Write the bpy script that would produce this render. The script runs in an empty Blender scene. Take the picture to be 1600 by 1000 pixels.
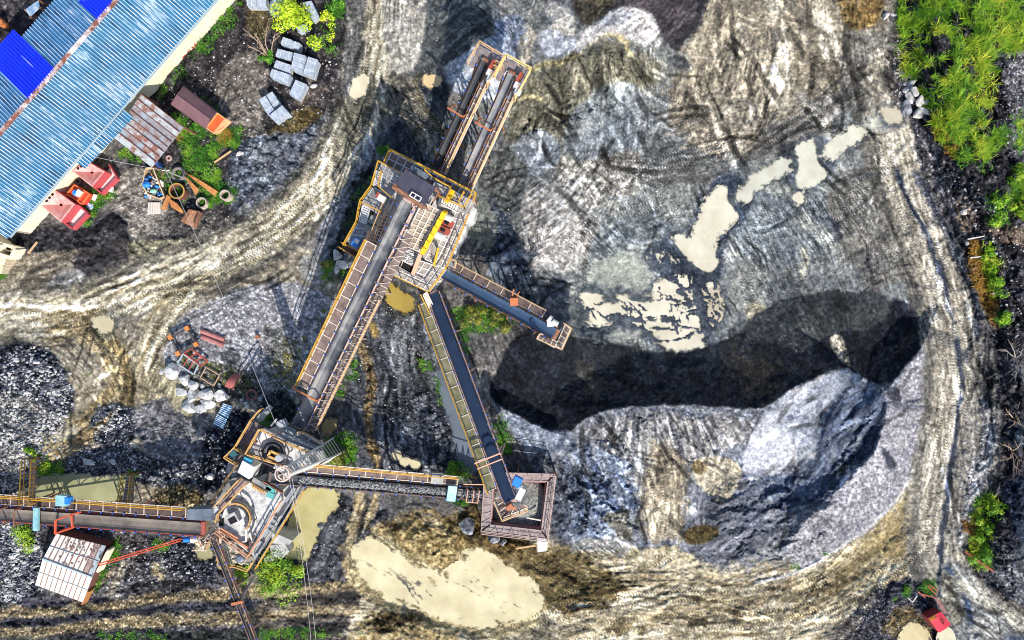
import bpy, bmesh, math, random
import numpy as np
from mathutils import Vector, Matrix
S = bpy.context.scene
COL = S.collection
# ------------------------------------------------------------------ camera, light, exposure
CAMH = 68.0                       # height of the camera above the quarry floor
PX = 16.0                         # picture pixels (of 1600) per metre on the floor
cam = bpy.data.objects.new('camera', bpy.data.cameras.new('camera'))
COL.objects.link(cam); S.camera = cam
cam.location = (0, 0, CAMH); cam.rotation_euler = (0, 0, 0)
cam.data.sensor_width = 36; cam.data.angle = 2*math.atan(50/CAMH)
cam.data.clip_start = 0.5; cam.data.clip_end = 4000
SUN_EL = math.radians(41); SUN_DIR = Vector((0.34, -0.94, 0)).normalized()*math.cos(SUN_EL) + Vector((0, 0, math.sin(SUN_EL)))
sun = bpy.data.objects.new('sun', bpy.data.lights.new('sun', 'SUN')); COL.objects.link(sun)
sun.data.energy = 4.5; sun.data.angle = math.radians(0.5); sun.data.color = (1.0, 0.95, 0.87)
sun.rotation_euler = SUN_DIR.to_track_quat('Z', 'Y').to_euler()
wd = bpy.data.worlds.new('World'); S.world = wd; wd.use_nodes = True
wn = wd.node_tree.nodes; sky = wn.new('ShaderNodeTexSky'); sky.sky_type = 'NISHITA'; sky.sun_disc = False
sky.sun_elevation = SUN_EL; sky.sun_rotation = math.atan2(SUN_DIR.x, SUN_DIR.y)
wd.node_tree.links.new(sky.outputs[0], wn['Background'].inputs[0]); wn['Background'].inputs[1].default_value = 0.15
S.view_settings.view_transform = 'Standard'; S.view_settings.look = 'None'
S.view_settings.exposure = 0.50; S.cycles.filter_width = 1.0; S.view_settings.gamma = 1.0
GAIN = 1.9                        # display value of a flat sunlit white surface at this exposure
# ------------------------------------------------------------------ helpers
def lin(c):
    c = np.asarray(c, dtype=np.float32)/255.0
    return np.where(c <= 0.04045, c/12.92, ((c+0.055)/1.055)**2.4)
def Wp(u, v, z=0.0):              # point at height z that the camera sees at picture position (u, v)
    k = (CAMH-z)/CAMH/PX
    return Vector(((u-800)*k, (500-v)*k, z))
def tag(o, label=None, cat=None, group=None, kind=None):
    if label: o['label'] = label
    if cat: o['category'] = cat
    if group: o['group'] = group
    if kind: o['kind'] = kind
    return o
_m = {}
def mat(name, rgb, rough=0.6, metal=0.0, rgb2=None, scale=3.0, amt=0.6, bump=0.0, spec=0.4, bscale=None, stretch=None, detail=6):
    """procedural painted/rusty/concrete surface: two colours mixed by noise, with bump"""
    if rgb is None or name in _m: return _m[name]
    m = bpy.data.materials.new(name); m.use_nodes = True; nt = m.node_tree; n = nt.nodes; L = nt.links
    b = n['Principled BSDF']; b.inputs['Roughness'].default_value = rough; b.inputs['Metallic'].default_value = metal
    b.inputs['Specular IOR Level'].default_value = spec
    c1 = tuple(float(x) for x in rgb)+(1,)
    b.inputs['Base Color'].default_value = c1
    tc = n.new('ShaderNodeTexCoord'); src = tc.outputs['Object']
    if stretch:
        mp = n.new('ShaderNodeMapping'); mp.inputs['Scale'].default_value = stretch
        L.new(src, mp.inputs[0]); src = mp.outputs[0]
    if rgb2 is not None:
        t = n.new('ShaderNodeTexNoise'); t.inputs['Scale'].default_value = scale; t.inputs['Detail'].default_value = detail; t.inputs['Roughness'].default_value = 0.65
        L.new(src, t.inputs[0])
        r = n.new('ShaderNodeValToRGB'); r.color_ramp.elements[0].position = max(0.02, 0.5-0.28*(1.2-amt)); r.color_ramp.elements[1].position = min(0.98, 0.5+0.28*(1.2-amt))
        r.color_ramp.elements[0].color = c1; r.color_ramp.elements[1].color = tuple(float(x) for x in rgb2)+(1,)
        L.new(t.outputs[0], r.inputs[0]); L.new(r.outputs[0], b.inputs['Base Color'])
    if bump:
        t2 = n.new('ShaderNodeTexNoise'); t2.inputs['Scale'].default_value = bscale or scale*4; t2.inputs['Detail'].default_value = 5
        L.new(src, t2.inputs[0])
        bp = n.new('ShaderNodeBump'); bp.inputs['Strength'].default_value = bump; bp.inputs['Distance'].default_value = 0.05
        L.new(t2.outputs[0], bp.inputs['Height']); L.new(bp.outputs[0], b.inputs['Normal'])
    _m[name] = m; return m
class MB:
    """collects boxes, bars and tubes into one mesh"""
    def __init__(s): s.v = []; s.f = []; s.mi = []
    def add(s, vs, fs, mi=0):
        o = len(s.v); s.v += [tuple(x) for x in vs]; s.f += [tuple(i+o for i in f) for f in fs]; s.mi += [mi]*len(fs); return s
    def frame(s, c, ax, ay, az, hx, hy, hz, mi=0):       # oriented box, half sizes
        c = Vector(c); P = []
        for sx in (-1, 1):
            for sy in (-1, 1):
                for sz in (-1, 1): P.append(c+ax*(sx*hx)+ay*(sy*hy)+az*(sz*hz))
        return s.add(P, [(0,1,3,2),(4,6,7,5),(0,4,5,1),(2,3,7,6),(0,2,6,4),(1,5,7,3)], mi)
    def box(s, x0, x1, y0, y1, z0, z1, mi=0):
        return s.frame(((x0+x1)/2,(y0+y1)/2,(z0+z1)/2), Vector((1,0,0)), Vector((0,1,0)), Vector((0,0,1)), abs(x1-x0)/2, abs(y1-y0)/2, abs(z1-z0)/2, mi)
    def bar(s, a, b, w=0.06, h=None, mi=0, up=None):     # rectangular bar from a to b
        a = Vector(a); b = Vector(b); d = b-a
        if d.length < 1e-5: return s
        ax = d.normalized(); u = up or Vector((0,0,1))
        if abs(ax.dot(u)) > 0.98: u = Vector((1,0,0))
        ay = u.cross(ax).normalized(); az = ax.cross(ay)
        return s.frame((a+b)/2, ax, ay, az, d.length/2, w/2, (h or w)/2, mi)
    def tube(s, pts, r=0.05, n=8, cap=True, mi=0, radii=None):
        pts = [Vector(p) for p in pts]; rings = []; vs = []
        for i, p in enumerate(pts):
            d = (pts[min(i+1, len(pts)-1)]-pts[max(i-1, 0)]).normalized()
            u = Vector((0,0,1)) if abs(d.z) < 0.95 else Vector((1,0,0))
            x = u.cross(d).normalized(); y = d.cross(x); rr = radii[i] if radii else r
            for k in range(n):
                t = 2*math.pi*k/n; vs.append(p+x*(rr*math.cos(t))+y*(rr*math.sin(t)))
        fs = []
        for i in range(len(pts)-1):
            for k in range(n): fs.append((i*n+k, i*n+(k+1) % n, (i+1)*n+(k+1) % n, (i+1)*n+k))
        if cap: fs += [tuple(range(n-1, -1, -1)), tuple((len(pts)-1)*n+k for k in range(n))]
        return s.add(vs, fs, mi)
    def lathe(s, prof, n=20, c=(0,0,0), mi=0):           # profile of (r, z)
        vs = []; fs = []; c = Vector(c)
        for r, z in prof:
            for k in range(n):
                t = 2*math.pi*k/n; vs.append(c+Vector((r*math.cos(t), r*math.sin(t), z)))
        for i in range(len(prof)-1):
            for k in range(n): fs.append((i*n+k, i*n+(k+1) % n, (i+1)*n+(k+1) % n, (i+1)*n+k))
        return s.add(vs, fs, mi)
    def prism(s, poly, z0, z1, mi=0):                    # poly: list of (x, y); z may be numbers
        n = len(poly); vs = [(p[0], p[1], z0) for p in poly]+[(p[0], p[1], z1) for p in poly]
        return s.add(vs, [tuple(range(n-1, -1, -1)), tuple(range(n, 2*n))]+[(i, (i+1) % n, n+(i+1) % n, n+i) for i in range(n)], mi)
    def sheet(s, a, b, c, d, t=0.03, mi=0):              # thin slab on the quad a b c d
        a, b, c, d = map(Vector, (a, b, c, d)); n = (b-a).cross(d-a).normalized()*t; n = -n if n.z < -1e-5 else n
        return s.add([a, b, c, d, a-n, b-n, c-n, d-n], [(0,1,2,3),(7,6,5,4),(0,4,5,1),(1,5,6,2),(2,6,7,3),(3,7,4,0)], mi)
    def build(s, name, m, parent=None, smooth=False, loc=None):
        me = bpy.data.meshes.new(name); off = Vector(loc) if loc is not None else None
        if off is not None: s.v = [tuple(Vector(p)-off) for p in s.v]
        me.from_pydata(s.v, [], s.f)
        ms = m if isinstance(m, (list, tuple)) else [m]
        for x in ms: me.materials.append(x)
        if len(ms) > 1: me.polygons.foreach_set('material_index', s.mi)
        bm = bmesh.new(); bm.from_mesh(me); bmesh.ops.recalc_face_normals(bm, faces=bm.faces); bm.to_mesh(me); bm.free()
        if smooth: me.polygons.foreach_set('use_smooth', [True]*len(me.polygons))
        o = bpy.data.objects.new(name, me); COL.objects.link(o)
        if parent is not None: o.parent = parent
        if off is not None: o.location = off
        return o
def root(name, loc=(0,0,0), rz=0.0, label=None, cat=None, group=None):
    o = bpy.data.objects.new(name, None); o.empty_display_size = 0.2; COL.objects.link(o)
    o.location = loc; o.rotation_euler = (0, 0, rz); return tag(o, label, cat, group)
def copy_tree(o, parent=None):
    c = o.copy(); COL.objects.link(c)
    if parent is not None: c.parent = parent; c.matrix_parent_inverse = o.matrix_parent_inverse.copy()
    for ch in [x for x in list(bpy.data.objects) if x.parent is o]: copy_tree(ch, c)
    return c
# ------------------------------------------------------------------ ground: one height field, described in picture coordinates
F = np.float32
STEP = 1.25
us = np.arange(-110, 1711, STEP).astype(F); vs = np.arange(-80, 1081, STEP).astype(F)
U, V = np.meshgrid(us, vs); NY, NX = U.shape
rg = np.random.default_rng(7); TAB = rg.random((256, 256)).astype(F)
def vn(x, y, s=0):
    xi = np.floor(x); yi = np.floor(y); fx = x-xi; fy = y-yi
    xi = xi.astype(np.int32)+s*37; yi = yi.astype(np.int32)+s*91
    fx = fx*fx*(3-2*fx); fy = fy*fy*(3-2*fy)
    x0 = xi & 255; x1 = (xi+1) & 255; y0 = yi & 255; y1 = (yi+1) & 255
    a = TAB[y0, x0]; b = TAB[y0, x1]; c = TAB[y1, x0]; d = TAB[y1, x1]
    a = a+(b-a)*fx; c = c+(d-c)*fx
    return a+(c-a)*fy
def fb(x, y, s=0, o=4, g=0.55, k=1.7):
    t = 0; w = 1.0; tot = 0
    for i in range(o):
        t = t+w*vn(x*(2**i)+i*17.3, y*(2**i)+i*9.1, s+i*3); tot += w; w *= g
    return np.clip(0.5+(t/tot-0.5)*k, 0, 1).astype(F)
WU = (fb(U/26, V/26, 11, 5, 0.68, 1)-0.5)*2; WV = (fb(U/26, V/26, 23, 5, 0.68, 1)-0.5)*2; BU = (fb(U/95, V/95, 13, 2, 0.5, 1)-0.5)*2; BV = (fb(U/95, V/95, 29, 2, 0.5, 1)-0.5)*2; GR = fb(U/7, V/7, 15, 4, 0.7, 2.0)-0.5     # warp that roughens every outline
C = np.zeros((NY, NX, 3), F); RO = np.full((NY, NX), 0.5, F); ST = np.zeros((NY, NX), F); Hh = np.zeros((NY, NX), F); WET = np.zeros((NY, NX), F)
def chaikin(p, n=2, closed=True):
    p = [np.array(q, float) for q in p]
    for _ in range(n):
        q = []; m = len(p)
        for i in range(m if closed else m-1):
            a = p[i]; b = p[(i+1) % m]; q += [a*0.75+b*0.25, a*0.25+b*0.75]
        if not closed: q = [p[0]]+q+[p[-1]]
        p = q
    return np.array(p, F)
def bbox(p, pad):
    i0 = max(0, int((p[:,1].min()-pad-vs[0])/STEP)); i1 = min(NY, int((p[:,1].max()+pad-vs[0])/STEP)+2)
    j0 = max(0, int((p[:,0].min()-pad-us[0])/STEP)); j1 = min(NX, int((p[:,0].max()+pad-us[0])/STEP)+2)
    return (slice(i0, i1), slice(j0, j1))
def sdpoly(p, x, y):
    d2 = np.full(x.shape, 1e12, F); ins = np.zeros(x.shape, bool); m = len(p)
    for i in range(m):
        ax, ay = p[i]; bx, by = p[(i+1) % m]; ex = bx-ax; ey = by-ay; wx = x-ax; wy = y-ay
        t = np.clip((wx*ex+wy*ey)/(ex*ex+ey*ey+1e-9), 0, 1)
        d2 = np.minimum(d2, (wx-ex*t)**2+(wy-ey*t)**2)
        c = (ay > y) != (by > y)
        if ay != by: ins ^= c & (x < ex*(y-ay)/(by-ay)+ax)
    d = np.sqrt(d2); return np.where(ins, -d, d)
def sdline(p, x, y):
    d2 = np.full(x.shape, 1e12, F); S_ = np.zeros(x.shape, F); D_ = np.zeros(x.shape, F); acc = 0.0
    for i in range(len(p)-1):
        ax, ay = p[i]; bx, by = p[i+1]; ex = bx-ax; ey = by-ay; l = math.hypot(ex, ey)+1e-6; wx = x-ax; wy = y-ay
        t = np.clip((wx*ex+wy*ey)/(l*l), 0, 1); q = (wx-ex*t)**2+(wy-ey*t)**2
        k = q < d2; d2 = np.where(k, q, d2); S_ = np.where(k, acc+t*l, S_)
        D_ = np.where(k, np.where(ex*wy-ey*wx > 0, 1, -1)*np.sqrt(q), D_); acc += l
    return np.sqrt(d2), S_, D_, acc
def sst(a, b, x):
    t = np.clip((x-a)/(b-a), 0, 1); return t*t*(3-2*t)
_seed = [5]
def blend(sl, m, A, B, n, ro=None, st=None):
    col = np.array(A, F)+(np.array(B, F)-np.array(A, F))*n[..., None]
    C[sl] = C[sl]+(col-C[sl])*m[..., None]
    if ro is not None: RO[sl] += (ro-RO[sl])*m
    if st is not None: ST[sl] += (st-ST[sl])*m
def reg(pts, A, B, sc=9, soft=4, warp=8, op=1.0, ang=None, fan=None, st_=9, ro=None, st=None, k=1.9, o=4, dz=None, thr=None):
    _seed[0] += 7; s = _seed[0]; p = chaikin(pts); sl = bbox(p, soft*3.5+warp*1.5+20)
    u = U[sl]; v = V[sl]
    if soft >= 5: sd = sdpoly(p, u+WU[sl]*warp*1.4+BU[sl]*9, v+WV[sl]*warp*1.4+BV[sl]*9)+GR[sl]*soft*2.6; m = sst(soft*1.0, -soft*1.0, sd)*op
    else: sd = sdpoly(p, u+WU[sl]*warp, v+WV[sl]*warp)+GR[sl]*soft; m = sst(soft, -soft, sd)*op
    if fan is not None:
        du = u-fan[0]; dv = v-fan[1]; r = np.sqrt(du*du+dv*dv)+1; th = np.arctan2(dv, du)
        n = fb(th*fan[2]/sc, r/(sc*st_), s, o, 0.6, k)*0.75+0.25*fb(u/4, v/4, s+2, 2)
    elif ang is not None:
        ca = math.cos(math.radians(ang)); sa = math.sin(math.radians(ang)); uu = u+WU[sl]*5; vv = v+WV[sl]*5
        n = fb((uu*ca+vv*sa)/(sc*st_), (-uu*sa+vv*ca)/sc, s, o, 0.6, k)*0.8+0.2*fb(u/4, v/4, s+2, 2)
    else: n = fb(u/sc, v/sc, s, o, 0.62, k)
    if thr is not None: m = m*sst(thr-0.08, thr+0.08, fb(u/thr_sc, v/thr_sc, s+5, 4, 0.6, 1.8))
    blend(sl, m, A, B, n, ro, st)
    if dz is not None: Hh[sl] += dz*m
    return sl, m
thr_sc = 14.0
def stk(pts, w, A, B, soft=3, warp=4, op=1.0, sc=4.0, L=70.0, ro=None, st=None, dz=None, k=1.9, tread=0, brk=0):
    _seed[0] += 7; s = _seed[0]; p = chaikin(pts, 2, False); sl = bbox(p, w+soft+warp+2)
    u = U[sl]+WU[sl]*warp; v = V[sl]+WV[sl]*warp; d, S_, D_, tot = sdline(p, u, v)
    d = d+GR[sl]*(soft*1.5 if w > 6 else 1.2)
    m = sst(w+soft, w-soft, d)*op*sst(0, min(14, tot*0.2), S_)*sst(tot, tot-min(14, tot*0.2), S_) if tot < 500 else sst(w+soft, w-soft, d)*op
    if brk: m = m*sst(brk-0.15, brk+0.15, fb(S_/40, D_/12, s+4, 4, 0.6, 1.8))
    n = fb(S_/L, D_/sc, s, 4, 0.6, k)*0.8+0.2*fb(U[sl]/4, V[sl]/4, s+2, 2)
    if tread: n = n*0.6+0.4*(np.sin(S_*2*math.pi/tread+D_*0.8) > 0)
    blend(sl, m, A, B, n, ro, st)
    if dz is not None: Hh[sl] += dz*m
    return sl, m, S_, D_
def cone(u0, v0, z, rad, asp=1.0, ang=0.0, p=1.0):
    c = math.cos(math.radians(ang)); s = math.sin(math.radians(ang)); du = U-u0+WU*7; dv = V-v0+WV*7
    a = (du*c+dv*s)/asp; b = -du*s+dv*c; r = np.sqrt(a*a+b*b)/rad
    return (z*np.clip(1-r, 0, 1)**p).astype(F)
def hmax(a):
    global Hh
    Hh = np.maximum(Hh, a)
def ridge(pts, z, kl, kr, taper=40, warp=5, z2=None):   # crest line; kl, kr = fall in metres per pixel on either side
    p = chaikin(pts, 2, False); d, S_, D_, tot = sdline(p, U+WU*warp, V+WV*warp)
    zz = z if z2 is None else z+(z2-z)*S_/tot
    t = sst(0, taper, S_+0.3*taper)*sst(tot, tot-taper, S_-0.3*taper)
    return np.clip(zz*np.maximum(t, 0.35)-np.where(D_ > 0, kr, kl)*d, 0, None).astype(F)
n0 = fb(U/40, V/40, 1, 5, 0.6, 1.8)
C[:] = np.array((78, 77, 78), F)+(np.array((126, 122, 116), F)-np.array((78, 77, 78), F))*n0[..., None]
# ---- top left yard
reg([(-60,-60),(120,-60),(60,60),(-60,160)], (32,30,34), (95,90,92), 9, ro=0.8, st=0.3)
reg([(225,145),(350,-60),(548,-60),(545,130),(520,200),(480,260),(420,330),(340,360),(240,330),(195,285)], (34,32,36), (98,92,92), 9, ro=0.8, st=0.45)
reg([(330,110),(400,70),(425,130),(405,180),(430,220),(370,215),(340,170)], (98,92,87), (162,152,142), 8, ro=.5)
reg([(470,115),(515,130),(505,165),(470,170),(455,150)], (70,64,62), (120,108,100), 9)
reg([(390,5),(425,15),(420,60),(395,65),(383,40)], (88,78,56), (118,106,76), 12, ro=.2)
reg([(425,200),(462,170),(500,165),(505,185),(470,205),(440,222),(424,215)], (80,68,40), (140,122,82), 7, ang=-28, st_=4, ro=1)
reg([(365,215),(420,205),(470,215),(520,165),(520,205),(470,270),(410,335),(365,338),(350,290)], (56,61,71), (154,162,174), 8, warp=12, ro=1.0, k=2.3)
reg([(185,265),(250,255),(255,330),(330,348),(300,372),(200,372),(165,330)], (108,101,94), (182,174,163), 5, ro=.4, st=.4)
reg([(255,330),(345,335),(420,340),(400,372),(260,378)], (50,48,48), (120,115,108), 6, st=.5)
reg([(0,400),(40,355),(100,350),(160,340),(185,335),(200,350),(200,378),(250,368),(330,370),(400,362),(300,400),(150,392),(60,404)], (17,17,22), (92,90,94), 8, ro=1.1, st=.4, k=2.2)
reg([(155,345),(175,335),(195,342),(200,362),(180,370),(158,360)], (28,28,32), (62,62,66), 6, ro=1.2)
# ---- west ground
reg([(-100,420),(0,405),(60,392),(200,385),(400,372),(500,390),(545,450),(500,640),(360,640),(330,790),(-100,790)], (108,100,86), (178,168,148), 12, ro=.6)
reg([(40,420),(70,395),(120,385),(200,390),(190,410),(110,420),(60,450),(20,470)], (62,58,52), (138,128,112), 9, ang=-20, ro=.9)
reg([(120,385),(200,375),(205,425),(180,445),(150,430),(110,425)], (38,36,38), (82,78,78), 8, ro=1.1)
reg([(65,442),(100,422),(150,425),(172,452),(150,476),(80,472)], (132,131,131), (182,180,178), 6, ro=.4)
reg([(126,420),(150,410),(182,430),(175,446),(130,438)], (44,44,48), (74,72,74), 5)
reg([(205,372),(235,378),(290,375),(320,380),(280,402),(245,408),(205,398)], (138,132,108), (172,166,138), 9, ro=.35)
stk([(198,372),(208,395),(240,412),(270,400),(300,392)], 3, (58,54,46), (110,104,88), 2, sc=2, dz=-.12)
stk([(208,372),(222,385),(240,398)], 2, (62,58,48), (110,104,88), 1.5, sc=2)
stk([(175,445),(190,430),(215,412)], 9, (150,140,112), (186,176,146), 3)
# roads on the west side
R1 = [(604,-110),(596,-40),(590,40),(576,130),(556,200),(508,285),(448,345),(380,388),(290,425),(200,460),(110,488),(0,500),(-110,502)]
stk(R1, 46, (76,73,66), (132,127,116), 10, 9, sc=8, L=90, ro=.7)
stk(R1, 30, (134,124,100), (228,219,197), 7, 7, sc=6.5, L=120, ro=.5, k=2.2)
for off, cA, cB, wd_ in ((-20,(74,66,50),(132,122,100),3.5),(-8,(86,78,60),(150,140,116),3),(8,(80,72,54),(140,130,106),3.5),(20,(88,80,62),(146,136,112),3),(-14,(196,188,164),(226,218,198),3),(14,(200,192,168),(228,220,200),3.5),(1,(184,176,152),(218,210,188),3)):
    q = [(a+off*0.85, b+off*0.55) for a, b in R1]
    stk(q, wd_, cA, cB, 2.0, 6, op=.8, sc=2.5, L=30, dz=-.10 if cA[0] < 100 else .03, tread=6 if off in (8, -20) else 0, brk=.42)
reg([(540,-60),(575,-60),(570,60),(556,130),(530,170),(540,100)], (78,76,74), (140,138,132), 7, ang=80, ro=.8)
reg([(545,140),(575,120),(590,150),(570,215),(540,255),(505,290),(520,230)], (96,92,80), (150,144,124), 8, ang=112, ro=.5)
reg([(600,-60),(665,-60),(668,60),(650,110),(610,120),(600,60)], (136,133,124), (192,186,174), 8, ro=.5)
stk([(60,520),(130,500),(165,535),(190,590),(185,620),(150,655),(100,700),(50,725)], 22, (120,104,74), (184,168,132), 8, 8, sc=7, ro=.8)
stk([(120,480),(170,530),(205,590),(200,640)], 12, (104,88,58), (170,150,112), 6, 8, sc=5, ro=.9, op=.8)
stk([(330,415),(265,470),(235,530),(225,590),(250,640)], 20, (134,122,94), (200,190,166), 9, 8, sc=6, ro=.6)
for q in ([(0,470),(60,470),(110,480),(160,510)], [(0,485),(70,484),(130,500)], [(0,520),(60,512),(140,500)], [(0,532),(70,530),(150,515)], [(150,470),(240,440),(330,400)], [(130,490),(210,470),(300,430),(380,400)], [(210,590),(250,500),(300,450)], [(190,560),(235,490),(290,440)]):
    stk(q, 3.5, (88,78,58), (146,132,104), 2.5, 8, op=.8, sc=2, L=30, dz=-.08, brk=.4)
for q in ([(0,478),(80,476),(140,490)], [(0,512),(80,506)], [(20,526),(110,520)], [(220,580),(262,500),(310,445)], [(160,480),(260,445),(350,405)], [(200,445),(280,420),(370,388)]):
    stk(q, 4, (202,192,166), (232,224,204), 3, 8, op=.85, sc=2, L=40)
reg([(150,500),(170,492),(185,505),(178,530),(160,530),(145,512)], (140,132,104), (176,168,138), 12, ro=.15)
stk([(135,505),(155,535),(190,575)], 6, (84,76,58), (120,110,88), 2, sc=2, tread=5, dz=-.08)
reg([(275,500),(330,468),(400,440),(470,440),(525,470),(532,500),(505,560),(480,600),(450,640),(400,628),(350,622),(290,592),(255,572),(262,530)], (128,127,131), (206,204,206), 6, ro=.35, st=.5)
reg([(405,500),(445,520),(470,560),(460,610),(430,615),(410,590),(420,560)], (104,104,100), (160,160,156), 5, ro=.5, st=.6)
reg([(345,550),(358,542),(376,550),(376,566),(360,574),(346,566)], (58,60,66), (110,112,116), 3, 2, 3, st=.5)
reg([(285,585),(330,565),(400,580),(420,620),(350,625),(300,620)], (70,70,66), (150,148,140), 5, st=.8)
# gravel heaps, west
reg([(-100,535),(0,536),(60,538),(100,570),(120,620),(112,652),(60,644),(0,615),(-100,610)], (20,23,32), (118,122,136), 6, ro=1.2, st=.9)
reg([(-100,600),(0,606),(60,632),(112,652),(70,690),(45,740),(40,775),(-100,790)], (92,90,88), (206,202,192), 6, ro=1.0, st=1)
reg([(145,640),(180,625),(215,640),(216,680),(190,705),(150,695),(135,670)], (34,38,48), (128,132,145), 6, ro=.9, st=.9)
reg([(60,760),(110,705),(200,690),(240,720),(330,700),(340,770),(220,760),(190,748),(100,745)], (54,56,64), (160,160,166), 6, ro=.9, st=.9)
reg([(200,640),(255,620),(330,640),(345,700),(280,730),(220,700)], (84,84,88), (164,162,164), 8, ro=1.1, st=.4, k=2.3)
reg([(40,690),(80,675),(120,660),(125,675),(95,692),(50,700)], (148,140,118), (184,176,152), 8, ro=.3)
stk([(75,712),(120,690),(150,672),(185,640)], 6, (112,92,60), (190,170,134), 4, 6, sc=3, ro=1.3)
stk([(252,570),(262,600),(285,630),(310,650)], 14, (150,142,112), (186,178,150), 5, 5, ro=.2)
reg([(320,680),(360,640),(400,640),(380,680),(350,760),(310,770),(312,720)], (10,12,18), (76,80,94), 6, ro=1.2, st=.8)  # gravel painted near black for the shadow beside the upper crusher
reg([(395,640),(440,600),(470,640),(455,665),(420,660)], (22,24,28), (80,84,86), 6, st=.5)
# ---- bottom left
reg([(-100,780),(0,790),(60,800),(180,830),(340,840),(360,920),(400,1000),(400,1080),(-100,1080)], (50,51,58), (136,132,132), 8, ro=1.0, st=.7)
reg([(-100,805),(0,812),(60,820),(70,880),(60,930),(0,945),(-100,950)], (40,45,58), (186,188,198), 6, ro=1.0, st=1)
reg([(236,775),(262,756),(300,756),(318,780),(310,798),(250,800)], (112,98,66), (176,158,118), 4, ro=.6, st=1)
reg([(270,832),(330,846),(345,880),(340,915),(290,905),(255,880)], (12,13,20), (98,100,114), 6, ro=1.1, st=.9)
reg([(170,835),(235,838),(225,880),(190,910),(165,880)], (54,50,50), (120,112,110), 7)
reg([(232,882),(246,876),(257,898),(256,908),(240,905)], (150,136,102), (180,166,130), 9, 2, 4, ro=.1)
stk([(165,940),(185,900),(200,870)], 6, (130,122,106), (196,188,170), 4)
for q, w in (([(-60,960),(60,955),(150,950),(250,935),(340,930),(420,922),(545,916)], 10), ([(-60,992),(60,990),(140,978),(240,968),(340,968),(430,962),(560,955)], 10)):
    stk(q, w, (112,96,68), (196,178,142), 5, 8, sc=4, ro=.8, tread=7)
for q in ([(-60,975),(80,972),(170,962),(240,948),(400,945),(560,935)], [(20,945),(100,943),(180,935)], [(60,1000),(200,990),(400,985)]):
    stk(q, 6, (28,29,36), (92,92,102), 4, 7, sc=3, ro=1.1, st=.5)
stk([(90,968),(125,935),(165,900),(185,885)], 5, (140,128,104), (184,170,142), 4)
reg([(-100,996),(100,996),(300,988),(430,980),(560,990),(560,1080),(-100,1080)], (26,28,28), (92,94,90), 8, st=.4)
# ---- bottom, left of the pool
reg([(400,780),(600,770),(610,830),(560,870),(545,920),(480,930),(400,925)], (28,30,36), (118,118,124), 8, ro=1.0, st=.35)
reg([(478,800),(535,800),(530,870),(500,905),(480,890)], (46,48,54), (140,140,146), 9, ang=-60, ro=.9, st=.2)
reg([(400,920),(560,915),(640,940),(700,950),(700,985),(560,1000),(400,1000)], (40,38,38), (112,104,96), 8, ang=-8, ro=1.0)
stk([(400,928),(480,922),(560,912)], 8, (122,106,76), (188,170,136), 4, sc=4, tread=7)
stk([(400,964),(480,955),(560,952),(600,960)], 7, (112,98,70), (182,164,130), 4, sc=4, tread=7)
stk([(562,760),(560,800),(548,840),(534,870)], 8, (150,132,96), (206,188,150), 4, 6, sc=4, ro=.6)
stk([(590,765),(580,800),(566,830)], 6, (150,132,96), (200,182,146), 4, 6, sc=4, ro=.6)
stk([(575,765),(570,800),(556,850)], 3, (44,42,40), (92,86,76), 2, 6, dz=-.1)
# ---- between the conveyors
reg([(560,480),(660,450),(685,520),(712,640),(738,750),(560,752),(515,700),(550,600)], (46,49,56), (128,130,136), 8, ang=80, st_=4, ro=.8, st=.3)
reg([(620,620),(660,590),(700,640),(725,720),(700,745),(620,740),(610,680)], (34,38,46), (138,142,150), 7, ro=1.2, st=.5)
reg([(640,530),(672,535),(690,600),(660,600),(640,570)], (92,95,100), (158,160,164), 7, ro=.5, st=.6)
stk([(640,470),(612,540),(606,620),(600,700),(597,745)], 9, (88,90,96), (150,150,154), 4, 6, sc=3, ro=.6)
stk([(655,470),(635,520),(625,580),(618,640)], 5, (112,114,118), (166,168,170), 3, 6, sc=3)
stk([(560,528),(575,570),(582,610),(572,650),(580,690),(594,745)], 7, (72,58,38), (190,164,120), 3, 7, sc=3, ro=1.8, L=12)
stk([(598,560),(610,590),(600,640),(606,690),(590,745)], 3, (24,26,32), (70,72,80), 2, 7, dz=-.12)
stk([(588,530),(600,560),(617,600),(612,660)], 4, (36,40,48), (88,92,100), 3, 7, ro=1.3)
stk([(578,500),(590,530)], 6, (150,126,72), (184,160,104), 3, ro=.3)
reg([(590,430),(640,445),(660,470),(650,500),(610,495),(585,470)], (58,60,58), (112,112,104), 9, ro=.5)
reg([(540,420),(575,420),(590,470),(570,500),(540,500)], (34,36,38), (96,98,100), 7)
# ---- strip beside the main plant
reg([(480,380),(545,280),(590,200),(640,180),(650,240),(600,260),(560,350),(540,420),(500,440)], (92,94,98), (158,160,164), 8, ro=.7)
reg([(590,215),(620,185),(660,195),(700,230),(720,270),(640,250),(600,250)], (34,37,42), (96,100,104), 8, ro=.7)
reg([(555,290),(590,245),(560,360),(535,410),(515,410),(535,350)], (20,22,26), (66,72,72), 6, 6)  # dark strip: the plant's shadow painted into the soil colour
reg([(465,400),(500,395),(520,420),(500,445),(470,440)], (122,120,116), (172,170,164), 7, ro=.6)
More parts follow.
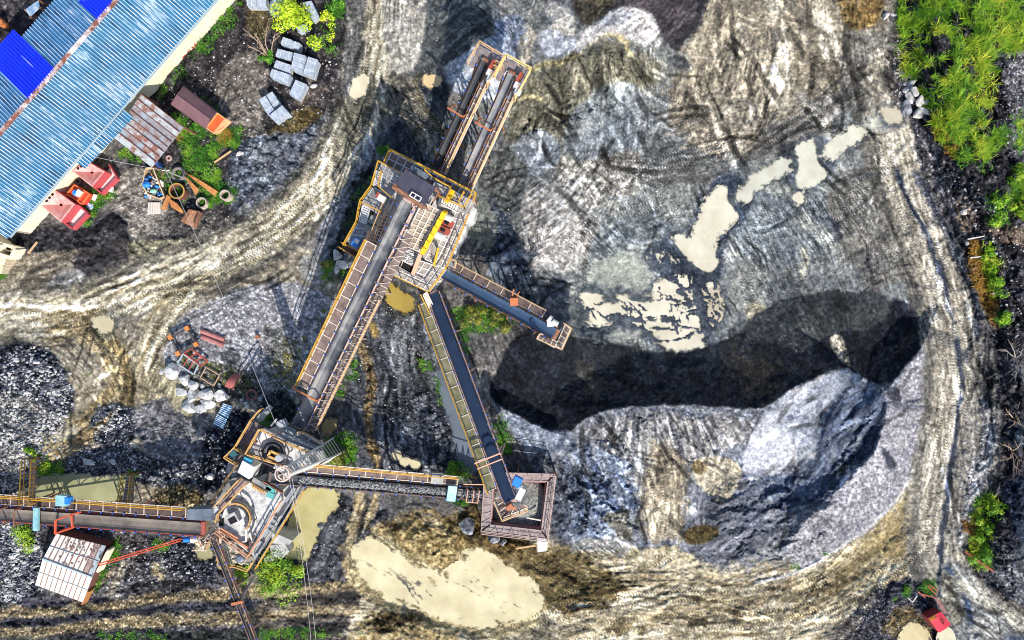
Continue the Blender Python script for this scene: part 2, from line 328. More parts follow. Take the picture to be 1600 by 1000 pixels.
# ---- main plateau
reg([(740,40),(1060,-60),(1400,-60),(1405,180),(1425,300),(1465,450),(1390,500),(1230,500),(1180,560),(900,560),(790,480),(720,320)], (84,87,88), (152,153,149), 8, ang=60, st_=3, ro=.4)
reg([(1110,-60),(1400,-60),(1395,120),(1335,175),(1250,215),(1180,255),(1080,240),(1040,170),(1060,90)], (108,100,85), (184,172,150), 7, 14, fan=(1250,-500,520), st_=12, ro=.55)
for q, w in (([(1205,-60),(1212,40),(1235,110)], 13), ([(1222,60),(1228,130),(1215,170)], 12), ([(1268,-60),(1285,40),(1300,100)], 12), ([(1290,30),(1300,60),(1305,120)], 6), ([(1195,100),(1205,150),(1230,165)], 10)):
    stk(q, w, (188,176,152), (230,220,200), 8, 10, sc=4, brk=.4)
for q in ([(1165,-60),(1160,60),(1130,140)], [(1235,-20),(1262,80),(1275,150)], [(1135,-40),(1118,60),(1090,120)], [(1250,20),(1275,110)]):
    stk(q, 7, (92,86,76), (140,130,114), 5, 8, sc=3, op=.7)
reg([(1060,150),(1130,130),(1190,150),(1180,220),(1120,250),(1075,220)], (98,92,82), (190,178,156), 6, ro=.6, k=2.4)
reg([(1315,40),(1345,30),(1375,60),(1375,150),(1320,180),(1310,120)], (98,94,86), (156,148,136), 5, ang=85, ro=.6)
reg([(1310,-60),(1395,-60),(1380,30),(1345,50),(1310,35)], (104,84,50), (168,140,92), 7, ro=1.1)
reg([(1180,200),(1250,175),(1330,130),(1380,150),(1380,190),(1300,215),(1200,260)], (96,94,90), (152,148,140), 6, ang=-28, ro=.5)
for q in ([(1160,250),(1230,195),(1325,112)], [(1210,228),(1290,170),(1335,142)], [(1175,245),(1240,205),(1310,155)], [(1290,290),(1360,265),(1400,240)], [(1200,285),(1280,275),(1370,262)]):
    stk(q, 3, (56,54,52), (104,100,94), 2, 5, sc=2, dz=-.06)
for q in ([(1320,120),(1350,170),(1365,200)], [(1245,140),(1290,190),(1310,215)]):
    stk(q, 6, (136,132,122), (178,172,160), 3, 5, tread=5)
reg([(1395,160),(1405,192),(1335,205),(1285,218),(1185,262),(1160,292),(1235,305),(1305,285),(1325,225),(1370,215)], (142,146,138), (182,184,172), 12, ro=.12)
reg([(1300,180),(1345,165),(1350,190),(1320,215),(1300,205)], (60,64,68), (150,152,148), 5)
reg([(1140,300),(1240,300),(1300,300),(1330,330),(1290,400),(1200,420),(1140,380)], (96,102,106), (150,156,156), 7, ang=50, st_=4, ro=.4)
reg([(1280,290),(1370,270),(1420,330),(1450,430),(1380,450),(1310,400)], (86,84,80), (148,144,134), 5, ang=55, st_=4, ro=.4)
stk([(1240,330),(1290,370),(1330,435)], 11, (148,148,142), (196,194,182), 7, 8, op=.8)
stk([(1250,380),(1262,410),(1246,440)], 7, (160,154,136), (206,198,174), 5, 6, op=.8)
stk([(1262,330),(1300,350),(1315,385)], 7, (52,54,62), (96,98,104), 6, 8)
reg([(1345,385),(1365,385),(1382,410),(1380,460),(1360,465),(1345,430)], (58,56,56), (160,154,146), 5, ang=80, ro=.8)
reg([(860,240),(960,220),(1010,250),(1000,310),(930,330),(880,310)], (100,98,92), (212,206,194), 6, ro=.5, k=2.4)
reg([(810,312),(850,288),(900,298),(932,340),(925,400),(890,432),(840,432),(812,390)], (150,146,140), (226,218,208), 6, 10, 12, ro=.5, k=2.2)
reg([(840,370),(900,370),(910,430),(870,440),(835,430)], (110,110,110), (196,192,186), 5, 10, 10, ro=.5, op=.8)
stk([(870,290),(905,330),(945,375),(960,395)], 6, (66,66,66), (112,110,106), 3, 8, op=.85)
stk([(980,310),(1004,340),(1005,400)], 6, (104,106,106), (160,160,156), 3, 6, tread=5, op=.8)
reg([(930,350),(1000,330),(1060,350),(1060,370),(1000,400),(940,420),(915,410)], (74,80,84), (130,136,136), 6, ro=.4)
reg([(1020,250),(1120,260),(1120,330),(1060,360),(1020,330)], (92,94,92), (150,150,144), 5, ang=75, st_=5, ro=.4)
# upper heaps
reg([(800,130),(850,105),(900,80),(950,55),(1005,75),(1045,110),(1010,145),(960,165),(930,190),(880,235),(800,240),(790,180)], (70,69,58), (128,122,102), 6, 9, fan=(950,-60,160), st_=9, ro=.7, op=.85)
reg([(880,190),(920,150),(960,120),(1010,150),(1030,190),(990,230),(940,250),(880,250)], (84,92,100), (178,182,184), 6, fan=(960,-40,200), st_=7, ro=.6, op=.8)
reg([(800,220),(850,200),(880,220),(870,260),(820,280),(790,270)], (76,82,92), (160,166,174), 5, fan=(850,320,90), st_=6, ro=.6, op=.8)
reg([(740,230),(800,230),(830,270),(812,320),(800,380),(770,330),(745,290)], (60,62,62), (116,118,116), 8, ro=.6)
reg([(665,-60),(755,-60),(772,40),(745,80),(700,105),(690,160),(720,190),(690,240),(650,205),(636,130),(664,70)], (50,54,56), (116,119,117), 8, ang=-35, ro=.6)
reg([(620,120),(660,125),(650,170),(690,230),(720,300),(680,260),(630,190),(600,170)], (56,54,50), (168,160,142), 6, fan=(740,120,110), st_=10, ro=.9)
stk([(655,110),(652,150),(680,200),(720,240)], 7, (66,62,50), (118,110,90), 4, 5, tread=5)
stk([(600,160),(640,190),(690,250)], 4, (128,100,70), (180,150,112), 3, 6, brk=.4)
reg([(658,118),(690,112),(705,150),(690,170),(660,160)], (38,42,46), (78,83,86), 8, ro=.3)
reg([(692,108),(720,85),(755,62),(795,55),(810,100),(790,150),(740,158),(705,142)], (128,138,156), (204,208,216), 6, fan=(765,90,60), st_=8, ro=.35)
stk([(700,120),(735,150),(775,152)], 4, (196,198,204), (222,222,224), 3, 5, op=.6)
reg([(755,-60),(860,-60),(850,30),(800,55),(770,40)], (120,118,112), (186,180,170), 8, ro=.7)
reg([(770,30),(815,20),(825,55),(800,80),(775,62)], (110,118,134), (176,180,190), 7, ro=.5)
reg([(840,45),(870,50),(900,60),(900,80),(870,95),(840,75)], (140,146,158), (184,186,194), 7, ro=.4)
reg([(812,50),(838,48),(834,70),(828,98),(806,95)], (176,164,146), (206,194,176), 8, 3, 4, ro=.2)
reg([(850,0),(885,5),(900,40),(895,62),(868,48),(852,30)], (176,170,158), (224,216,204), 6, ro=.6)
stk([(800,118),(850,100),(890,95),(918,65),(950,48),(975,60),(992,92)], 5, (150,136,92), (214,200,156), 3, 7, op=.85)
stk([(806,158),(830,150),(850,155)], 3, (160,148,108), (204,192,152), 2, 5)
reg([(915,48),(955,18),(990,10),(1016,20),(1038,60),(1030,74),(1000,70),(960,48),(930,62),(892,92),(902,62)], (166,162,160), (234,228,222), 7, 4, 7, ro=.7)
reg([(880,-60),(1120,-60),(1095,40),(1045,78),(1038,56),(1016,20),(985,8),(950,18),(912,42),(892,20)], (44,41,46), (92,84,88), 9, ang=-55, st_=4, ro=.5)
reg([(890,-60),(965,-60),(958,18),(915,42),(895,25)], (58,54,46), (104,96,78), 5, ang=80, ro=.6)
stk([(1105,-20),(1090,40),(1050,80)], 7, (22,22,28), (64,62,66), 5, 8)
reg([(1040,85),(1065,85),(1085,105),(1075,115),(1050,105)], (36,38,42), (90,92,94), 5)
for q in ([(1018,108),(1040,120)], [(1020,118),(1035,125)], [(1026,93),(1042,103)]): stk(q, 2.5, (176,174,158), (214,210,194), 1.5, 2)
# dark hollow left of the short conveyor
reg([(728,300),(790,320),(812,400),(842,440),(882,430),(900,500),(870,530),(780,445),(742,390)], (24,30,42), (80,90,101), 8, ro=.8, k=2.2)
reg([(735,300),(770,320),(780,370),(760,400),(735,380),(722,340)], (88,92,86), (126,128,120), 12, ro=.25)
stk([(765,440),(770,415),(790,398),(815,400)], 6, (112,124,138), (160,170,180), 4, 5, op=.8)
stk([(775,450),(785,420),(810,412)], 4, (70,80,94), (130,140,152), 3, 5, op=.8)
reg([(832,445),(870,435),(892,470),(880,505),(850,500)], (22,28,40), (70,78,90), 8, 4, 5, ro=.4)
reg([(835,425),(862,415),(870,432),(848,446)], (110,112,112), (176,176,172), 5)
# silt flats round the milky pools
reg([(902,440),(925,412),(1000,392),(1040,365),(1110,375),(1135,440),(1130,515),(1095,548),(1000,550),(895,530)], (118,124,122), (184,184,174), 8, 8, 10, ro=.5, k=2.2)
reg([(925,412),(960,398),(996,395),(1005,425),(1020,440),(980,460),(940,470),(918,450)], (154,156,144), (176,178,164), 14, 3, 6, ro=.1)
reg([(1085,340),(1110,290),(1150,270),(1180,290),(1165,330),(1130,370),(1135,440),(1110,440),(1090,380)], (62,70,82), (130,138,140), 6, 10, 8, ro=.5)
reg([(1140,430),(1190,410),(1200,470),(1180,500),(1145,480)], (112,114,110), (168,168,158), 7, ang=60, ro=.4)
reg([(1165,470),(1195,470),(1200,500),(1180,510),(1165,495)], (150,142,118), (190,180,152), 7)
# ---- black sand
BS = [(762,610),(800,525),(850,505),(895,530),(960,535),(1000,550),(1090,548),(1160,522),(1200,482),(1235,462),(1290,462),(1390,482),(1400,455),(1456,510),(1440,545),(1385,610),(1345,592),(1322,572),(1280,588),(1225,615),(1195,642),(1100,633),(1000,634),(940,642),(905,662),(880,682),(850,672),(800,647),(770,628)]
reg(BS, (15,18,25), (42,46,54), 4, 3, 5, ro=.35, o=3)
reg([(820,500),(900,525),(1010,545),(1100,548),(1160,525),(1180,560),(1100,585),(980,580),(900,570),(830,560)], (30,34,39), (60,64,68), 8, 16, 10, op=.6, ang=70)
reg([(1150,520),(1200,478),(1290,452),(1388,458),(1392,500),(1345,520),(1310,514),(1268,545),(1232,550),(1195,532)], (40,43,46), (76,78,78), 5, 3, 11, ro=.25)
reg([(900,565),(930,560),(940,625),(915,620)], (48,46,42), (72,70,64), 6, 6, 6, op=.8)
reg([(1130,540),(1190,545),(1220,600),(1190,630),(1150,600)], (42,38,34), (66,62,56), 6, 14, 8, op=.7)
reg([(1292,526),(1315,520),(1326,558),(1330,578),(1305,556)], (110,104,94), (206,198,182), 4, 2, 3, ro=1.2)
# ---- southern gravel heaps
SG = [(762,620),(800,648),(850,672),(880,682),(905,662),(940,642),(1000,634),(1100,633),(1195,642),(1225,615),(1280,588),(1322,572),(1385,610),(1440,545),(1456,510),(1464,560),(1458,640),(1436,720),(1392,790),(1322,850),(1240,897),(1180,908),(1100,882),(1060,852),(900,862),(862,830),(840,740),(785,660)]
reg(SG, (74,79,90), (166,168,176), 7, 3, 4, ro=.8, st=.15)
reg([(880,690),(940,645),(1190,645),(1160,700),(1080,720),(1060,850),(1000,850),(960,760),(900,720)], (62,64,72), (200,195,186), 5, 8, 8, fan=(1010,470,260), st_=10, ro=.7, k=2.3)
reg([(870,700),(920,690),(980,720),(1000,800),(970,850),(900,850),(870,800)], (74,88,116), (188,196,208), 8, 8, 10, ang=50, st_=3, ro=.9, k=2.2)
reg([(840,690),(880,720),(900,800),(880,850),(855,800),(838,730)], (30,34,44), (130,136,148), 5, 8, 6, ro=1.0)
reg([(780,640),(850,674),(900,672),(900,710),(860,720),(800,680)], (86,98,118), (176,182,192), 5, 4, 4, ro=.5)
reg([(1010,700),(1060,690),(1080,740),(1070,850),(1020,860),(1000,780)], (116,104,84), (190,178,154), 5, 9, 8, ang=95, ro=.6, op=.85)
reg([(930,800),(985,790),(990,850),(975,860),(960,840)], (90,84,70), (168,158,134), 5, 6, 6, ang=75, op=.8)
reg([(1080,780),(1160,770),(1240,800),(1240,880),(1180,906),(1100,880),(1064,850)], (74,77,86), (150,151,158), 6, 4, 6, ang=-25, ro=.8)
reg([(1150,760),(1200,745),(1320,745),(1330,790),(1250,850),(1190,835),(1140,810)], (52,57,70), (150,153,164), 7, 4, 9, ang=-28, st_=4, ro=.9, k=2.3)
reg([(1078,722),(1108,712),(1150,718),(1166,745),(1142,776),(1120,786),(1090,762)], (165,153,128), (214,203,180), 5, 3, 6, ro=.4)
reg([(1076,725),(1100,716),(1110,735),(1090,745)], (92,80,54), (140,124,92), 4)
reg([(1064,830),(1085,818),(1125,822),(1124,838),(1090,850),(1070,850)], (48,40,24), (96,84,54), 4, 3, 5, ro=.6)
reg([(895,845),(950,838),(992,845),(990,872),(930,876),(905,866)], (150,150,148), (190,186,178), 6, 4, 6, ro=.3)
# ---- bottom road
R3 = [(700,1010),(820,990),(1000,945),(1180,948),(1300,920),(1400,868),(1466,790),(1490,700)]
reg([(560,950),(640,820),(760,800),(860,840),(910,868),(990,872),(1070,852),(1110,886),(1180,910),(1250,900),(1330,852),(1400,792),(1445,720),(1480,720),(1485,860),(1410,895),(1350,935),(1290,1000),(1280,1080),(500,1080)], (150,137,108), (218,205,176), 9, 5, 8, ro=.5)
sl, m, S_, D_ = stk(R3, 56, (136,122,94), (228,216,188), 18, 8, sc=9, L=110, ro=.6, k=2.3)
for off in (-45,-33,-20,-8,5,18,30,44):
    stk([(a+off*.35, b+off) for a, b in R3[2:]], 3, (96,84,62), (150,134,102), 2, 8, op=.7, sc=2, L=25, dz=-.05, brk=.5, tread=6 if off in (-20, 18) else 0)
reg([(1330,855),(1400,795),(1440,760),(1470,800),(1460,860),(1400,870),(1340,900)], (112,98,68), (176,158,118), 5, 10, 8, ang=-45, ro=.6)
reg([(1290,880),(1360,860),(1400,880),(1330,930),(1270,930)], (92,80,56), (200,184,150), 7, 8, 8, ang=-33, k=2.4)
reg([(560,820),(640,800),(760,800),(860,850),(880,960),(820,960),(720,920),(560,920)], (66,54,28), (176,154,108), 8, 8, 8, ro=1.0, k=2.2)
reg([(730,780),(780,800),(860,860),(890,900),(840,900),(780,870),(720,830)], (50,40,20), (120,100,64), 5, 8, 8, ro=1.3)
reg([(780,870),(870,850),(920,870),(970,900),(960,940),(900,960),(850,960),(820,920)], (76,64,40), (136,120,84), 6, 8, 8, ang=38, ro=.9)
for q in ([(835,880),(870,905),(900,925)], [(860,868),(900,890),(945,915)], [(815,895),(850,925),(880,945)]): stk(q, 6, (84,74,50), (122,108,76), 3, 3, tread=5, sc=3, dz=-.1)
for q in ([(845,878),(885,905),(920,918)], [(820,905),(865,935)], [(850,945),(920,930),(990,918)], [(880,958),(960,945)]): stk(q, 3, (52,42,24), (100,86,56), 2, 4, dz=.12, ro=1.4)
reg([(790,955),(850,945),(880,980),(870,1060),(780,1060),(770,990)], (92,86,70), (136,128,108), 3, 8, 8, ro=.4, o=2)
for q in ([(950,975),(980,968),(992,990),(970,1000),(950,992)], [(1085,942),(1130,938),(1132,950),(1090,954)], [(995,985),(1015,980),(1020,998),(1000,1000)], [(1085,972),(1108,966),(1110,980),(1085,985)], [(1140,955),(1170,945),(1160,965)], [(1255,920),(1300,905),(1315,915),(1270,935)], [(1300,895),(1320,890),(1330,905),(1305,908)]):
    reg(q, (62,54,38), (110,98,72), 4, 5, 9, op=.9, ro=.5)
reg([(540,985),(600,965),(680,970),(730,990),(740,1080),(500,1080)], (128,108,68), (214,196,156), 6, 6, 8, ro=.9)
reg([(600,950),(680,948),(700,965),(640,975),(580,985),(570,970)], (34,28,16), (88,74,46), 5, 6, 8, ro=1.2)
reg([(548,850),(565,850),(570,900),(620,940),(640,960),(590,950),(545,915),(530,885)], (150,132,96), (204,186,148), 7, 4, 7, ro=.5)
reg([(620,810),(680,800),(720,850),(715,885),(660,890),(620,860)], (96,80,48), (206,186,142), 5, 6, 8, ro=1.4, k=2.4)
reg([(660,800),(700,820),(690,855),(665,845)], (184,164,124), (214,196,158), 6, 5, 6, ro=.6)
reg([(698,845),(720,840),(728,870),(710,890),(685,880)], (76,64,38), (130,112,74), 4, 4, 5, ro=.6)
reg([(1165,692),(1192,645),(1238,610),(1318,573),(1348,588),(1350,612),(1296,640),(1284,690),(1250,724),(1195,748),(1160,750)], (166,169,178), (212,213,218), 4, 3, 4, ro=.1)
reg([(1290,640),(1335,592),(1388,614),(1380,690),(1325,742),(1272,788),(1205,795),(1185,765),(1240,738),(1278,702)], (34,42,60), (122,132,150), 6, 4, 8, ang=-50, st_=4, ro=.45, k=2.2)
reg([(1190,745),(1220,740),(1232,765),(1215,785),(1190,785),(1180,765)], (62,72,92), (120,130,148), 6, 3, 4, ro=.4)
reg([(1386,612),(1440,548),(1460,530),(1462,640),(1438,720),(1394,794),(1322,852),(1244,896),(1232,870),(1236,838),(1278,792),(1330,744),(1378,694)], (112,111,118), (190,186,190), 3, 4, 4, ro=.1, o=2)
for q in ([(1395,598),(1412,620),(1398,632),(1382,615)], [(1412,625),(1446,618),(1446,628),(1415,632)], [(1378,700),(1392,705),(1402,730),(1385,732)]): reg(q, (38,40,50), (82,84,94), 3, 4, 6)
reg([(1440,540),(1458,520),(1462,640),(1430,725),(1415,720),(1440,640)], (78,80,90), (140,142,152), 3, 8, 4, op=.55)
stk([(1457,505),(1460,560),(1460,640),(1438,722),(1394,794),(1322,853),(1242,898),(1180,910)], 2.2, (176,174,174), (214,210,206), 2, 3, sc=2, dz=.1)
# ---- east road
R2 = [(1383,110),(1390,180),(1402,250),(1427,320),(1457,400),(1481,470),(1497,540),(1498,620),(1484,700),(1472,780),(1467,850),(1484,920),(1545,970),(1640,1015)]
stk(R2, 54, (78,75,70), (136,131,121), 8, 7, sc=5, ro=.5)
stk(R2, 34, (138,130,114), (204,196,179), 6, 6, sc=4.5, ro=.4, k=2)
for off in (-30,-20,-10,10,22,34):
    stk([(a+off, b) for a, b in R2], 2.5, (92,86,76), (138,130,116), 1.6, 5, op=.7, sc=2, L=25, dz=-.06, brk=.45, tread=5 if off in (-20, 10) else 0)
for off in (-25,-5,28):
    stk([(a+off, b) for a, b in R2], 3.5, (186,178,160), (214,206,190), 3, 5, op=.7, sc=2, brk=.4)
stk([(1400,262),(1412,300),(1440,350),(1462,400),(1480,460),(1496,530),(1504,580),(1498,640),(1492,690),(1482,750),(1474,830),(1470,880),(1468,930)], 3.6, (34,40,54), (84,90,102), 2.5, 7, sc=2, ro=.6, dz=-.18, brk=.2)
stk([(1490,690),(1482,750),(1474,820),(1470,870)], 4.5, (42,47,58), (88,93,103), 3, 6, sc=3, ro=.3, dz=-.08, brk=.2)
stk([(1505,570),(1520,550),(1530,500),(1520,450),(1490,390),(1455,310),(1430,260)], 8, (28,31,42), (130,132,140), 5, 8, sc=3, ro=.9, st=.5)
stk([(1530,520),(1525,620),(1510,700),(1496,790),(1500,870)], 12, (84,80,74), (176,170,160), 6, 7, sc=4, ro=.7)
stk([(1545,500),(1540,600),(1536,640)], 7, (40,40,46), (120,116,114), 4, 6, sc=3, ro=.9)
reg([(1530,610),(1552,640),(1560,690),(1545,740),(1520,800),(1500,860),(1495,830),(1520,730),(1538,680)], (84,84,88), (216,214,212), 5, 4, 7, ang=100, st_=3, ro=1.3, st=.4)
reg([(1475,870),(1500,870),(1545,930),(1620,975),(1640,1080),(1480,1080),(1470,950)], (92,94,94), (156,156,152), 6, 6, 7, ang=45, ro=.5)
stk([(1475,880),(1495,905),(1512,940),(1520,985)], 4, (40,54,82), (104,116,138), 2.5, 6, dz=-.1)
stk([(1480,900),(1520,925),(1580,965),(1640,1000)], 10, (142,138,124), (192,186,172), 5, 6, sc=3)
stk([(1520,985),(1560,995),(1640,1000)], 4, (44,54,76), (110,118,132), 3, 6, dz=-.1)
reg([(1470,890),(1495,920),(1515,960),(1500,985),(1480,965)], (72,70,62), (126,122,110), 4, 5, 5)
reg([(1515,975),(1545,965),(1570,985),(1560,1030),(1515,1010)], (150,150,146), (204,200,192), 5, 4, 6)
# ---- east bank
EB = [(1398,-60),(1405,60),(1412,130),(1420,200),(1440,260),(1470,330),(1505,400),(1540,480),(1555,560),(1560,640),(1570,690),(1545,780),(1510,850),(1515,890),(1560,930),(1640,965),(1720,985),(1720,-80),(1398,-80)]
reg(EB, (15,15,20), (104,101,106), 6, 4, 7, ang=60, st_=2.5, ro=1.1, st=.6, k=2.2)
reg([(1420,195),(1450,210),(1490,290),(1540,400),(1520,400),(1480,340),(1440,260)], (34,33,38), (176,172,176), 5, 5, 7, ang=62, st_=3, ro=1.2, st=.7)
reg([(1395,40),(1412,30),(1418,130),(1400,170),(1385,120)], (40,38,40), (132,124,118), 5, 5, 7, st=.5)
reg([(1572,80),(1620,80),(1720,280),(1610,330),(1575,200)], (60,60,66), (170,166,170), 6, 6, 8, st=.7)
reg([(1490,300),(1530,330),(1520,380),(1495,350)], (84,70,60), (176,160,148), 5, 5, 6)
reg([(1530,340),(1600,355),(1720,360),(1720,385),(1600,385),(1540,372)], (70,58,50), (160,140,124), 5, 5, 6, ang=8)
reg([(1512,370),(1535,375),(1548,430),(1565,500),(1555,520),(1530,470),(1512,410)], (84,62,36), (150,112,62), 6, 4, 6)
reg([(1560,540),(1610,550),(1720,560),(1720,620),(1570,600)], (44,46,54), (140,138,142), 7, 5, 8, ang=20)
reg([(1575,650),(1720,640),(1720,740),(1580,700)], (26,36,48), (70,84,98), 12, 6, 8, ro=.3)
reg([(1575,740),(1720,750),(1720,880),(1600,870),(1570,800)], (30,38,54), (70,80,98), 9, 6, 8, ro=.5)
reg([(1540,860),(1620,840),(1720,880),(1720,970),(1600,940),(1545,910)], (46,50,58), (142,144,148), 7, 6, 8, ang=45, ro=.8)
# ---- bottom right corner
reg([(1300,985),(1340,945),(1390,912),(1430,905),(1465,925),(1480,980),(1490,1080),(1280,1080)], (18,19,26), (116,114,124), 5, 5, 7, ro=1.0, st=.7)
reg([(1395,965),(1430,950),(1455,975),(1465,1000),(1400,1000),(1380,985)], (66,56,36), (140,122,84), 5, 5, 6)
reg([(1280,1000),(1330,955),(1370,925),(1360,950),(1320,1000),(1300,1060)], (92,86,84), (176,166,150), 6, 6, 8, ang=-40)


# ---- grain that runs along the way everything was pushed, washed or driven
ANCH = [(590,40,97),(560,190,112),(500,290,128),(420,365,150),(280,428,160),(110,487,170),(0,500,178),(150,560,60),(100,680,140),(240,530,110),(300,440,150),(430,150,110),(440,250,120),(400,530,30),(50,950,-4),(250,940,-6),(450,925,-5),(540,860,118),(590,800,105),(580,600,90),(620,600,95),(680,620,75),(640,700,85),(520,380,120),(560,300,115),
 (1120,80,105),(1200,60,92),(1280,80,80),(1340,60,85),(1170,180,115),(1290,160,-30),(1340,140,-32),(1220,220,-30),(1080,240,-10),(1000,110,70),(900,140,100),(840,200,110),(930,180,85),(870,260,-50),(950,280,-45),(1020,300,80),(850,350,-40),(1000,380,40),(1100,290,70),(1200,330,60),(1280,360,55),(1350,330,55),(1230,430,70),(1160,420,65),(1380,420,70),(900,430,40),(960,420,40),(1060,480,10),
 (850,560,70),(950,590,80),(1050,590,90),(1150,580,70),(1250,520,60),(1350,540,80),(920,670,40),(1000,690,58),(1060,680,80),(1120,670,118),(1180,680,122),(950,770,60),(1040,800,95),(900,740,50),(860,720,60),(1230,660,-40),(1300,620,-30),(1340,680,-55),(1270,760,-35),(1180,790,-20),(1420,620,-75),(1400,740,-60),(1320,820,-35),(1200,880,-15),
 (620,960,10),(700,840,30),(850,900,38),(950,940,-5),(1100,930,0),(1200,940,-8),(1300,900,-28),(1400,830,-45),(1450,760,-62),(1385,150,85),(1405,260,78),(1440,360,68),(1480,470,72),(1497,580,90),(1484,700,96),(1468,830,92),(1490,920,60),(1560,975,35),(1450,230,60),(1500,350,62),(1550,500,80),(1550,650,95),(1530,780,105),(1580,300,50),(1590,600,60),(1580,820,60),(1400,930,-30),
 (640,60,100),(720,60,-35),(700,170,60),(620,180,60),(770,40,40),(830,50,100),(900,50,-60),(980,40,-30),(1050,20,-55),(760,120,60)]
cu_ = U[::8, ::8]; cv_ = V[::8, ::8]; a2 = np.zeros(cu_.shape, F); b2 = np.zeros(cu_.shape, F)
for au, av, an in ANCH:
    w_ = 1/((cu_-au)**2+(cv_-av)**2+60)**1.6; a2 += w_*math.cos(math.radians(2*an)); b2 += w_*math.sin(math.radians(2*an))
th = np.arctan2(b2, a2)/2; ii_ = np.minimum(np.arange(NY)//8, cu_.shape[0]-1); jj_ = np.minimum(np.arange(NX)//8, cu_.shape[1]-1)
# smooth the double angle field before bringing it to full size
nrm = np.sqrt(a2*a2+b2*b2); a2 /= nrm; b2 /= nrm
def up8(c):
    fy = np.clip(np.arange(NY)/8, 0, c.shape[0]-1.001); fx = np.clip(np.arange(NX)/8, 0, c.shape[1]-1.001); y0 = fy.astype(int); x0 = fx.astype(int); ty = (fy-y0)[:, None].astype(F); tx = (fx-x0)[None, :].astype(F)
    return (c[y0][:, x0]*(1-ty)*(1-tx)+c[y0+1][:, x0]*ty*(1-tx)+c[y0][:, x0+1]*(1-ty)*tx+c[y0+1][:, x0+1]*ty*tx).astype(F)
th = np.arctan2(up8(b2), up8(a2))/2+(fb(U/60, V/60, 171, 2, .5, 1)-.5)*.5
DX = np.cos(th).astype(F); DY = np.sin(th).astype(F)
def lic(noise, n, h):
    acc = noise.copy()
    for sg in (1, -1):
        x = np.broadcast_to(np.arange(NX, dtype=F)[None, :], (NY, NX)).copy(); y = np.broadcast_to(np.arange(NY, dtype=F)[:, None], (NY, NX)).copy(); px = DX*sg; py = DY*sg
        for _ in range(n):
            x += px*h; y += py*h; xi = np.clip(x, 0, NX-1).astype(np.int32); yi = np.clip(y, 0, NY-1).astype(np.int32); acc += noise[yi, xi]
            nx_ = DX[yi, xi]; ny_ = DY[yi, xi]; f = np.sign(nx_*px+ny_*py); f[f == 0] = 1; px = nx_*f; py = ny_*f
    acc = acc-acc.mean(); return (acc/acc.std()).astype(F)
wn_ = rg.random((NY, NX)).astype(F); wn_ = (wn_+np.roll(wn_, 1, 0)+np.roll(wn_, 1, 1)+np.roll(np.roll(wn_, 1, 0), 1, 1))/4
LA = lic(wn_, 7, 1.0); LB = lic(vn(U/4.5, V/4.5, 141), 11, 2.0)
lum = C.mean(-1); AMP = np.clip(.35+.65*sst(20, 90, lum), 0, 1)*(1-.45*ST)*(.25+1.3*fb(U/50, V/50, 151, 3, .6, 2.0)); AMP *= 1-.75*sst(.2, .08, RO)
C *= np.clip(1+AMP*(.115*LA+.062*LB), .4, 1.7)[..., None]
Hh += AMP*(.012*LA+.014*LB)
# long dark sweeps of loader tyres below the streaked slope
for k in range(9):
    o_ = k*7; stk([(1345,100+o_), (1262,165+o_), (1172,216+o_*.9), (1085,240+o_*.8), (1000,246+o_*.7), (930,232+o_*.6)], 1.8+(k % 3)*.7, (62,60,58), (104,100,94), 1.4, 6, op=.75, sc=2, L=30, dz=-.06, brk=.42, tread=5 if k % 3 == 0 else 0)

reg([(925,412),(960,397),(996,393),(1006,425),(1022,440),(985,462),(940,474),(914,452)], (150,153,142), (174,176,163), 14, 3, 7, ro=.06)
reg([(900,440),(930,440),(1030,440),(1060,425),(1100,430),(1135,450),(1120,515),(1100,545),(1040,550),(1000,530),(930,535),(892,515)], (118,122,118), (182,180,166), 7, 8, 9, ro=.12, op=.85)
reg([(1395,160),(1407,192),(1340,206),(1310,225),(1300,290),(1240,302),(1165,295),(1180,262),(1280,215),(1335,190)], (146,148,140), (182,181,170), 12, 6, 7, ro=.08, op=.9)
stk([(1396,178),(1345,203),(1300,226),(1240,258),(1190,276),(1160,294),(1135,330)], 7, (168,167,152), (198,195,178), 3, 6, sc=4, op=.9, ro=.06)
for q in ([(1200,272),(1250,262),(1290,250)], [(1178,290),(1215,282),(1240,286)], [(1330,195),(1350,212)], [(1310,180),(1345,172),(1352,190)]): stk(q, 2, (88,92,92), (124,126,120), 2, 6, op=.7, sc=2)
reg([(540,846),(590,826),(640,850),(690,880),(735,850),(800,880),(860,935),(840,985),(740,1000),(640,965),(560,925)], (150,134,96), (200,184,142), 9, 8, 9, ro=.3, op=.85, ang=32, st_=4)
reg([(612,840),(660,812),(705,836),(726,862),(716,886),(694,900),(668,884),(632,868)], (96,80,46), (196,176,130), 6, 5, 8, ro=1.3, k=2.3)
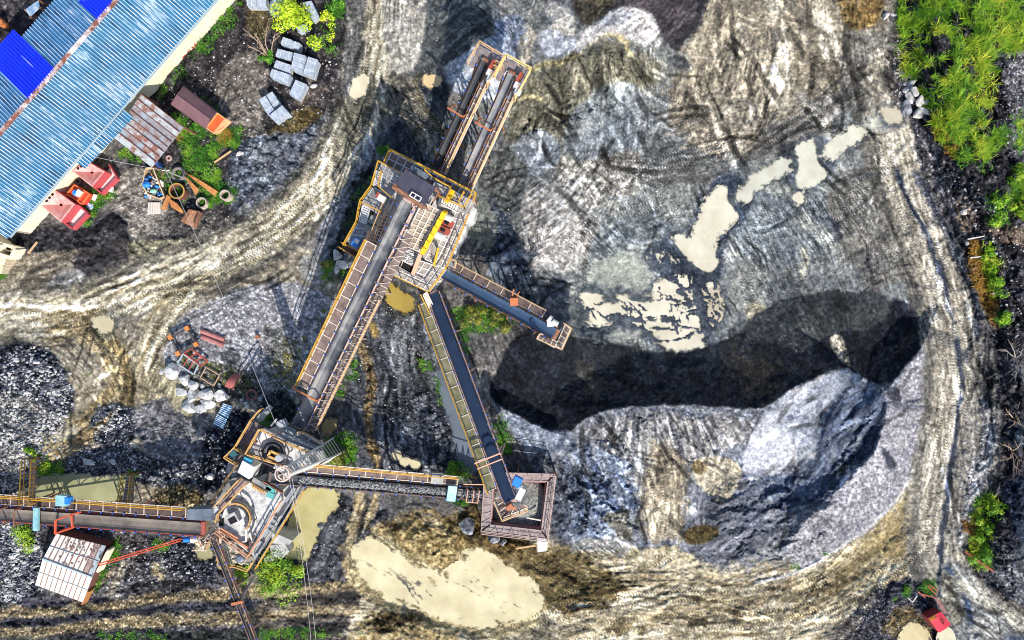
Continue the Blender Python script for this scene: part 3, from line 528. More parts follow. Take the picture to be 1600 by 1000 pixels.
# ---- wheel tracks and scrapes everywhere machines turn
rnd = random.Random(3)
def scrapes(n, poly, ang, spread, length, w=(1.1, 3.4), f=(.5, 1.5), pair=True, curve=.5, tread=.3):
    p = chaikin(poly, 1); x0, y0 = p.min(0); x1, y1 = p.max(0)
    for _ in range(n):
        for _t in range(40):
            u0 = rnd.uniform(x0, x1); v0 = rnd.uniform(y0, y1)
            if sdpoly(p, np.array([[u0]], F), np.array([[v0]], F))[0, 0] < -4: break
        a = math.radians(ang+rnd.gauss(0, spread)); l = length*rnd.uniform(.4, 1.3); cv = rnd.gauss(0, curve)/length*1.0
        pts = []; x, y = u0-math.cos(a)*l/2, v0-math.sin(a)*l/2
        for k in range(7): pts.append((x, y)); x += math.cos(a)*l/6; y += math.sin(a)*l/6; a += cv*l/6
        ww = rnd.uniform(*w); ff = rnd.choice((rnd.uniform(f[0], .8), rnd.uniform(1.15, f[1]))); tr = rnd.random() < tread
        for off in ((0, 13) if pair and rnd.random() < .5 else (0,)):
            q = np.array([(c-math.sin(a)*off, d+math.cos(a)*off) for c, d in pts], F); sl = bbox(q, ww+8)
            d, S_, D_, tot = sdline(q, U[sl]+WU[sl]*4, V[sl]+WV[sl]*4)
            m = sst(ww+1.5, ww-1, d+GR[sl]*1.5)*sst(0, tot*.25, S_)*sst(tot, tot*.75, S_)
            if tr: m = m*(.35+.65*(np.sin(S_*2*math.pi/5+D_) > 0))
            C[sl] *= (1+(ff-1)*m)[..., None]; Hh[sl] += (ff-1)*.12*m
PLAT = [(760,250),(900,150),(1060,120),(1120,20),(1380,20),(1390,170),(1440,330),(1460,440),(1290,440),(1180,470),(1140,520),(900,500),(800,430)]
scrapes(70, PLAT, 55, 25, 90, curve=.8); scrapes(45, PLAT, -35, 22, 110, curve=.8); scrapes(40, [(1060,20),(1390,0),(1390,180),(1200,260),(1080,230)], 78, 14, 120, w=(2, 7), pair=False, tread=0)
scrapes(45, [(800,150),(950,80),(1040,110),(1000,260),(830,280)], 75, 16, 70, w=(1.5, 5), pair=False, tread=0)
scrapes(50, [(880,650),(1190,650),(1080,840),(900,850)], 55, 20, 80, w=(1.5, 5), pair=False, tread=0)
scrapes(40, [(600,900),(900,870),(1240,920),(1330,880),(1260,990),(600,990)], -8, 16, 120)
scrapes(30, [(560,480),(660,460),(730,740),(560,740)], 82, 12, 90); scrapes(24, [(0,400),(480,390),(520,440),(0,520)], -20, 14, 110); scrapes(20, [(130,520),(260,520),(250,640),(60,700)], 115, 22, 80)
scrapes(26, [(0,900),(560,900),(560,990),(0,990)], -5, 6, 120); scrapes(20, [(1470,870),(1600,960),(1600,1000),(1480,1000)], 40, 12, 90, pair=False); scrapes(24, [(500,60),(660,0),(720,230),(560,400),(480,420)], 105, 25, 80)
scrapes(40, BS, 62, 25, 60, w=(3, 10), f=(.75, 1.3), pair=False, tread=0); scrapes(30, [(1180,650),(1320,590),(1450,560),(1430,700),(1250,880),(1120,860)], -50, 25, 60, w=(1.5, 5), pair=False, tread=0)
scrapes(40, [(1400,190),(1440,260),(1560,500),(1560,690),(1500,850),(1470,850),(1500,600),(1390,250)], 75, 10, 110, pair=False, w=(1, 3))

# paired tyre prints with a visible tread
def prints(pts, gap=15, w=3.2, f=(.62, 1.28), per=4.6, op=.85):
    c0 = np.array(pts, F)
    for sg in (-.5, .5):
        t = np.gradient(c0, axis=0); nn = np.stack([-t[:, 1], t[:, 0]], 1)/(np.hypot(t[:, 0], t[:, 1])[:, None]+1e-6); q = chaikin([tuple(p) for p in c0+nn*gap*sg], 2, False); sl = bbox(q, w+5)
        d, S_, D_, tot = sdline(q, U[sl]+WU[sl]*1.5, V[sl]+WV[sl]*1.5); m = sst(w+.8, w-.8, d)*sst(0, tot*.15, S_)*sst(tot, tot*.85, S_)*op*(.35+.65*fb(S_/30, D_/30, 41, 2, .5, 2))
        tr = sst(-.35, .35, np.sin(S_*2*math.pi/per+np.abs(D_)*1.1)); C[sl] *= (1+((f[0]+(f[1]-f[0])*tr)-1)*m)[..., None]; Hh[sl] -= .05*m*(1-.6*tr)
off = lambda pts, a, b: [(x+a, y+b) for x, y in pts]
prints(off(R1[2:9], 6, 6)); prints(off(R1[1:8], -14, -8)); prints(off(R1[5:12], 10, 14)); prints(off(R2[2:9], 8, 0)); prints(off(R2[1:8], -16, 0)); prints(off(R2[6:12], -14, 0)); prints(off(R3[1:7], 0, 22)); prints(off(R3[0:6], 0, -14)); prints(off(R3[2:8], 4, 44))
for q in ([(1330,130),(1240,200),(1130,240),(1010,260),(900,260)], [(880,250),(960,240),(1040,290),(1060,370)], [(1400,240),(1340,300),(1290,330),(1200,310)], [(930,320),(980,280),(1060,240),(1160,230)], [(1150,400),(1210,350),(1280,330),(1380,350)], [(1240,440),(1290,380),(1350,300),(1390,230)], [(1180,500),(1160,430),(1190,340),(1260,280)], [(990,130),(1050,160),(1110,210),(1130,290)], [(1430,420),(1380,400),(1330,350),(1310,290)], [(870,400),(930,340),(1000,330),(1070,300)], [(650,130),(655,170),(690,210),(730,250)], [(610,150),(650,185),(700,235)], [(600,480),(620,540),(606,620),(602,735)], [(650,470),(640,530),(620,600),(616,700)], [(835,870),(880,905),(920,930)], [(860,940),(930,925),(1000,915)], [(0,965),(150,955),(280,940),(420,930),(540,922)], [(0,500),(90,495),(150,520),(190,580),(180,640),(110,700)], [(230,600),(240,530),(290,460),(380,410)], [(560,790),(575,840),(556,890)], [(1000,880),(1060,870),(1030,790),(1020,720)], [(730,960),(800,975),(860,940)]): prints(q)
# dry dust and damp blotches over everything but the sand
dust = sst(.56, .8, fb(U/60, V/60, 201, 3, .6, 1.8))*sst(.45, .75, fb(U/9, V/9, 205, 4, .7, 2)); damp_ = sst(.58, .8, fb(U/75, V/75, 211, 4, .6, 1.8))*sst(.4, .7, fb(U/8, V/8, 215, 4, .7, 2))
lum = C.mean(-1); kk = sst(62, 95, lum)
C += (np.array((205, 198, 184), F)-C)*(dust*kk*.3)[..., None]; C *= 1-(damp_*.22)[..., None]*np.array((1, .96, .88), F)
# ------------------------------------------------------------------ relief
Hh += (n0-0.5)*0.5
CREST = [(770,632),(850,672),(880,682),(905,662),(940,642),(1000,634),(1100,633),(1195,642),(1225,615),(1280,588),(1322,572),(1385,610),(1440,545),(1456,510)]
hmax(ridge(CREST[2:11], 2.9, 0.034, 0.013, 60, 4))
hmax(ridge([(760,620),(800,648),(850,672),(890,684)], 1.6, 0.06, 0.03, 40, 3))
hmax(ridge([(1456,505),(1440,545),(1385,610),(1300,680),(1240,740)], 2.6, 0.028, 0.036, 50, 4))
hmax(ridge([(1350,588),(1300,640),(1286,690),(1250,726)], 3.5, 0.055, 0.016, 40, 4)); hmax(ridge([(1388,606),(1380,694),(1332,744),(1280,792),(1236,842)], 2.6, 0.024, 0.055, 50, 5))
hmax(cone(1240, 660, 2.9, 110, 1.2, -25, 1.0))
hmax(cone(868, 522, 2.6, 105, 1.1, 30, 1.0))
hmax(cone(1325, 485, 1.3, 100, 1.3, 0, 1.0)); hmax(cone(1240, 505, 1.2, 75, 1.2, 0, 1.0))
hmax(cone(955, 42, 4.0, 120, 1.6, -10, 1.0)); hmax(cone(770, 90, 3.6, 95, 1.0, 0, 1.0)); hmax(cone(810, 95, 3.4, 90, 1.0, 0, 1.0))
hmax(cone(990, -20, 4.2, 130, 1.4, 0, 1.0)); hmax(cone(1025, 48, 2.6, 60)); hmax(cone(860, 40, 3.0, 80))
hmax(cone(865, 355, 1.5, 85, 1.0, 0, 1.2)); hmax(cone(60, 590, 1.6, 90, 1.2)); hmax(cone(20, 690, 1.4, 100)); hmax(cone(660, 690, 1.2, 70))
hmax(cone(275, 785, 1.2, 42)); hmax(cone(810, 790, 1.6, 48)); hmax(cone(665, 835, 1.0, 70)); hmax(cone(180, 355, 1.0, 35)); hmax(cone(120, 450, .6, 60)); hmax(cone(1390, 945, 1.4, 70, 1.5, -30)); hmax(cone(640, 1000, 1.2, 110, 1.8))
# folds in the churned gravel
def folds(pts, amp, sc, ang, st_=3):
    p = chaikin(pts); sl = bbox(p, 30); m = sst(14, -14, sdpoly(p, U[sl], V[sl]))
    ca = math.cos(math.radians(ang)); sa = math.sin(math.radians(ang)); u = U[sl]+WU[sl]*22; v = V[sl]+WV[sl]*22
    n = fb((u*ca+v*sa)/(sc*st_), (-u*sa+v*ca)/sc, 77, 3, 0.5, 1.6); Hh[sl] += amp*m*(1-np.abs(2*n-1))
folds([(1100,760),(1200,740),(1320,760),(1310,820),(1240,890),(1120,870)], .85, 26, -25)
folds([(870,690),(1000,700),(1010,850),(900,850)], .8, 22, 55)
folds([(900,640),(1180,645),(1080,760),(960,760)], .35, 12, 48, 6)
folds([(800,130),(950,60),(1040,110),(960,180),(800,240)], .7, 14, 80, 5)
folds([(1280,640),(1380,620),(1380,720),(1290,760)], .7, 24, -50)
folds([(1420,0),(1600,0),(1600,1000),(1540,900),(1560,650),(1500,400)], .9, 20, 65)
folds([(360,215),(520,170),(470,280),(370,340)], .35, 10, 20)
folds([(560,820),(850,840),(860,950),(700,880)], .35, 14, 30)
sdE = sdpoly(chaikin(EB), U, V); Hh += 1.6*sst(0, -70, sdE)
rough = RO
Hh += rough*((fb(U/22, V/22, 41, 3, .6, 1.5)-.5)*0.42+(fb(U/9, V/9, 51, 3, .6, 1.6)-.5)*0.26+(vn(U/3.2, V/3.2, 61)-.5)*0.10)
# ------------------------------------------------------------------ pools: a hollow in the ground, filled by a sheet of water
POOLS = []
def pool(pts, z, label, A=(0.52,0.475,0.335), depth=.25, warp=5, rutamp=0.0, rut=(0, 6), name='puddle', soft=7, flat=26, rag=.11, dmp=1.0):
    p = chaikin(pts); sl = bbox(p, flat+8); u = U[sl]; v = V[sl]
    sd = sdpoly(p, u+WU[sl]*warp, v+WV[sl]*warp)-4
    k = sst(flat, 2, sd); tgt = z+np.where(sd < 0, -depth*sst(0, -soft*2.2, sd)-.012, .018+.008*np.clip(sd, 0, 14))+GR[sl]*rag*sst(-soft*2.5, -soft*.4, sd)*sst(18, 3, sd)+(vn(u/5, v/5, 9)-.5)*0.05*(sd > 0)
    if rutamp:
        ca = math.cos(math.radians(rut[0])); sa = math.sin(math.radians(rut[0])); uu = u+WU[sl]*9; vv = v+WV[sl]*9
        r = fb((uu*ca+vv*sa)/40, (-uu*sa+vv*ca)/rut[1], 31, 3, .6, 2.2); tgt = tgt+rutamp*np.maximum(0, r-.55)*(sd < 0)
    Hh[sl] = Hh[sl]*(1-k)+tgt*k
    damp = sst(13, 0, sd+GR[sl]*10)*(.75 if soft > 4 else .5)*dmp; C[sl] = C[sl]*(1-.62*damp[..., None]*np.array((1, .92, .76), F))
    POOLS.append((sl, sd < 5, z, label, A, name))
CR = (0.54, 0.505, 0.395)
pool([(1103,310),(1120,294),(1145,285),(1166,293),(1168,315),(1152,342),(1127,364),(1116,382),(1122,402),(1121,427),(1106,442),(1080,432),(1064,410),(1040,396),(1036,378),(1058,368),(1084,371),(1086,350),(1098,330)], .02, 'long hourglass shaped milky cream pool in the middle of the grey plateau', CR, .2, 5, soft=9)
pool([(1010,398),(1036,386),(1062,412),(1074,434),(1048,428),(1024,416)], .0, 'small milky pool full of mud ridges left of the hourglass one', CR, .12, 5, .3, (62, 9))
pool([(904,455),(932,446),(948,470),(975,458),(1002,466),(1022,460),(1030,438),(1068,428),(1094,440),(1100,470),(1112,505),(1104,540),(1062,548),(1030,540),(1016,522),(1000,502),(965,497),(945,510),(914,504)], .0, 'ragged milky pool broken up by dark wheel ruts south of the grey silt flat', CR, .17, 7, .20, (12, 10), soft=9, rag=.06)
pool([(1099,446),(1121,444),(1129,470),(1124,502),(1112,512),(1103,480)], .0, 'narrow beige pool beside the rutted one', (0.42,0.37,0.27))
pool([(1225,240),(1245,228),(1275,220),(1298,228),(1300,262),(1280,280),(1258,295),(1240,285),(1222,272)], .03, 'pale silty pool in the upper east of the plateau', (0.5,0.49,0.40))
pool([(1150,304),(1170,280),(1195,262),(1232,244),(1238,268),(1202,281),(1178,297),(1164,318)], .03, 'thin pale pool trailing west from the silty one', (0.45,0.44,0.36), .1, 6, .05, (-20, 6), dmp=.3)
pool([(1288,236),(1312,212),(1340,197),(1353,207),(1338,220),(1316,232),(1298,252)], .03, 'little pale pool at the end of the diagonal wheel tracks', (0.5,0.48,0.38), .15, 5, dmp=.4)
pool([(1376,170),(1396,168),(1406,178),(1404,190),(1388,191)], .03, 'little tan pool beside the white boulders', (0.44,0.4,0.3))
pool([(1242,305),(1248,302),(1254,308),(1250,315),(1243,314)], .02, 'tiny round cream puddle under the silty pool', CR, .15, 1, soft=3, flat=10)
pool([(560,122),(570,118),(573,130),(565,148),(556,154),(549,148),(554,132)], .0, 'cream puddle in the middle of the curving dirt road', (0.6,0.53,0.38), .2, 2, soft=4, flat=14)
pool([(668,121),(684,120),(687,126),(682,132),(668,133),(663,128)], -.1, 'small bright tan puddle in dark ground west of the twin conveyors', (0.6,0.46,0.25), .2, 1.5, soft=3, flat=14)
pool([(148,500),(165,494),(177,502),(172,513),(155,512)], -.02, 'tan puddle where the western tracks meet', (0.43,0.38,0.25), .12, 3, soft=4, flat=12)
pool([(60,748),(100,742),(150,748),(196,752),(190,775),(160,784),(120,784),(60,786),(45,770)], -.15, 'long greenish pond above the western conveyor', (0.30,0.30,0.17), .4, 5, name='pond')
pool([(480,768),(505,765),(526,776),(520,795),(505,808),(492,838),(478,868),(462,874),(446,865),(448,840),(455,815),(462,790)], -.2, 'yellow green pond beside the lower crusher', (0.40,0.36,0.17), .5, 4, name='pond')
pool([(320,852),(335,862),(338,875),(318,872),(306,860)], -.1, 'small green puddle at the western foot of the lower crusher', (0.3,0.28,0.15), .3, 3)
pool([(345,862),(362,868),(360,882),(345,884)], -.1, 'green puddle under the ledge of the lower crusher', (0.28,0.26,0.13), .3, 3)
pool([(602,442),(612,446),(620,462),(640,468),(643,480),(632,487),(615,472),(604,458)], -.05, 'ochre puddle under the main plant', (0.30,0.22,0.055), .3, 3, soft=4, flat=14)
pool([(511,660),(520,657),(524,664),(518,670),(510,676),(507,668)], -.05, 'brown puddle beside the long belt near the upper crusher', (0.26,0.20,0.10), .15, 4, soft=3, flat=8)
pool([(552,858),(586,838),(604,858),(630,873),(655,880),(676,896),(690,910),(700,893),(720,886),(728,858),(752,864),(792,888),(822,910),(846,938),(828,960),(782,972),(740,978),(700,965),(650,946),(600,926),(566,900)], .05, 'large cream pool with two lobes sweeping below the square basin', (0.55,0.49,0.31), .14, 8, .22, (35, 12), name='pond', soft=14, dmp=.15)
pool([(1415,985),(1430,975),(1445,990),(1452,1015),(1405,1015)], .3, 'sandy cream puddle beside the red hut', (0.5,0.42,0.24), .2, 4, soft=4, flat=12)
pool([(1472,990),(1482,986),(1486,1010),(1470,1010)], .3, 'pale puddle at the corner of the red hut', (0.5,0.47,0.33), .2, 2, soft=3, flat=10)
pool([(692,560),(702,600),(718,650),(732,700),(738,735),(728,735),(716,690),(704,640),(690,590)], -.12, 'narrow blue grey ditch of water under the long eastern belt', (0.12,0.14,0.17), .25, 5, soft=4, flat=16, name='ditch_water')
for i, q in enumerate(([(617,712),(621,711),(622,714),(618,715)], [(631,721),(636,720),(637,724),(632,725)], [(646,724),(651,723),(652,728),(647,729)])):
    pool(q, .0, ('smallest', 'middle', 'largest')[i]+' of three tan puddles above the horizontal belt', (0.56,0.5,0.33), .15, 1, soft=2, flat=6)
rnd = random.Random(8)
def mud_ridges(n, poly, ang, spread, length, z=.07):
    p = chaikin(poly, 1); x0, y0 = p.min(0); x1, y1 = p.max(0)
    for _ in range(n):
        for _t in range(40):
            u0 = rnd.uniform(x0, x1); v0 = rnd.uniform(y0, y1)
            if sdpoly(p, np.array([[u0]], F), np.array([[v0]], F))[0, 0] < 0: break
        a = math.radians(ang+rnd.gauss(0, spread)); l = length*rnd.uniform(.5, 1.3)
        q = np.array([(u0+math.cos(a)*l*t, v0+math.sin(a)*l*t) for t in (-.5, -.2, .2, .5)], F); sl = bbox(q, 14)
        d, S_, D_, tot = sdline(q, U[sl]+WU[sl]*9, V[sl]+WV[sl]*9); ww = rnd.uniform(.5, 2.2)
        m = sst(ww+1.5, ww-1.2, d+GR[sl]*4); Hh[sl] = np.maximum(Hh[sl], Hh[sl]*(1-m)+z*m); C[sl] = C[sl]*(1-.6*m[..., None])+.6*m[..., None]*np.array((66, 72, 84), F)
mud_ridges(26, [(1016,398),(1036,385),(1066,420),(1070,440),(1030,430)], 60, 25, 26)
mud_ridges(20, [(1026,440),(1095,436),(1110,500),(1098,540),(1035,535)], 5, 14, 42); mud_ridges(14, [(1026,440),(1095,436),(1110,500),(1098,540),(1035,535)], 80, 14, 22)
mud_ridges(8, [(1098,448),(1126,450),(1118,505)], 78, 6, 34); mud_ridges(24, [(905,480),(940,470),(1030,480),(1028,520),(930,510)], 28, 25, 24)
mud_ridges(8, [(570,870),(700,930),(690,945),(580,890)], 40, 12, 50, .1); mud_ridges(7, [(700,900),(820,930),(780,960)], 38, 10, 60, .1)
# ------------------------------------------------------------------ meshes
HT = Hh
def hgt(u, v):
    j = min(max((u-us[0])/STEP, 0), NX-1.01); i = min(max((v-vs[0])/STEP, 0), NY-1.01)
    return float(HT[int(round(i)), int(round(j))])
def G(u, v, dz=0.0):              # point on the ground seen at (u, v)
    z = hgt(u, v); return Wp(u, v, z+dz)
K = (CAMH-HT)/CAMH/PX
co = np.stack([(U-800)*K, (500-V)*K, HT], -1).astype(F)
n1 = fb(U/3.0, V/3.0, 87, 2, .6, 1.6); n2 = fb(U/70, V/70, 93, 4, .6, 1.6)
n3 = fb(U/5.5, V/5.5, 121, 3, .7, 2.4)
Cc = np.clip(C*(1+(0.38*n1[..., None]-.19)*(.4+.6*sst(.05, .4, RO))[..., None])*(0.90+0.22*n3[..., None]*(1-.5*ST[..., None]))*(0.95+0.12*n2[..., None]), 4, 250)
alb = np.clip(lin(Cc)/1.36, 0.004, 0.72)
def terrain_material():
    m = bpy.data.materials.new('quarry_ground'); m.use_nodes = True; nt = m.node_tree; n = nt.nodes; L = nt.links; b = n['Principled BSDF']
    b.inputs['Roughness'].default_value = .95; b.inputs['Specular IOR Level'].default_value = .12
    a = n.new('ShaderNodeAttribute'); a.attribute_name = 'soil'; s = n.new('ShaderNodeAttribute'); s.attribute_name = 'stone'
    g = n.new('ShaderNodeNewGeometry'); P = g.outputs['Position']
    nz = n.new('ShaderNodeTexNoise'); nz.inputs['Scale'].default_value = 5.5; nz.inputs['Detail'].default_value = 4; nz.inputs['Roughness'].default_value = .7; L.new(P, nz.inputs[0])
    nf = n.new('ShaderNodeTexNoise'); nf.inputs['Scale'].default_value = 3.2; nf.inputs['Detail'].default_value = 8; nf.inputs['Roughness'].default_value = .82; L.new(P, nf.inputs[0])
    mf = n.new('ShaderNodeMapRange'); mf.inputs[1].default_value = .36; mf.inputs[2].default_value = .64; mf.inputs[3].default_value = .66; mf.inputs[4].default_value = 1.36; L.new(nf.outputs[0], mf.inputs[0])
    mr = n.new('ShaderNodeMapRange'); mr.inputs[1].default_value = .3; mr.inputs[2].default_value = .7; mr.inputs[3].default_value = .72; mr.inputs[4].default_value = 1.3; L.new(nz.outputs[0], mr.inputs[0])
    vo = n.new('ShaderNodeTexVoronoi'); vo.inputs['Scale'].default_value = 4.2; L.new(P, vo.inputs[0])
    sp = n.new('ShaderNodeSeparateColor'); L.new(vo.outputs['Color'], sp.inputs[0])
    pw = n.new('ShaderNodeMath'); pw.operation = 'POWER'; pw.inputs[1].default_value = 2.2; L.new(sp.outputs[0], pw.inputs[0])
    m2 = n.new('ShaderNodeMapRange'); m2.inputs[3].default_value = .35; m2.inputs[4].default_value = 2.6; L.new(pw.outputs[0], m2.inputs[0])
    ed = n.new('ShaderNodeMapRange'); ed.inputs[1].default_value = .25; ed.inputs[2].default_value = .75; ed.inputs[3].default_value = 1.15; ed.inputs[4].default_value = .25; L.new(vo.outputs['Distance'], ed.inputs[0])
    mm = n.new('ShaderNodeMath'); mm.operation = 'MULTIPLY'; L.new(m2.outputs[0], mm.inputs[0]); L.new(ed.outputs[0], mm.inputs[1])
    mx = n.new('ShaderNodeMix'); mx.data_type = 'FLOAT'; mx.inputs[2].default_value = 1; L.new(s.outputs['Fac'], mx.inputs[0]); L.new(mm.outputs[0], mx.inputs[3])
    m3 = n.new('ShaderNodeMath'); m3.operation = 'MULTIPLY'; L.new(mr.outputs[0], m3.inputs[0]); L.new(mx.outputs[0], m3.inputs[1])
    m4 = n.new('ShaderNodeMath'); m4.operation = 'MULTIPLY'; L.new(m3.outputs[0], m4.inputs[0]); L.new(mf.outputs[0], m4.inputs[1]); m3 = m4
    vm = n.new('ShaderNodeVectorMath'); vm.operation = 'SCALE'; L.new(a.outputs['Color'], vm.inputs[0]); L.new(m3.outputs[0], vm.inputs[3]); L.new(vm.outputs[0], b.inputs['Base Color'])
    hs = n.new('ShaderNodeMath'); hs.operation = 'MULTIPLY_ADD'; L.new(ed.outputs[0], hs.inputs[0]); L.new(s.outputs['Fac'], hs.inputs[1]); L.new(nz.outputs[0], hs.inputs[2])
    bp = n.new('ShaderNodeBump'); bp.inputs['Strength'].default_value = .6; bp.inputs['Distance'].default_value = .14; L.new(hs.outputs[0], bp.inputs['Height']); L.new(bp.outputs[0], b.inputs['Normal'])
    return m
GM = terrain_material()
def grid_mesh(name, fmask, **kw):
    """the faces of the height field where fmask is true, as one mesh"""
    ii, jj = np.nonzero(fmask)
    q = np.stack([ii*NX+jj, (ii+1)*NX+jj, (ii+1)*NX+jj+1, ii*NX+jj+1], -1)
    used, inv = np.unique(q, return_inverse=True); nf = len(q)
    me = bpy.data.meshes.new(name); me.vertices.add(len(used)); me.loops.add(nf*4); me.polygons.add(nf)
    me.vertices.foreach_set('co', co.reshape(-1, 3)[used].ravel()); me.loops.foreach_set('vertex_index', inv.astype(np.int32).ravel())
    me.polygons.foreach_set('loop_start', np.arange(0, nf*4, 4, dtype=np.int32)); me.polygons.foreach_set('use_smooth', np.ones(nf, bool))
    me.update(calc_edges=True)
    at = me.attributes.new('soil', 'FLOAT_COLOR', 'POINT'); c4 = np.ones((len(used), 4), F); c4[:, :3] = alb.reshape(-1, 3)[used]; at.data.foreach_set('color', c4.ravel())
    at = me.attributes.new('stone', 'FLOAT', 'POINT'); at.data.foreach_set('value', ST.ravel()[used].astype(F))
    me.materials.append(GM); o = bpy.data.objects.new(name, me); COL.objects.link(o); return tag(o, **kw)
UC = U[:-1, :-1]; VC = V[:-1, :-1]; WUc = WU[:-1, :-1]; WVc = WV[:-1, :-1]
owner = np.zeros(UC.shape, np.int8)
def own(idx, pts, warp=8):
    p = chaikin(pts); sl = bbox(p, warp); sl = (slice(sl[0].start, min(sl[0].stop, NY-1)), slice(sl[1].start, min(sl[1].stop, NX-1)))
    owner[sl] = np.where(sdpoly(p, UC[sl]+WUc[sl]*warp, VC[sl]+WVc[sl]*warp) < 0, idx, owner[sl])
def ownline(idx, pts, w, warp=7):
    p = chaikin(pts, 2, False); d = sdline(p, UC+WUc*warp, VC+WVc*warp)[0]; owner[d < w] = idx
ownline(1, R1, 44); ownline(1, R2, 46); own(1, [(560,1060),(700,960),(860,965),(990,880),(1110,888),(1180,910),(1250,900),(1330,852),(1400,792),(1445,720),(1485,860),(1410,895),(1350,935),(1290,1000),(1280,1080),(560,1080)])
HEAPS = [
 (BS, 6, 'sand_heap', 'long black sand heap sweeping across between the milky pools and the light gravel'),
 ([(762,620),(800,648),(850,672),(880,682),(905,662),(940,642),(1000,634),(1100,633),(1195,642),(1165,690),(1080,720),(1060,852),(900,862),(862,830),(840,740),(785,660)], 4, 'gravel_heap', 'broad streaked blue grey gravel heap right of the receiving basin'),
 ([(1195,642),(1225,615),(1280,588),(1322,572),(1385,610),(1440,545),(1456,510),(1464,560),(1458,640),(1436,720),(1392,790),(1322,850),(1240,897),(1180,908),(1100,882),(1062,852),(1080,720),(1165,690)], 4, 'gravel_heap', 'crescent of light grey gravel with a dark hollow inside the bend of the road'),
 ([(915,48),(955,18),(990,10),(1016,20),(1038,60),(1030,74),(1000,70),(960,48),(930,62),(892,92),(902,62)], 7, 'gravel_heap', 'white gravel heap beside the dark brown one'),
 ([(880,-60),(1120,-60),(1095,40),(1045,78),(1038,56),(1016,20),(985,8),(950,18),(912,42),(892,20)], 8, 'soil_heap', 'dark brown heap behind the white gravel heap'),
 ([(692,108),(720,85),(755,62),(795,55),(810,100),(790,150),(740,158),(705,142)], 8, 'sand_heap', 'pale blue grey sand cone under the heads of the twin conveyors'),
 ([(236,775),(262,756),(300,756),(318,780),(310,798),(250,800)], 6, 'gravel_heap', 'small tan gravel heap left of the lower crusher'),
 ([(-100,535),(0,536),(60,538),(100,570),(120,620),(112,652),(70,690),(45,740),(40,775),(-100,790)], 8, 'stone_heap', 'wide heap of loose dark and pale stones west of the tracks'),
]
for i, hp in enumerate(HEAPS): own(2+i, hp[0], hp[1])
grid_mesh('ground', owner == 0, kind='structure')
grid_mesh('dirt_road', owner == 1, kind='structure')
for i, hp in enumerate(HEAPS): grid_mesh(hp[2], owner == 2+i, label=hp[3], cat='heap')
# land beyond the picture, out to the horizon
mb = MB(); ring = []
edge = [co[0, j] for j in range(0, NX, 40)]+[co[0, -1]]+[co[i, -1] for i in range(40, NY-1, 40)]+[co[-1, -1]]+[co[-1, j] for j in range(NX-41, 0, -40)]+[co[-1, 0]]+[co[i, 0] for i in range(NY-41, 40, -40)]
rings = [edge]
for d in (4, 12, 30, 80, 300, 1500):
    rr = []
    for k, e in enumerate(edge):
        v2 = Vector((e[0], e[1], 0)); n = v2.normalized(); rr.append((e[0]+n.x*d, e[1]+n.y*d, (0.25*math.sin(k*1.7)+0.3*math.sin(k*.37+d))*min(1, d/10)*(1+d*.004)-.1))
    rings.append(rr)
ne = len(edge)
vsx = [tuple(map(float, p)) for r in rings for p in r]
mb.add(vsx, [(i*ne+k, i*ne+(k+1) % ne, (i+1)*ne+(k+1) % ne, (i+1)*ne+k) for i in range(len(rings)-1) for k in range(ne)])
tag(mb.build('outer_ground', mat('outer_soil', (.07,.068,.06), .95, 0, (.14,.13,.10), .25, .7, .4), smooth=True), kind='structure')
def water_material():
    m = bpy.data.materials.new('muddy_water'); m.use_nodes = True; nt = m.node_tree; n = nt.nodes; L = nt.links; b = n['Principled BSDF']
    b.inputs['Roughness'].default_value = .12; b.inputs['Specular IOR Level'].default_value = .4
    a = n.new('ShaderNodeAttribute'); a.attribute_name = 'silt'; L.new(a.outputs['Color'], b.inputs['Base Color'])
    g = n.new('ShaderNodeNewGeometry'); nz = n.new('ShaderNodeTexNoise'); nz.inputs['Scale'].default_value = 1.6; nz.inputs['Detail'].default_value = 3; L.new(g.outputs['Position'], nz.inputs[0])
    bp = n.new('ShaderNodeBump'); bp.inputs['Strength'].default_value = .06; bp.inputs['Distance'].default_value = .05; L.new(nz.outputs[0], bp.inputs['Height']); L.new(bp.outputs[0], b.inputs['Normal']); return m
WM = water_material()
for i, (sl, msk, z, label, A, name) in enumerate(POOLS):
    zz = z+.004*i; k_ = (CAMH-zz)/CAMH/PX; u = U[sl]; v = V[sl]; h, w = u.shape; dep = np.clip(zz-Hh[sl], 0, 1); mottle = fb(u/26, v/26, 61+i, 4, .6, 1.8); fine = fb(u/9, v/9, 71+i, 3, .6, 1.6)
    t = sst(.0, .06, dep+(mottle-.5)*.05)[..., None]; wet = alb[sl]*np.array((.80, .76, .66), F); colr = wet*(1-t)+t*(np.array(A, F)*(.84+.26*mottle+.08*fine)[..., None]*np.array((1, .985, .96), F)**(2*(1-mottle))[..., None])
    ii, jj = np.nonzero(msk[:-1, :-1] & (dep[:-1, :-1]+dep[1:, 1:]+dep[1:, :-1]+dep[:-1, 1:] > 0)); q = np.stack([ii*w+jj, (ii+1)*w+jj, (ii+1)*w+jj+1, ii*w+jj+1], -1)
    if len(q) == 0: continue
    used, inv = np.unique(q, return_inverse=True); vv = np.stack([((u-800)*k_).ravel()[used], ((500-v)*k_).ravel()[used], np.full(len(used), zz, F)], -1)
    me = bpy.data.meshes.new(name); me.from_pydata(vv.tolist(), [], inv.reshape(-1, 4).tolist()); at = me.attributes.new('silt', 'FLOAT_COLOR', 'POINT'); c4 = np.ones((len(used), 4), F); c4[:, :3] = np.clip(colr, .003, .75).reshape(-1, 3)[used]; at.data.foreach_set('color', c4.ravel()); me.materials.append(WM)
    o = bpy.data.objects.new(name, me); COL.objects.link(o); tag(o, label, 'pool' if name == 'pond' else 'puddle', None, 'structure')
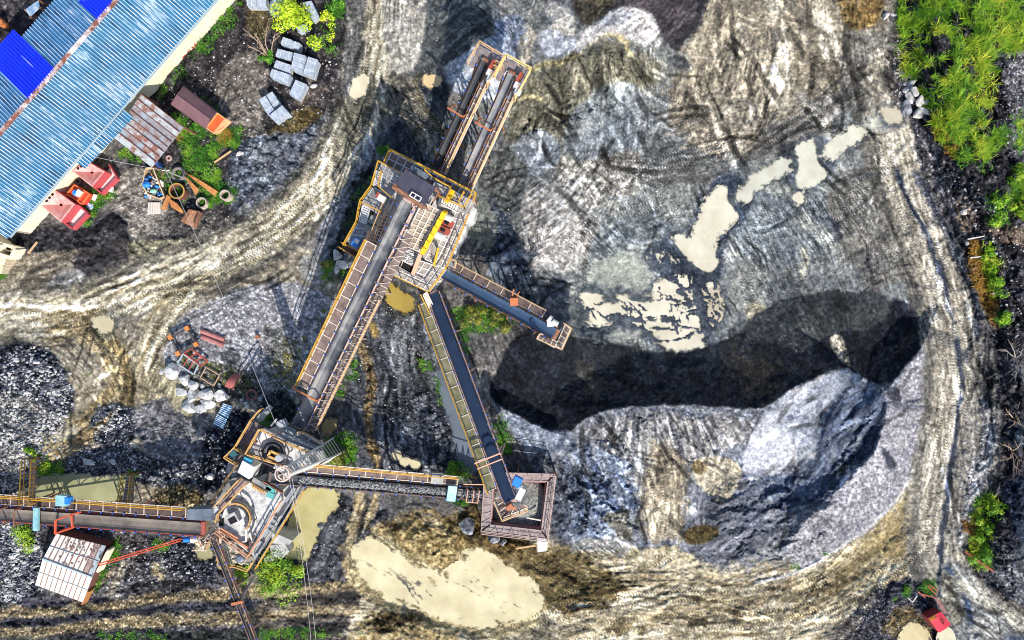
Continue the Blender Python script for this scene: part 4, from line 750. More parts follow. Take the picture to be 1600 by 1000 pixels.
# ------------------------------------------------------------------ materials of the built things
Y = mat('yellow_rail', (.62,.36,.03), .5, 0, (.40,.20,.03), 2.5, .5)
RUST = mat('rust_steel', (.17,.075,.045), .75, .2, (.34,.17,.10), 2.0, .7, .2)
RED = mat('red_oxide', (.42,.07,.04), .6, 0, (.26,.06,.04), 2, .6)
ORG = mat('orange_primer', (.55,.17,.05), .6, 0, (.34,.12,.06), 2, .6)
GREY = mat('grey_steel', (.20,.20,.20), .55, .4, (.36,.35,.33), 1.6, .6, .1)
DUSTY = mat('dusty_grating', (.24,.20,.175), .8, .1, (.46,.42,.37), 1.2, .7, .3, bscale=9)
BROWN = mat('brown_grating', (.105,.07,.062), .8, .1, (.24,.18,.155), 1.5, .6, .3, bscale=9)
PALE = mat('pale_dusty_beam', (.52,.42,.33), .75, 0, (.66,.60,.52), 1.5, .6)
CONC = mat('plant_concrete', (.36,.34,.315), .9, 0, (.58,.57,.55), .9, .75, .5, .2)
CONCD = mat('stained_concrete', (.30,.29,.28), .9, 0, (.70,.69,.67), 1.15, .75, .4, .2)
BELT = mat('rubber_belt', (.085,.095,.115), .6, 0, (.20,.205,.22), .5, .9, .05, stretch=(1,1,1))
BELTL = mat('dusty_rubber_belt', (.13,.135,.15), .65, 0, (.25,.245,.245), .45, .9, .05)
BELTB = mat('blue_black_rubber_belt', (.014,.028,.062), .42, 0, (.024,.042,.085), .8, .6, .05)
BELTK = mat('black_rubber_belt', (.018,.02,.024), .45, 0, (.05,.052,.058), .8, .6, .05)
BLUECAP = mat('blue_roller_cap', (.05,.13,.55), .5)
CYAN = mat('faded_cyan_sheet', (.16,.42,.46), .5, .1, (.42,.62,.62), 1.5, .6)
WHITE = mat('white_paint', (.72,.70,.66), .5, 0, (.55,.53,.50), 2, .5)
PLUM = mat('plum_roof_sheet', (.028,.026,.045), .5, .1, (.06,.055,.085), 1, .5, .1)
DARK = mat('dark_opening', (.006,.006,.008), .9)
YEL = mat('yellow_machine_paint', (.80,.50,.01), .4, 0, (.66,.38,.02), 2, .5)
BLUE = mat('blue_plastic', (.02,.20,.65), .4)
MESH_ = mat('screen_mesh_panel', (.20,.165,.12), .8, .1, (.40,.345,.27), 1.4, .7, .4, bscale=14)
TIN = mat('galvanised_sheet', (.42,.43,.45), .45, .4, (.60,.60,.60), 1.2, .6)
GRAV = mat('grey_aggregate', (.20,.20,.21), .95, 0, (.62,.60,.57), 5.5, 1.0, .9, .2)
def oloc(o):
    p = Vector((0,0,0))
    while o is not None: p += o.location; o = o.parent
    return p
def part(mb, name, m, r, smooth=False):                  # world-space mesh as a child of r
    off = oloc(r); mb.v = [tuple(Vector(p)-off) for p in mb.v]
    return mb.build(name, m, r, smooth)
def thing(name, u, v, label, cat, group=None, z=None):
    return root(name, G(u, v) if z is None else Wp(u, v, z), 0, label, cat, group)
def rails(mb, pts, h=1.05, sp=1.5, r=.075, mid=True):
    pts = [Vector(p) for p in pts]; up = Vector((0,0,h))
    for a, b in zip(pts, pts[1:]):
        mb.bar(a+up, b+up, r)
        if mid: mb.bar(a+up*.5, b+up*.5, r*.7)
        n = max(1, round((b-a).length/sp))
        for k in range(n+1): p = a.lerp(b, k/n); mb.bar(p, p+up, r*.9)
    return mb
def posts(name, bars, m, r):
    for a, b, w in bars: part(MB().bar(a, b, w), name, m, r)
def PP(pts, z): return [Wp(u, v, z) for u, v in pts]
def slab(mb, pts, z, t=.12, mi=0):
    return mb.prism([(p.x, p.y) for p in PP(pts, z)], z-t, z, mi)
def gridlines(mb, q, z, nu, nv, w=.07, mi=0, h=.05):    # bars laid over a quad deck
    a, b, c, d = [p+Vector((0,0,h/2+.002)) for p in PP(q, z)]
    for i in range(nu+1): t = i/nu; mb.bar(a.lerp(b, t), d.lerp(c, t), w, h, mi)
    for j in range(nv+1): t = j/nv; mb.bar(a.lerp(d, t)+Vector((0,0,.004)), b.lerp(c, t)+Vector((0,0,.004)), w, h, mi)
    return mb
def stair(mb, q, z0, z1, n, mi=0):                       # treads from edge ab (z0) to edge dc (z1)
    a, b = Wp(*q[0], z0), Wp(*q[1], z0); c, d = Wp(*q[2], z1), Wp(*q[3], z1)
    for i in range(n):
        t0 = i/n; t1 = (i+.72)/n
        mb.sheet(a.lerp(d, t0)*1, b.lerp(c, t0)*1, b.lerp(c, t1), a.lerp(d, t1), .05, mi)
    mb.bar(a, d, .08, .2, mi); mb.bar(b, c, .08, .2, mi); return mb
def conveyor(name, label, a, b, bw, belt, frame_m, walk=(), ww=.9, walk_m=None, rail_m=None, wr=(0, 1), legs=(.25,.5,.75), group='belt conveyors of the plant', truss=.9, roll=1.15, head=True, bar_m=None):
    A = Wp(*a); B = Wp(*b); d = (B-A).normalized(); Lg = (B-A).length; n = Vector((-d.y, d.x, 0)).normalized(); u = d.cross(n); u = u if u.z > 0 else -u
    r = root(name, Vector((A.x, A.y, min(A.z, B.z)-1.0)), 0, label, 'conveyor', group)
    P = lambda s, l, h=0.0: A+d*s+n*l+u*h
    prof = [(-.5,.20),(-.36,.06),(-.2,-.01),(.2,-.01),(.36,.06),(.5,.20)]
    mb = MB(); vs_ = []; m = len(prof)
    for s in (0, Lg):
        for l, h in prof: vs_.append(P(s, l*bw, h))
        for l, h in prof: vs_.append(P(s, l*bw, h-.035))
    fs = []
    for k in range(m-1): fs += [(k, k+1, 2*m+k+1, 2*m+k), (m+k+1, m+k, 3*m+k, 3*m+k+1)]
    fs += [(0, m, 3*m, 2*m), (m-1, 3*m-1, 4*m-1, 2*m-1)]
    fs += [(k+1, k, m+k, m+k+1) for k in range(m-1)]+[(2*m+k, 2*m+k+1, 3*m+k+1, 3*m+k) for k in range(m-1)]
    mb.add(vs_, fs); mb.frame(P(Lg/2, 0, -.55), d, n, u, Lg/2-.1, bw*.45, .015); part(mb, 'belt', belt, r)
    mb = MB(); e = bw/2+.13
    for sd in (-1, 1):
        mb.bar(P(0, sd*e, -.14), P(Lg, sd*e, -.14), .09, .22, up=u); mb.bar(P(.3, sd*e, -truss), P(Lg-.3, sd*e, -truss), .09, .12, up=u)
        k = max(2, int(Lg/1.6))
        for i in range(k):
            s0 = .3+(Lg-.6)*i/k; s1 = .3+(Lg-.6)*(i+1)/k
            mb.bar(P(s0, sd*e, -.14), P(s0, sd*e, -truss), .06); mb.bar(P(s0, sd*e, -truss), P(s1, sd*e, -.14), .055)
    for i in range(k+1): s0 = .3+(Lg-.6)*i/k; mb.bar(P(s0, -e, -truss), P(s0, e, -truss), .06)
    part(mb, 'frame', frame_m, r)
    # idlers
    nr = min(90, int(Lg/roll)); first = None
    for i in range(nr):
        c = P((i+.5)*Lg/nr, 0, -.09)
        if first is None:
            mb = MB(); mb.tube([n*(-bw*.5), n*(bw*.5)], .055, 6, mi=0)
            for sd in (-1, 1): mb.frame(n*(sd*(e+.08))+u*.08, d, n, u, .06, .06, .08, 1)
            first = mb.build('roller', [frame_m, BLUECAP], r); first.location = c-oloc(r)
        else:
            o = first.copy(); COL.objects.link(o); o.location = c-oloc(r)
    if head:
        for s in (-.02, Lg+.02): part(MB().tube([P(s, -bw*.5, -.28), P(s, bw*.5, -.28)], .27, 14), 'pulley', frame_m, r)
    for sd in walk:
        s0, s1 = wr[0]*Lg, wr[1]*Lg; l0 = e+.12; l1 = l0+ww
        mb = MB(); mb.frame(P((s0+s1)/2, sd*(l0+l1)/2, -.12), d, n, u, (s1-s0)/2, ww/2, .025)
        k = max(2, int((s1-s0)/1.35))
        for i in range(k+1): s = s0+(s1-s0)*i/k; mb.bar(P(s, sd*l0, -.07), P(s, sd*l1, -.07), .07, .05, 1, up=u); mb.bar(P(s, sd*e, -.16), P(s, sd*l1, -.16), .06, .07, 0, up=u)
        for l in (l0+.04, l1-.04): mb.bar(P(s0, sd*l, -.1), P(s1, sd*l, -.1), .07, .10, 1, up=u)
        wk_ = part(mb, 'walkway', [walk_m or BROWN, bar_m or PALE], r)
        mb = MB(); rails(mb, [P(s0, sd*(l1-.05), -.1), P(s1, sd*(l1-.05), -.1)], 1.0, 1.5, .085); part(mb, 'handrail', rail_m or Y, wk_)
    for t in legs:
        s = t*Lg; mb = MB(); tops = [P(s, -e, -truss), P(s, e, -truss)]; feet = []
        for sd, p in zip((-1, 1), tops):
            f = p+n*(sd*.35); gz = -.3; f = Vector((f.x, f.y, gz))
            if f.z < p.z-.3: mb.bar(p, f, .14); feet.append((p, f))
        if len(feet) == 2:
            mb.bar(feet[0][0].lerp(feet[0][1], .1), feet[1][0].lerp(feet[1][1], .75), .08); mb.bar(feet[1][0].lerp(feet[1][1], .1), feet[0][0].lerp(feet[0][1], .75), .08); part(mb, 'trestle', frame_m, r)
    return r, P, Lg, e
# ------------------------------------------------------------------ conveyors
BELT1 = mat('worn_grey_belt', (.055,.06,.072), .55, 0, (.19,.185,.18), .35, 1.0, .08, detail=9)
c1, P1, L1, e1 = conveyor('belt_conveyor', 'longest grey conveyor climbing from the upper crusher to the plum roofed plant', (466,668,3.6), (637,316,8.8), 1.04, BELT1, mat('pink_rust_frame', (.40,.24,.19), .7, 0, (.60,.46,.40), 2, .6), (1,), 1.0, BROWN, Y, (.16,.80), (.2,.42,.64))
mb = MB(); l0 = e1+.3
mb.frame(P1(L1*.46, -(l0+.35), -.35), (P1(1,0)-P1(0,0)), (P1(0,1)-P1(0,0)), (P1(0,0,1)-P1(0,0)), L1*.44, .35, .025)
for i in range(24): s = L1*(.03+.87*i/23); mb.bar(P1(s, -l0, -.3), P1(s, -(l0+.7), -.3), .07, .05, 1); mb.bar(P1(s, -l0+.2, -.2), P1(s+.6, -(l0+.7), -.35), .05, .05, 1)
part(mb, 'service_walkway', [BROWN, PALE], c1)
part(rails(MB(), [P1(L1*.03, -(l0+.7), -.3), P1(L1*.62, -(l0+.7), -.3)], 1.0, 1.6, .075), 'service_handrail', mat('tan_rail', (.62,.42,.22), .6, 0, (.5,.3,.14), 2, .5), c1)
mb = MB(); s = L1*.16; mb.bar(P1(s, e1+1.2, -.1), P1(s, e1+1.2, 1.0), .1); mb.bar(P1(s, -e1, -.1), P1(s, -e1, 1.0), .1); mb.bar(P1(s, e1+1.2, 1.0), P1(s, -e1, 1.0), .1); mb.bar(P1(s-.5, e1+1.2, 0.1), P1(s-.5, -e1, .1), .1); part(mb, 'gantry', ORG, c1)
tanrail = _m['tan_rail']
c2, P2, L2, e2 = conveyor('belt_conveyor', 'black belt conveyor with brown walkway, western one of the twin pair', (680,264,3.0), (757,96,8.2), .58, BELTK, RUST, (-1,), .62, BROWN, tanrail, (0,.93), (.35,.68), truss=.5)
c3, P3, L3, e3 = conveyor('belt_conveyor', 'pale dusty belt conveyor with brown walkway, eastern one of the twin pair', (722,287,3.0), (799,116,8.2), .58, BELTL, RUST, (-1,), .62, BROWN, tanrail, (0,.93), (.35,.68), truss=.5)
for cc, PQ, LL, ee in ((c2, P2, L2, e2), (c3, P3, L3, e3)):
    s = LL*.56; mb = MB()
    for sd in (-ee-.1, ee+.5): mb.bar(PQ(s, sd, -.6), PQ(s, sd, 1.4), .12)
    mb.bar(PQ(s, -ee-.1, 1.4), PQ(s, ee+.5, 1.4), .12); part(mb, 'gantry', ORG, cc)
    mb = MB()                                            # discharge platform
    zz = PQ(LL, 0).z-.35; D2 = Vector((PQ(1,0)-PQ(0,0))); D2.z = 0; D2.normalize(); N2 = Vector((-D2.y, D2.x, 0)); E = PQ(LL, 0); E = Vector((E.x, E.y, zz)); Q = lambda s_, l_: E+D2*s_+N2*l_
    c_ = [Q(-.9, 1.1), Q(1.1, 1.1), Q(1.1, -1.35), Q(-1.8, -1.35)]
    mb.prism([(p.x, p.y) for p in (Q(.28, 1.1), Q(1.1, 1.1), Q(1.1, -1.35), Q(.28, -1.35))], zz-.08, zz); mb.prism([(p.x, p.y) for p in (Q(-.9, 1.1), Q(.28, 1.1), Q(.28, .62), Q(-.9, .62))], zz-.08, zz); mb.prism([(p.x, p.y) for p in (Q(-1.8, -.62), Q(.28, -.62), Q(.28, -1.35), Q(-1.8, -1.35))], zz-.08, zz)
    hp_ = part(mb, 'head_platform', mat('grey_brown_plate', (.16,.13,.13), .8, .1, (.27,.235,.23), 2, .6, .2), cc); part(rails(MB(), [c_[0], Q(1.1, 1.1), Q(1.1, -1.35), c_[3]], 1.0, 1.0, .085), 'platform_rail', tanrail if cc is c2 else mat('pale_yellow_rail', (.75,.55,.2), .6), hp_)
    mb = MB(); mb.frame(Q(-.1, -.75)+Vector((0,0,.45)), D2, N2, Vector((0,0,1)), .55, .12, .3); part(mb, 'pulley_guard', RED, cc)
    mb = MB(); mb.tube([Q(-1.1, -1.0)+Vector((0,0,.5)), Q(-1.1, -1.5)+Vector((0,0,.5))], .3, 12); mb.frame(Q(-.7, -1.0)+Vector((0,0,.45)), D2, N2, Vector((0,0,1)), .25, .3, .35); part(mb, 'drive_motor', WHITE, cc)
    mb = MB(); zt = zz
    for s_, l_ in ((.9, .9), (.9, -1.2)): mb.bar(Q(s_, l_), PQ(LL-3.5, -ee if l_ < 0 else ee, -.9), .12)
    part(mb, 'platform_brace', RUST, cc)
br = thing('footbridge', 779, 106, 'short railed footbridge joining the heads of the twin conveyors', 'footbridge', z=7.6)
q = [(775,101),(786,107),(783,114),(772,108)]
part(slab(MB(), q, 7.82, .06), 'deck', DUSTY, br); mb = MB(); rails(mb, PP([q[0], q[1]], 7.82), 1, .6, .07); rails(mb, PP([q[3], q[2]], 7.82), 1, .6, .07); part(mb, 'handrail', tanrail, br)
c4, P4, L4, e4 = conveyor('belt_conveyor', 'short blue grey conveyor pointing at the black sand with an L shaped head platform', (692,427,3.2), (866,521,7.6), .92, mat('slate_blue_belt', (.035,.075,.14), .45, 0, (.06,.10,.17), 1, .5), RUST, (1,), .75, BROWN, tanrail, (0,.86), (.3,.6,.85))
mb = MB(); zz = 7.25
arm1 = [(883,507),(891,514),(877,545),(868,541)]; arm2 = [(845,521),(870,534),(866,543),(840,529)]
slab(mb, arm1, zz, .08); slab(mb, arm2, zz, .08); gridlines(mb, arm1, zz, 1, 4, .07, 1); gridlines(mb, arm2, zz, 4, 1, .07, 1); hp_ = part(mb, 'head_platform', [BROWN, PALE], c4)
part(rails(MB(), PP([(880,505),(892,513),(877,546),(838,529),(842,522)], zz), .9, 1, .085), 'platform_rail', tanrail, hp_)
mb = MB(); mb.tube([Wp(857,497,7.7), Wp(861,500,7.7)], .32, 12); mb.tube([Wp(863,502,7.7), Wp(872,507,7.7)], .24, 10); mb.frame(Wp(860,506,7.5), Vector((1,0,0)), Vector((0,1,0)), Vector((0,0,1)), .3, .25, .3); part(mb, 'drive_motor', WHITE, c4)
mb = MB(); mb.bar(Wp(800,470,5.4), Wp(812,456,6.6), .14); mb.bar(Wp(797,476,5.4), Wp(803,452,6.8), .12); mb.frame(Wp(803,472,6.2), Vector((1,0,0)), Vector((0,1,0)), Vector((0,0,1)), .35, .35, .3); part(mb, 'gantry', ORG, c4)
c5, P5, L5, e5 = conveyor('belt_conveyor', 'long dark blue conveyor with mossy walkway dropping to the square basin', (676,458,3.0), (797,782,7.4), .98, BELTB, mat('pinkish_rust_frame', (.30,.16,.14), .7, 0, (.46,.33,.29), 2, .6), (-1,), .85, mat('mossy_walkway', (.13,.13,.055), .85, 0, (.28,.25,.16), 1.2, .7, .3), Y, (.03,.93), (.2,.4,.6,.8))
mb = MB()
for l in (-.3,-.2,-.1,.05,.18,.28): mb.bar(P5(.3, l, .012), P5(L5-.3, l, .012), .035, .02)
part(mb, 'belt_ribs', BELTB, c5)
mb = MB(); s = L5*.80
for l in (-e5-1.0, e5+.1): mb.bar(P5(s, l, -.4), P5(s, l, 1.1), .11)
mb.bar(P5(s, -e5-1.0, 1.1), P5(s, e5+.1, 1.1), .12); mb.bar(P5(s+.5, -e5-1.0, .9), P5(s+.5, e5+.1, .9), .1); part(mb, 'gantry', mat('salmon_steel', (.60,.33,.22), .6), c5)
zz = 7.0; mb = MB(); q1 = [(772,780),(783,776),(795,798),(785,809)]; q2 = [(785,809),(795,798),(818,788),(824,793)]
slab(mb, q1, zz, .08); slab(mb, q2, zz-.0, .08); gridlines(mb, q1, zz, 1, 3, .07, 1); gridlines(mb, q2, zz, 1, 3, .07, 1); hp_ = part(mb, 'head_platform', [BROWN, PALE], c5)
part(rails(MB(), PP([(772,780),(785,810),(825,794),(822,786)], zz), .9, .9, .085), 'platform_rail', tanrail, hp_)
mb = MB(); mb.frame(Wp(813,771,7.5), Vector((.9,-.44,0)), Vector((.44,.9,0)), Vector((0,0,1)), .28, .55, .4, 0); mb.frame(Wp(808,752,7.6), Vector((.9,-.44,0)), Vector((.44,.9,0)), Vector((0,0,1)), .35, .4, .4, 1); mb.tube([Wp(812,760,7.6), Wp(817,768,7.6)], .28, 12, mi=0); part(mb, 'drive_motor', [WHITE, BLUE], c5)
mb = MB(); mb.bar(Wp(794,791,7.6), Wp(806,794,7.6), .2); mb.frame(Wp(796,792,7.5), Vector((.8,.6,0)), Vector((-.6,.8,0)), Vector((0,0,1)), .3, .2, .25); part(mb, 'scraper', ORG, c5)
c6, P6, L6, e6 = conveyor('belt_conveyor', 'gravel laden conveyor running level from the square basin to the upper crusher', (764,774,2.0), (424,746,6.6), .86, BELTK, mat('dark_brown_frame', (.10,.06,.05), .8, 0, (.2,.13,.11), 2, .6), (-1,), .85, BROWN, Y, (.16,.88), (.2,.45,.7))
mb = MB(); rnd = random.Random(5)
for i in range(760):
    s = L6*(.02+.86*rnd.random()); l = rnd.gauss(0, .17); l = max(-.36, min(.36, l)); q = rnd.uniform(.05, .11); c = P6(s, l, .08+q*.4-.35*l*l); ax = Vector((rnd.gauss(0,1), rnd.gauss(0,1), rnd.gauss(0,1))).normalized(); ay = ax.orthogonal().normalized()
    mb.frame(c, ax, ay, ax.cross(ay), q, q*.8, q*.7)
mb.frame(P6(L6*.45, 0, .04), P6(1,0)-P6(0,0), P6(0,1)-P6(0,0), P6(0,0,1)-P6(0,0), L6*.43, .27, .05)
tag(mb.build('gravel_load', mat('dark_crushed_stone', (.07,.072,.08), .95, 0, (.36,.355,.35), 5.5, 1.0, .8, .2)), 'grey crushed stone riding on the level conveyor belt', 'gravel', None, 'stuff')
mb = MB(); mb.frame(P6(L6*.185, 0, .38), P6(1,0)-P6(0,0), P6(0,1)-P6(0,0), P6(0,0,1)-P6(0,0), .42, e6+.15, .18); part(mb, 'belt_cover', CYAN, c6)
mb = MB(); mb.frame(P6(L6*.265, -e6-.75, .3), P6(1,0)-P6(0,0), P6(0,1)-P6(0,0), P6(0,0,1)-P6(0,0), .55, .5, .35); part(mb, 'control_box', GREY, c6)
mb = MB()
for s in (.06, .085, .115): mb.bar(P6(L6*s, -e6, -.2), P6(L6*s, -e6, .9), .08); mb.bar(P6(L6*s, e6, -.2), P6(L6*s, e6, .9), .08); mb.bar(P6(L6*s, -e6, .9), P6(L6*s, e6, .9), .08)
mb.bar(P6(L6*.06, e6, .9), P6(L6*.115, e6, .9), .07); mb.bar(P6(L6*.0, -e6-.7, .9), P6(L6*.14, -e6-.5, .9), .08); part(mb, 'gantry', mat('salmon_steel', None), c6)
c7, P7, L7, e7 = conveyor('belt_conveyor', 'dusty brown conveyor with orange red frame entering from the western edge', (-25,801,2.2), (314,826,5.6), 1.15, mat('brown_dust_belt', (.10,.085,.075), .7, 0, (.20,.165,.135), .5, .8), mat('red_frame', (.36,.06,.04), .65, 0, (.22,.06,.05), 2, .6), (1,), 1.0, mat('dark_rust_grating', (.06,.035,.032), .85, 0, (.13,.085,.075), 2, .6, .3), Y, (0,.93), (.3,.55,.8))
mb = MB(); mb.frame(P7(L7*.27, -.1, .45), P7(1,0)-P7(0,0), P7(0,1)-P7(0,0), P7(0,0,1)-P7(0,0), .25, e7+.35, .12); part(mb, 'belt_cover', CYAN, c7)
mb = MB(); mb.frame(P7(L7*.41, e7+1.25, .9), P7(1,0)-P7(0,0), P7(0,1)-P7(0,0), P7(0,0,1)-P7(0,0), .55, .48, .25); mb.frame(P7(L7*.437, e7+1.3, .9), P7(1,0)-P7(0,0), P7(0,1)-P7(0,0), P7(0,0,1)-P7(0,0), .22, .3, .27, 1); part(mb, 'canopy', [CYAN, BLUE], c7)
mb = MB()
for s in (.115, .185): mb.bar(P7(L7*s, -e7, 0), P7(L7*s, -e7, .9), .1); mb.bar(P7(L7*s, e7, 0), P7(L7*s, e7, .9), .1); mb.bar(P7(L7*s, -e7, .9), P7(L7*s, e7, .9), .1)
part(mb, 'gantry', RUST, c7)
mb = MB(); mb.prism([(p.x, p.y) for p in PP([(293,796),(333,795),(330,814),(291,812)], 6.9)], 5.6, 6.9); part(mb, 'head_cover', mat('blue_grey_tin', (.09,.11,.14), .5, .3, (.19,.22,.26), 1.5, .6, .1), c7)
# slim boom conveyor leaving the picture at the bottom
c8, P8, L8, e8 = conveyor('slim_conveyor', 'slim rusty double rail conveyor leaving downwards from the lower crusher', (333,843,4.6), (399,1012,1.0), .26, BELTK, mat('dull_rust_frame', (.17,.085,.065), .75, 0, (.30,.20,.16), 2, .6), (), legs=(.45,.85), truss=.45, roll=1.6)
mb = MB(); mb.bar(P8(L8*.56, -.5, .2), P8(L8*.56, .6, .2), .25, .2); mb.bar(P8(L8*.56, .3, .0), Wp(402,893,.3), .14, .14, 1); mb.bar(P8(L8*.54, .3, -.1), Wp(396,902,.3), .12, .12, 1); part(mb, 'stay', [ORG, DUSTY], c8)
# ------------------------------------------------------------------ main screening plant
pl = thing('screening_plant', 655, 345, 'tall steel screening plant with plum roof and yellow handrails', 'screening plant', z=0)
FP = [(612,238),(744,305),(737,335),(697,421),(671,456),(604,424),(618,396),(577,372),(548,392),(541,384),(568,315),(583,262),(597,262)]
ZD = 4.6
mb = MB(); slab(mb, [(609,243),(741,308),(733,334),(694,420),(671,452),(606,421),(618,394),(590,340),(597,268)], 4.3, 4.6); part(mb, 'concrete_base', CONC, pl)
mb = MB(); slab(mb, [(722,336),(738,322),(745,327),(741,343),(730,352),(727,366),(716,384),(712,398),(703,408),(697,402)], 2.6, 2.9); part(mb, 'retaining_wall', mat('white_concrete', (.26,.255,.25), .9, 0, (.62,.61,.59), 1.6, .8, .7), pl)
# decks
mb = MB(); top = [(612,238),(744,305),(735,322),(602,258)]
slab(mb, top, 5.0, .15); gridlines(mb, top, 5.0, 11, 2, .10, 1); part(mb, 'north_deck', [BROWN, TIN], pl)
part(rails(MB(), PP([(601,262),(612,237),(745,305),(739,320),(727,352),(699,419),(671,457),(605,425)], 5.0), 1.1, 1.6, .10), 'outer_handrail', Y, pl)
mb = MB(); east = [(690,327),(734,334),(697,420),(660,402)]
slab(mb, east, 5.0, .15); gridlines(mb, [(705,330),(734,336),(697,420),(664,405)], 5.0, 4, 9, .09, 1); part(mb, 'east_deck', [DUSTY, WHITE], pl)
mb = MB(); south = [(620,395),(697,421),(671,456),(605,424)]
slab(mb, south, 4.9, .12); gridlines(mb, south, 4.9, 7, 4, .09, 1); part(mb, 'south_deck', [DUSTY, WHITE], pl)
mb = MB(); hop = [(623,404),(651,418),(645,430),(618,415)]
slab(mb, hop, 4.985, .05); hat = part(mb, 'dark_hatch', DARK, pl)
mb = MB(); h4 = PP(hop, 5.1)
for i in range(4): mb.bar(h4[i], h4[(i+1) % 4], .14)
mb.bar(Wp(630,408,5.0), Wp(625,419,5.0), .06); part(mb, 'hatch_frame', PALE, hat)
mb = MB(); rb = PP([(628,385),(658,398),(651,417),(622,402)], 5.3); mb.sheet(*rb, .25); rnd = random.Random(2)
for _ in range(140):
    t = rnd.random(); w_ = rnd.random(); p = rb[0].lerp(rb[1], t).lerp(rb[3].lerp(rb[2], t), w_); q = rnd.uniform(.05, .13); mb.frame(p, Vector((1,0,0)), Vector((0,.8,.6)), Vector((0,-.6,.8)), q, q*.7, q*.6)
part(mb, 'rubble_tray', GRAV, pl)
# inclined screen, four columns of mesh panels
mb = MB(); sc = [Wp(660,316,8.0), Wp(697,334,8.0), Wp(663,397,6.2), Wp(628,382,6.2)]
mb.sheet(*sc, .12, 0)
for i in range(5): mb.bar(sc[0].lerp(sc[1], i/4)+Vector((0,0,.05)), sc[3].lerp(sc[2], i/4)+Vector((0,0,.05)), .10, .12, 1)
for j in range(9): mb.bar(sc[0].lerp(sc[3], j/8)+Vector((0,0,.06)), sc[1].lerp(sc[2], j/8)+Vector((0,0,.06)), .09, .1, 1)
for i in range(16): mb.bar(sc[0].lerp(sc[1], (i+.5)/16)+Vector((0,0,.012)), sc[3].lerp(sc[2], (i+.5)/16)+Vector((0,0,.012)), .03, .02, 2)
part(mb, 'vibrating_screen', [MESH_, PALE, DUSTY], pl)
mb = MB(); a, b = Wp(696,330,8.4), Wp(660,396,6.7); mb.bar(a, b, .36, .6)
for i in range(6): p = a.lerp(b, (i+.5)/6)+Vector((0,0,.35)); mb.frame(p, (b-a).normalized(), Vector((0,0,1)).cross((b-a).normalized()).normalized(), Vector((0,0,1)), .14, .2, .08)
part(mb, 'screen_beam', YEL, pl)
mb = MB(); mb.bar(Wp(657,397,6.4), Wp(645,429,5.2), .35, .12); part(mb, 'chute', mat('salmon_steel', None), pl)
def motor(u, v, z, ang, m, l=.55, r=.36):
    c = Wp(u, v, z); d = Vector((math.cos(ang), math.sin(ang), 0)); n = Vector((-d.y, d.x, 0)); mb = MB(); mb.tube([c-d*l, c-d*l*.9, c+d*l*.9, c+d*l], r, 14, radii=[r*.75, r, r, r*.75]); mb.frame(c-Vector((0,0,r)), d, n, Vector((0,0,1)), l*.8, r*.9, .08); mb.tube([c+d*l, c+d*(l+.3)], .1, 8)
    return part(mb, 'motor', m, pl)
motor(699,340,5.6,-.45,WHITE); motor(686,368,5.6,-.45,WHITE)
for uu, vv in ((700,349),(694,360)):
    mb = MB(); c = Wp(uu, vv, 5.5); mb.frame(c, Vector((.9,-.43,0)), Vector((.43,.9,0)), Vector((0,0,1)), .5, .28, .3, 0); mb.frame(c+Vector((-.1,.0,.33)), Vector((.9,-.43,0)), Vector((.43,.9,0)), Vector((0,0,1)), .2, .14, .06, 1); part(mb, 'gearbox', [RED, DARK], pl)
mb = MB(); mb.frame(Wp(667,382,5.6), Vector((.5,-.86,0)), Vector((.86,.5,0)), Vector((0,0,1)), .5, .35, .3, 0); mb.frame(Wp(677,389,5.4), Vector((.5,-.86,0)), Vector((.86,.5,0)), Vector((0,0,1)), .55, .3, .3, 0); part(mb, 'feed_box', DUSTY, pl)
mb = MB(); mb.frame(Wp(703,308,6.2), Vector((.5,.86,0)), Vector((.86,-.5,0)), Vector((0,0,1)), .62, .22, .5); part(mb, 'yellow_guard', YEL, pl)
mb = MB(); mb.bar(Wp(685,388,5.6), Wp(678,416,5.6), .14, .5); part(mb, 'chute_guard', YEL, pl)
# upper eastern deck with railing and steps
mb = MB(); ue = [(680,284),(706,297),(722,306),(741,316),(733,335),(686,322),(675,300)]
slab(mb, ue, 6.2, .12); gridlines(mb, [(680,285),(737,314),(728,332),(672,303)], 6.2, 8, 2, .08, 1); part(mb, 'upper_deck', [DUSTY, TIN], pl)
mb = MB(); rails(mb, PP([(665,268),(679,281),(706,296),(699,313)], 6.3), 1, 1.2, .08); rails(mb, PP([(687,309),(726,326),(738,305)], 6.3), 1, 1.2, .085); rails(mb, PP([(718,318),(726,302)], 6.3), 1, .8, .085); part(mb, 'upper_handrail', Y, pl)
mb = MB(); stair(mb, [(684,317),(688,306),(718,320),(713,331)], 6.6, 6.3, 8); part(mb, 'stairs', WHITE, pl)
# the plum roof over the feed box
rp = [Wp(634,264,10.2), Wp(681,293,10.2), Wp(663,321,9.6), Wp(617,287,9.6)]
mb = MB(); mb.sheet(*rp, .08)
for i in range(1, 8): mb.bar(rp[0].lerp(rp[1], i/8)+Vector((0,0,.02)), rp[3].lerp(rp[2], i/8)+Vector((0,0,.003)), .05, .02)
prf = part(mb, 'roof', PLUM, pl)
mb = MB(); hf = [Wp(644,300,10.05), Wp(659,309,10.05), Wp(655,315,9.95), Wp(640,306,9.95)]
for i in range(4): mb.bar(hf[i], hf[(i+1) % 4], .07)
mb.bar(hf[0].lerp(hf[1], .45), hf[3].lerp(hf[2], .45), .07); part(mb, 'roof_hatch', WHITE, prf)
mb = MB(); mb.sheet(Wp(614,289,9.2), Wp(662,323,9.2), Wp(660,328,8.6), Wp(612,294,8.6), .1); part(mb, 'eave_board', RUST, prf)
mb = MB()
posts('roof_post', [(p-Vector((0,0,.1)), Vector((p.x, p.y, 4.3)), .16) for p in rp], RUST, pl)
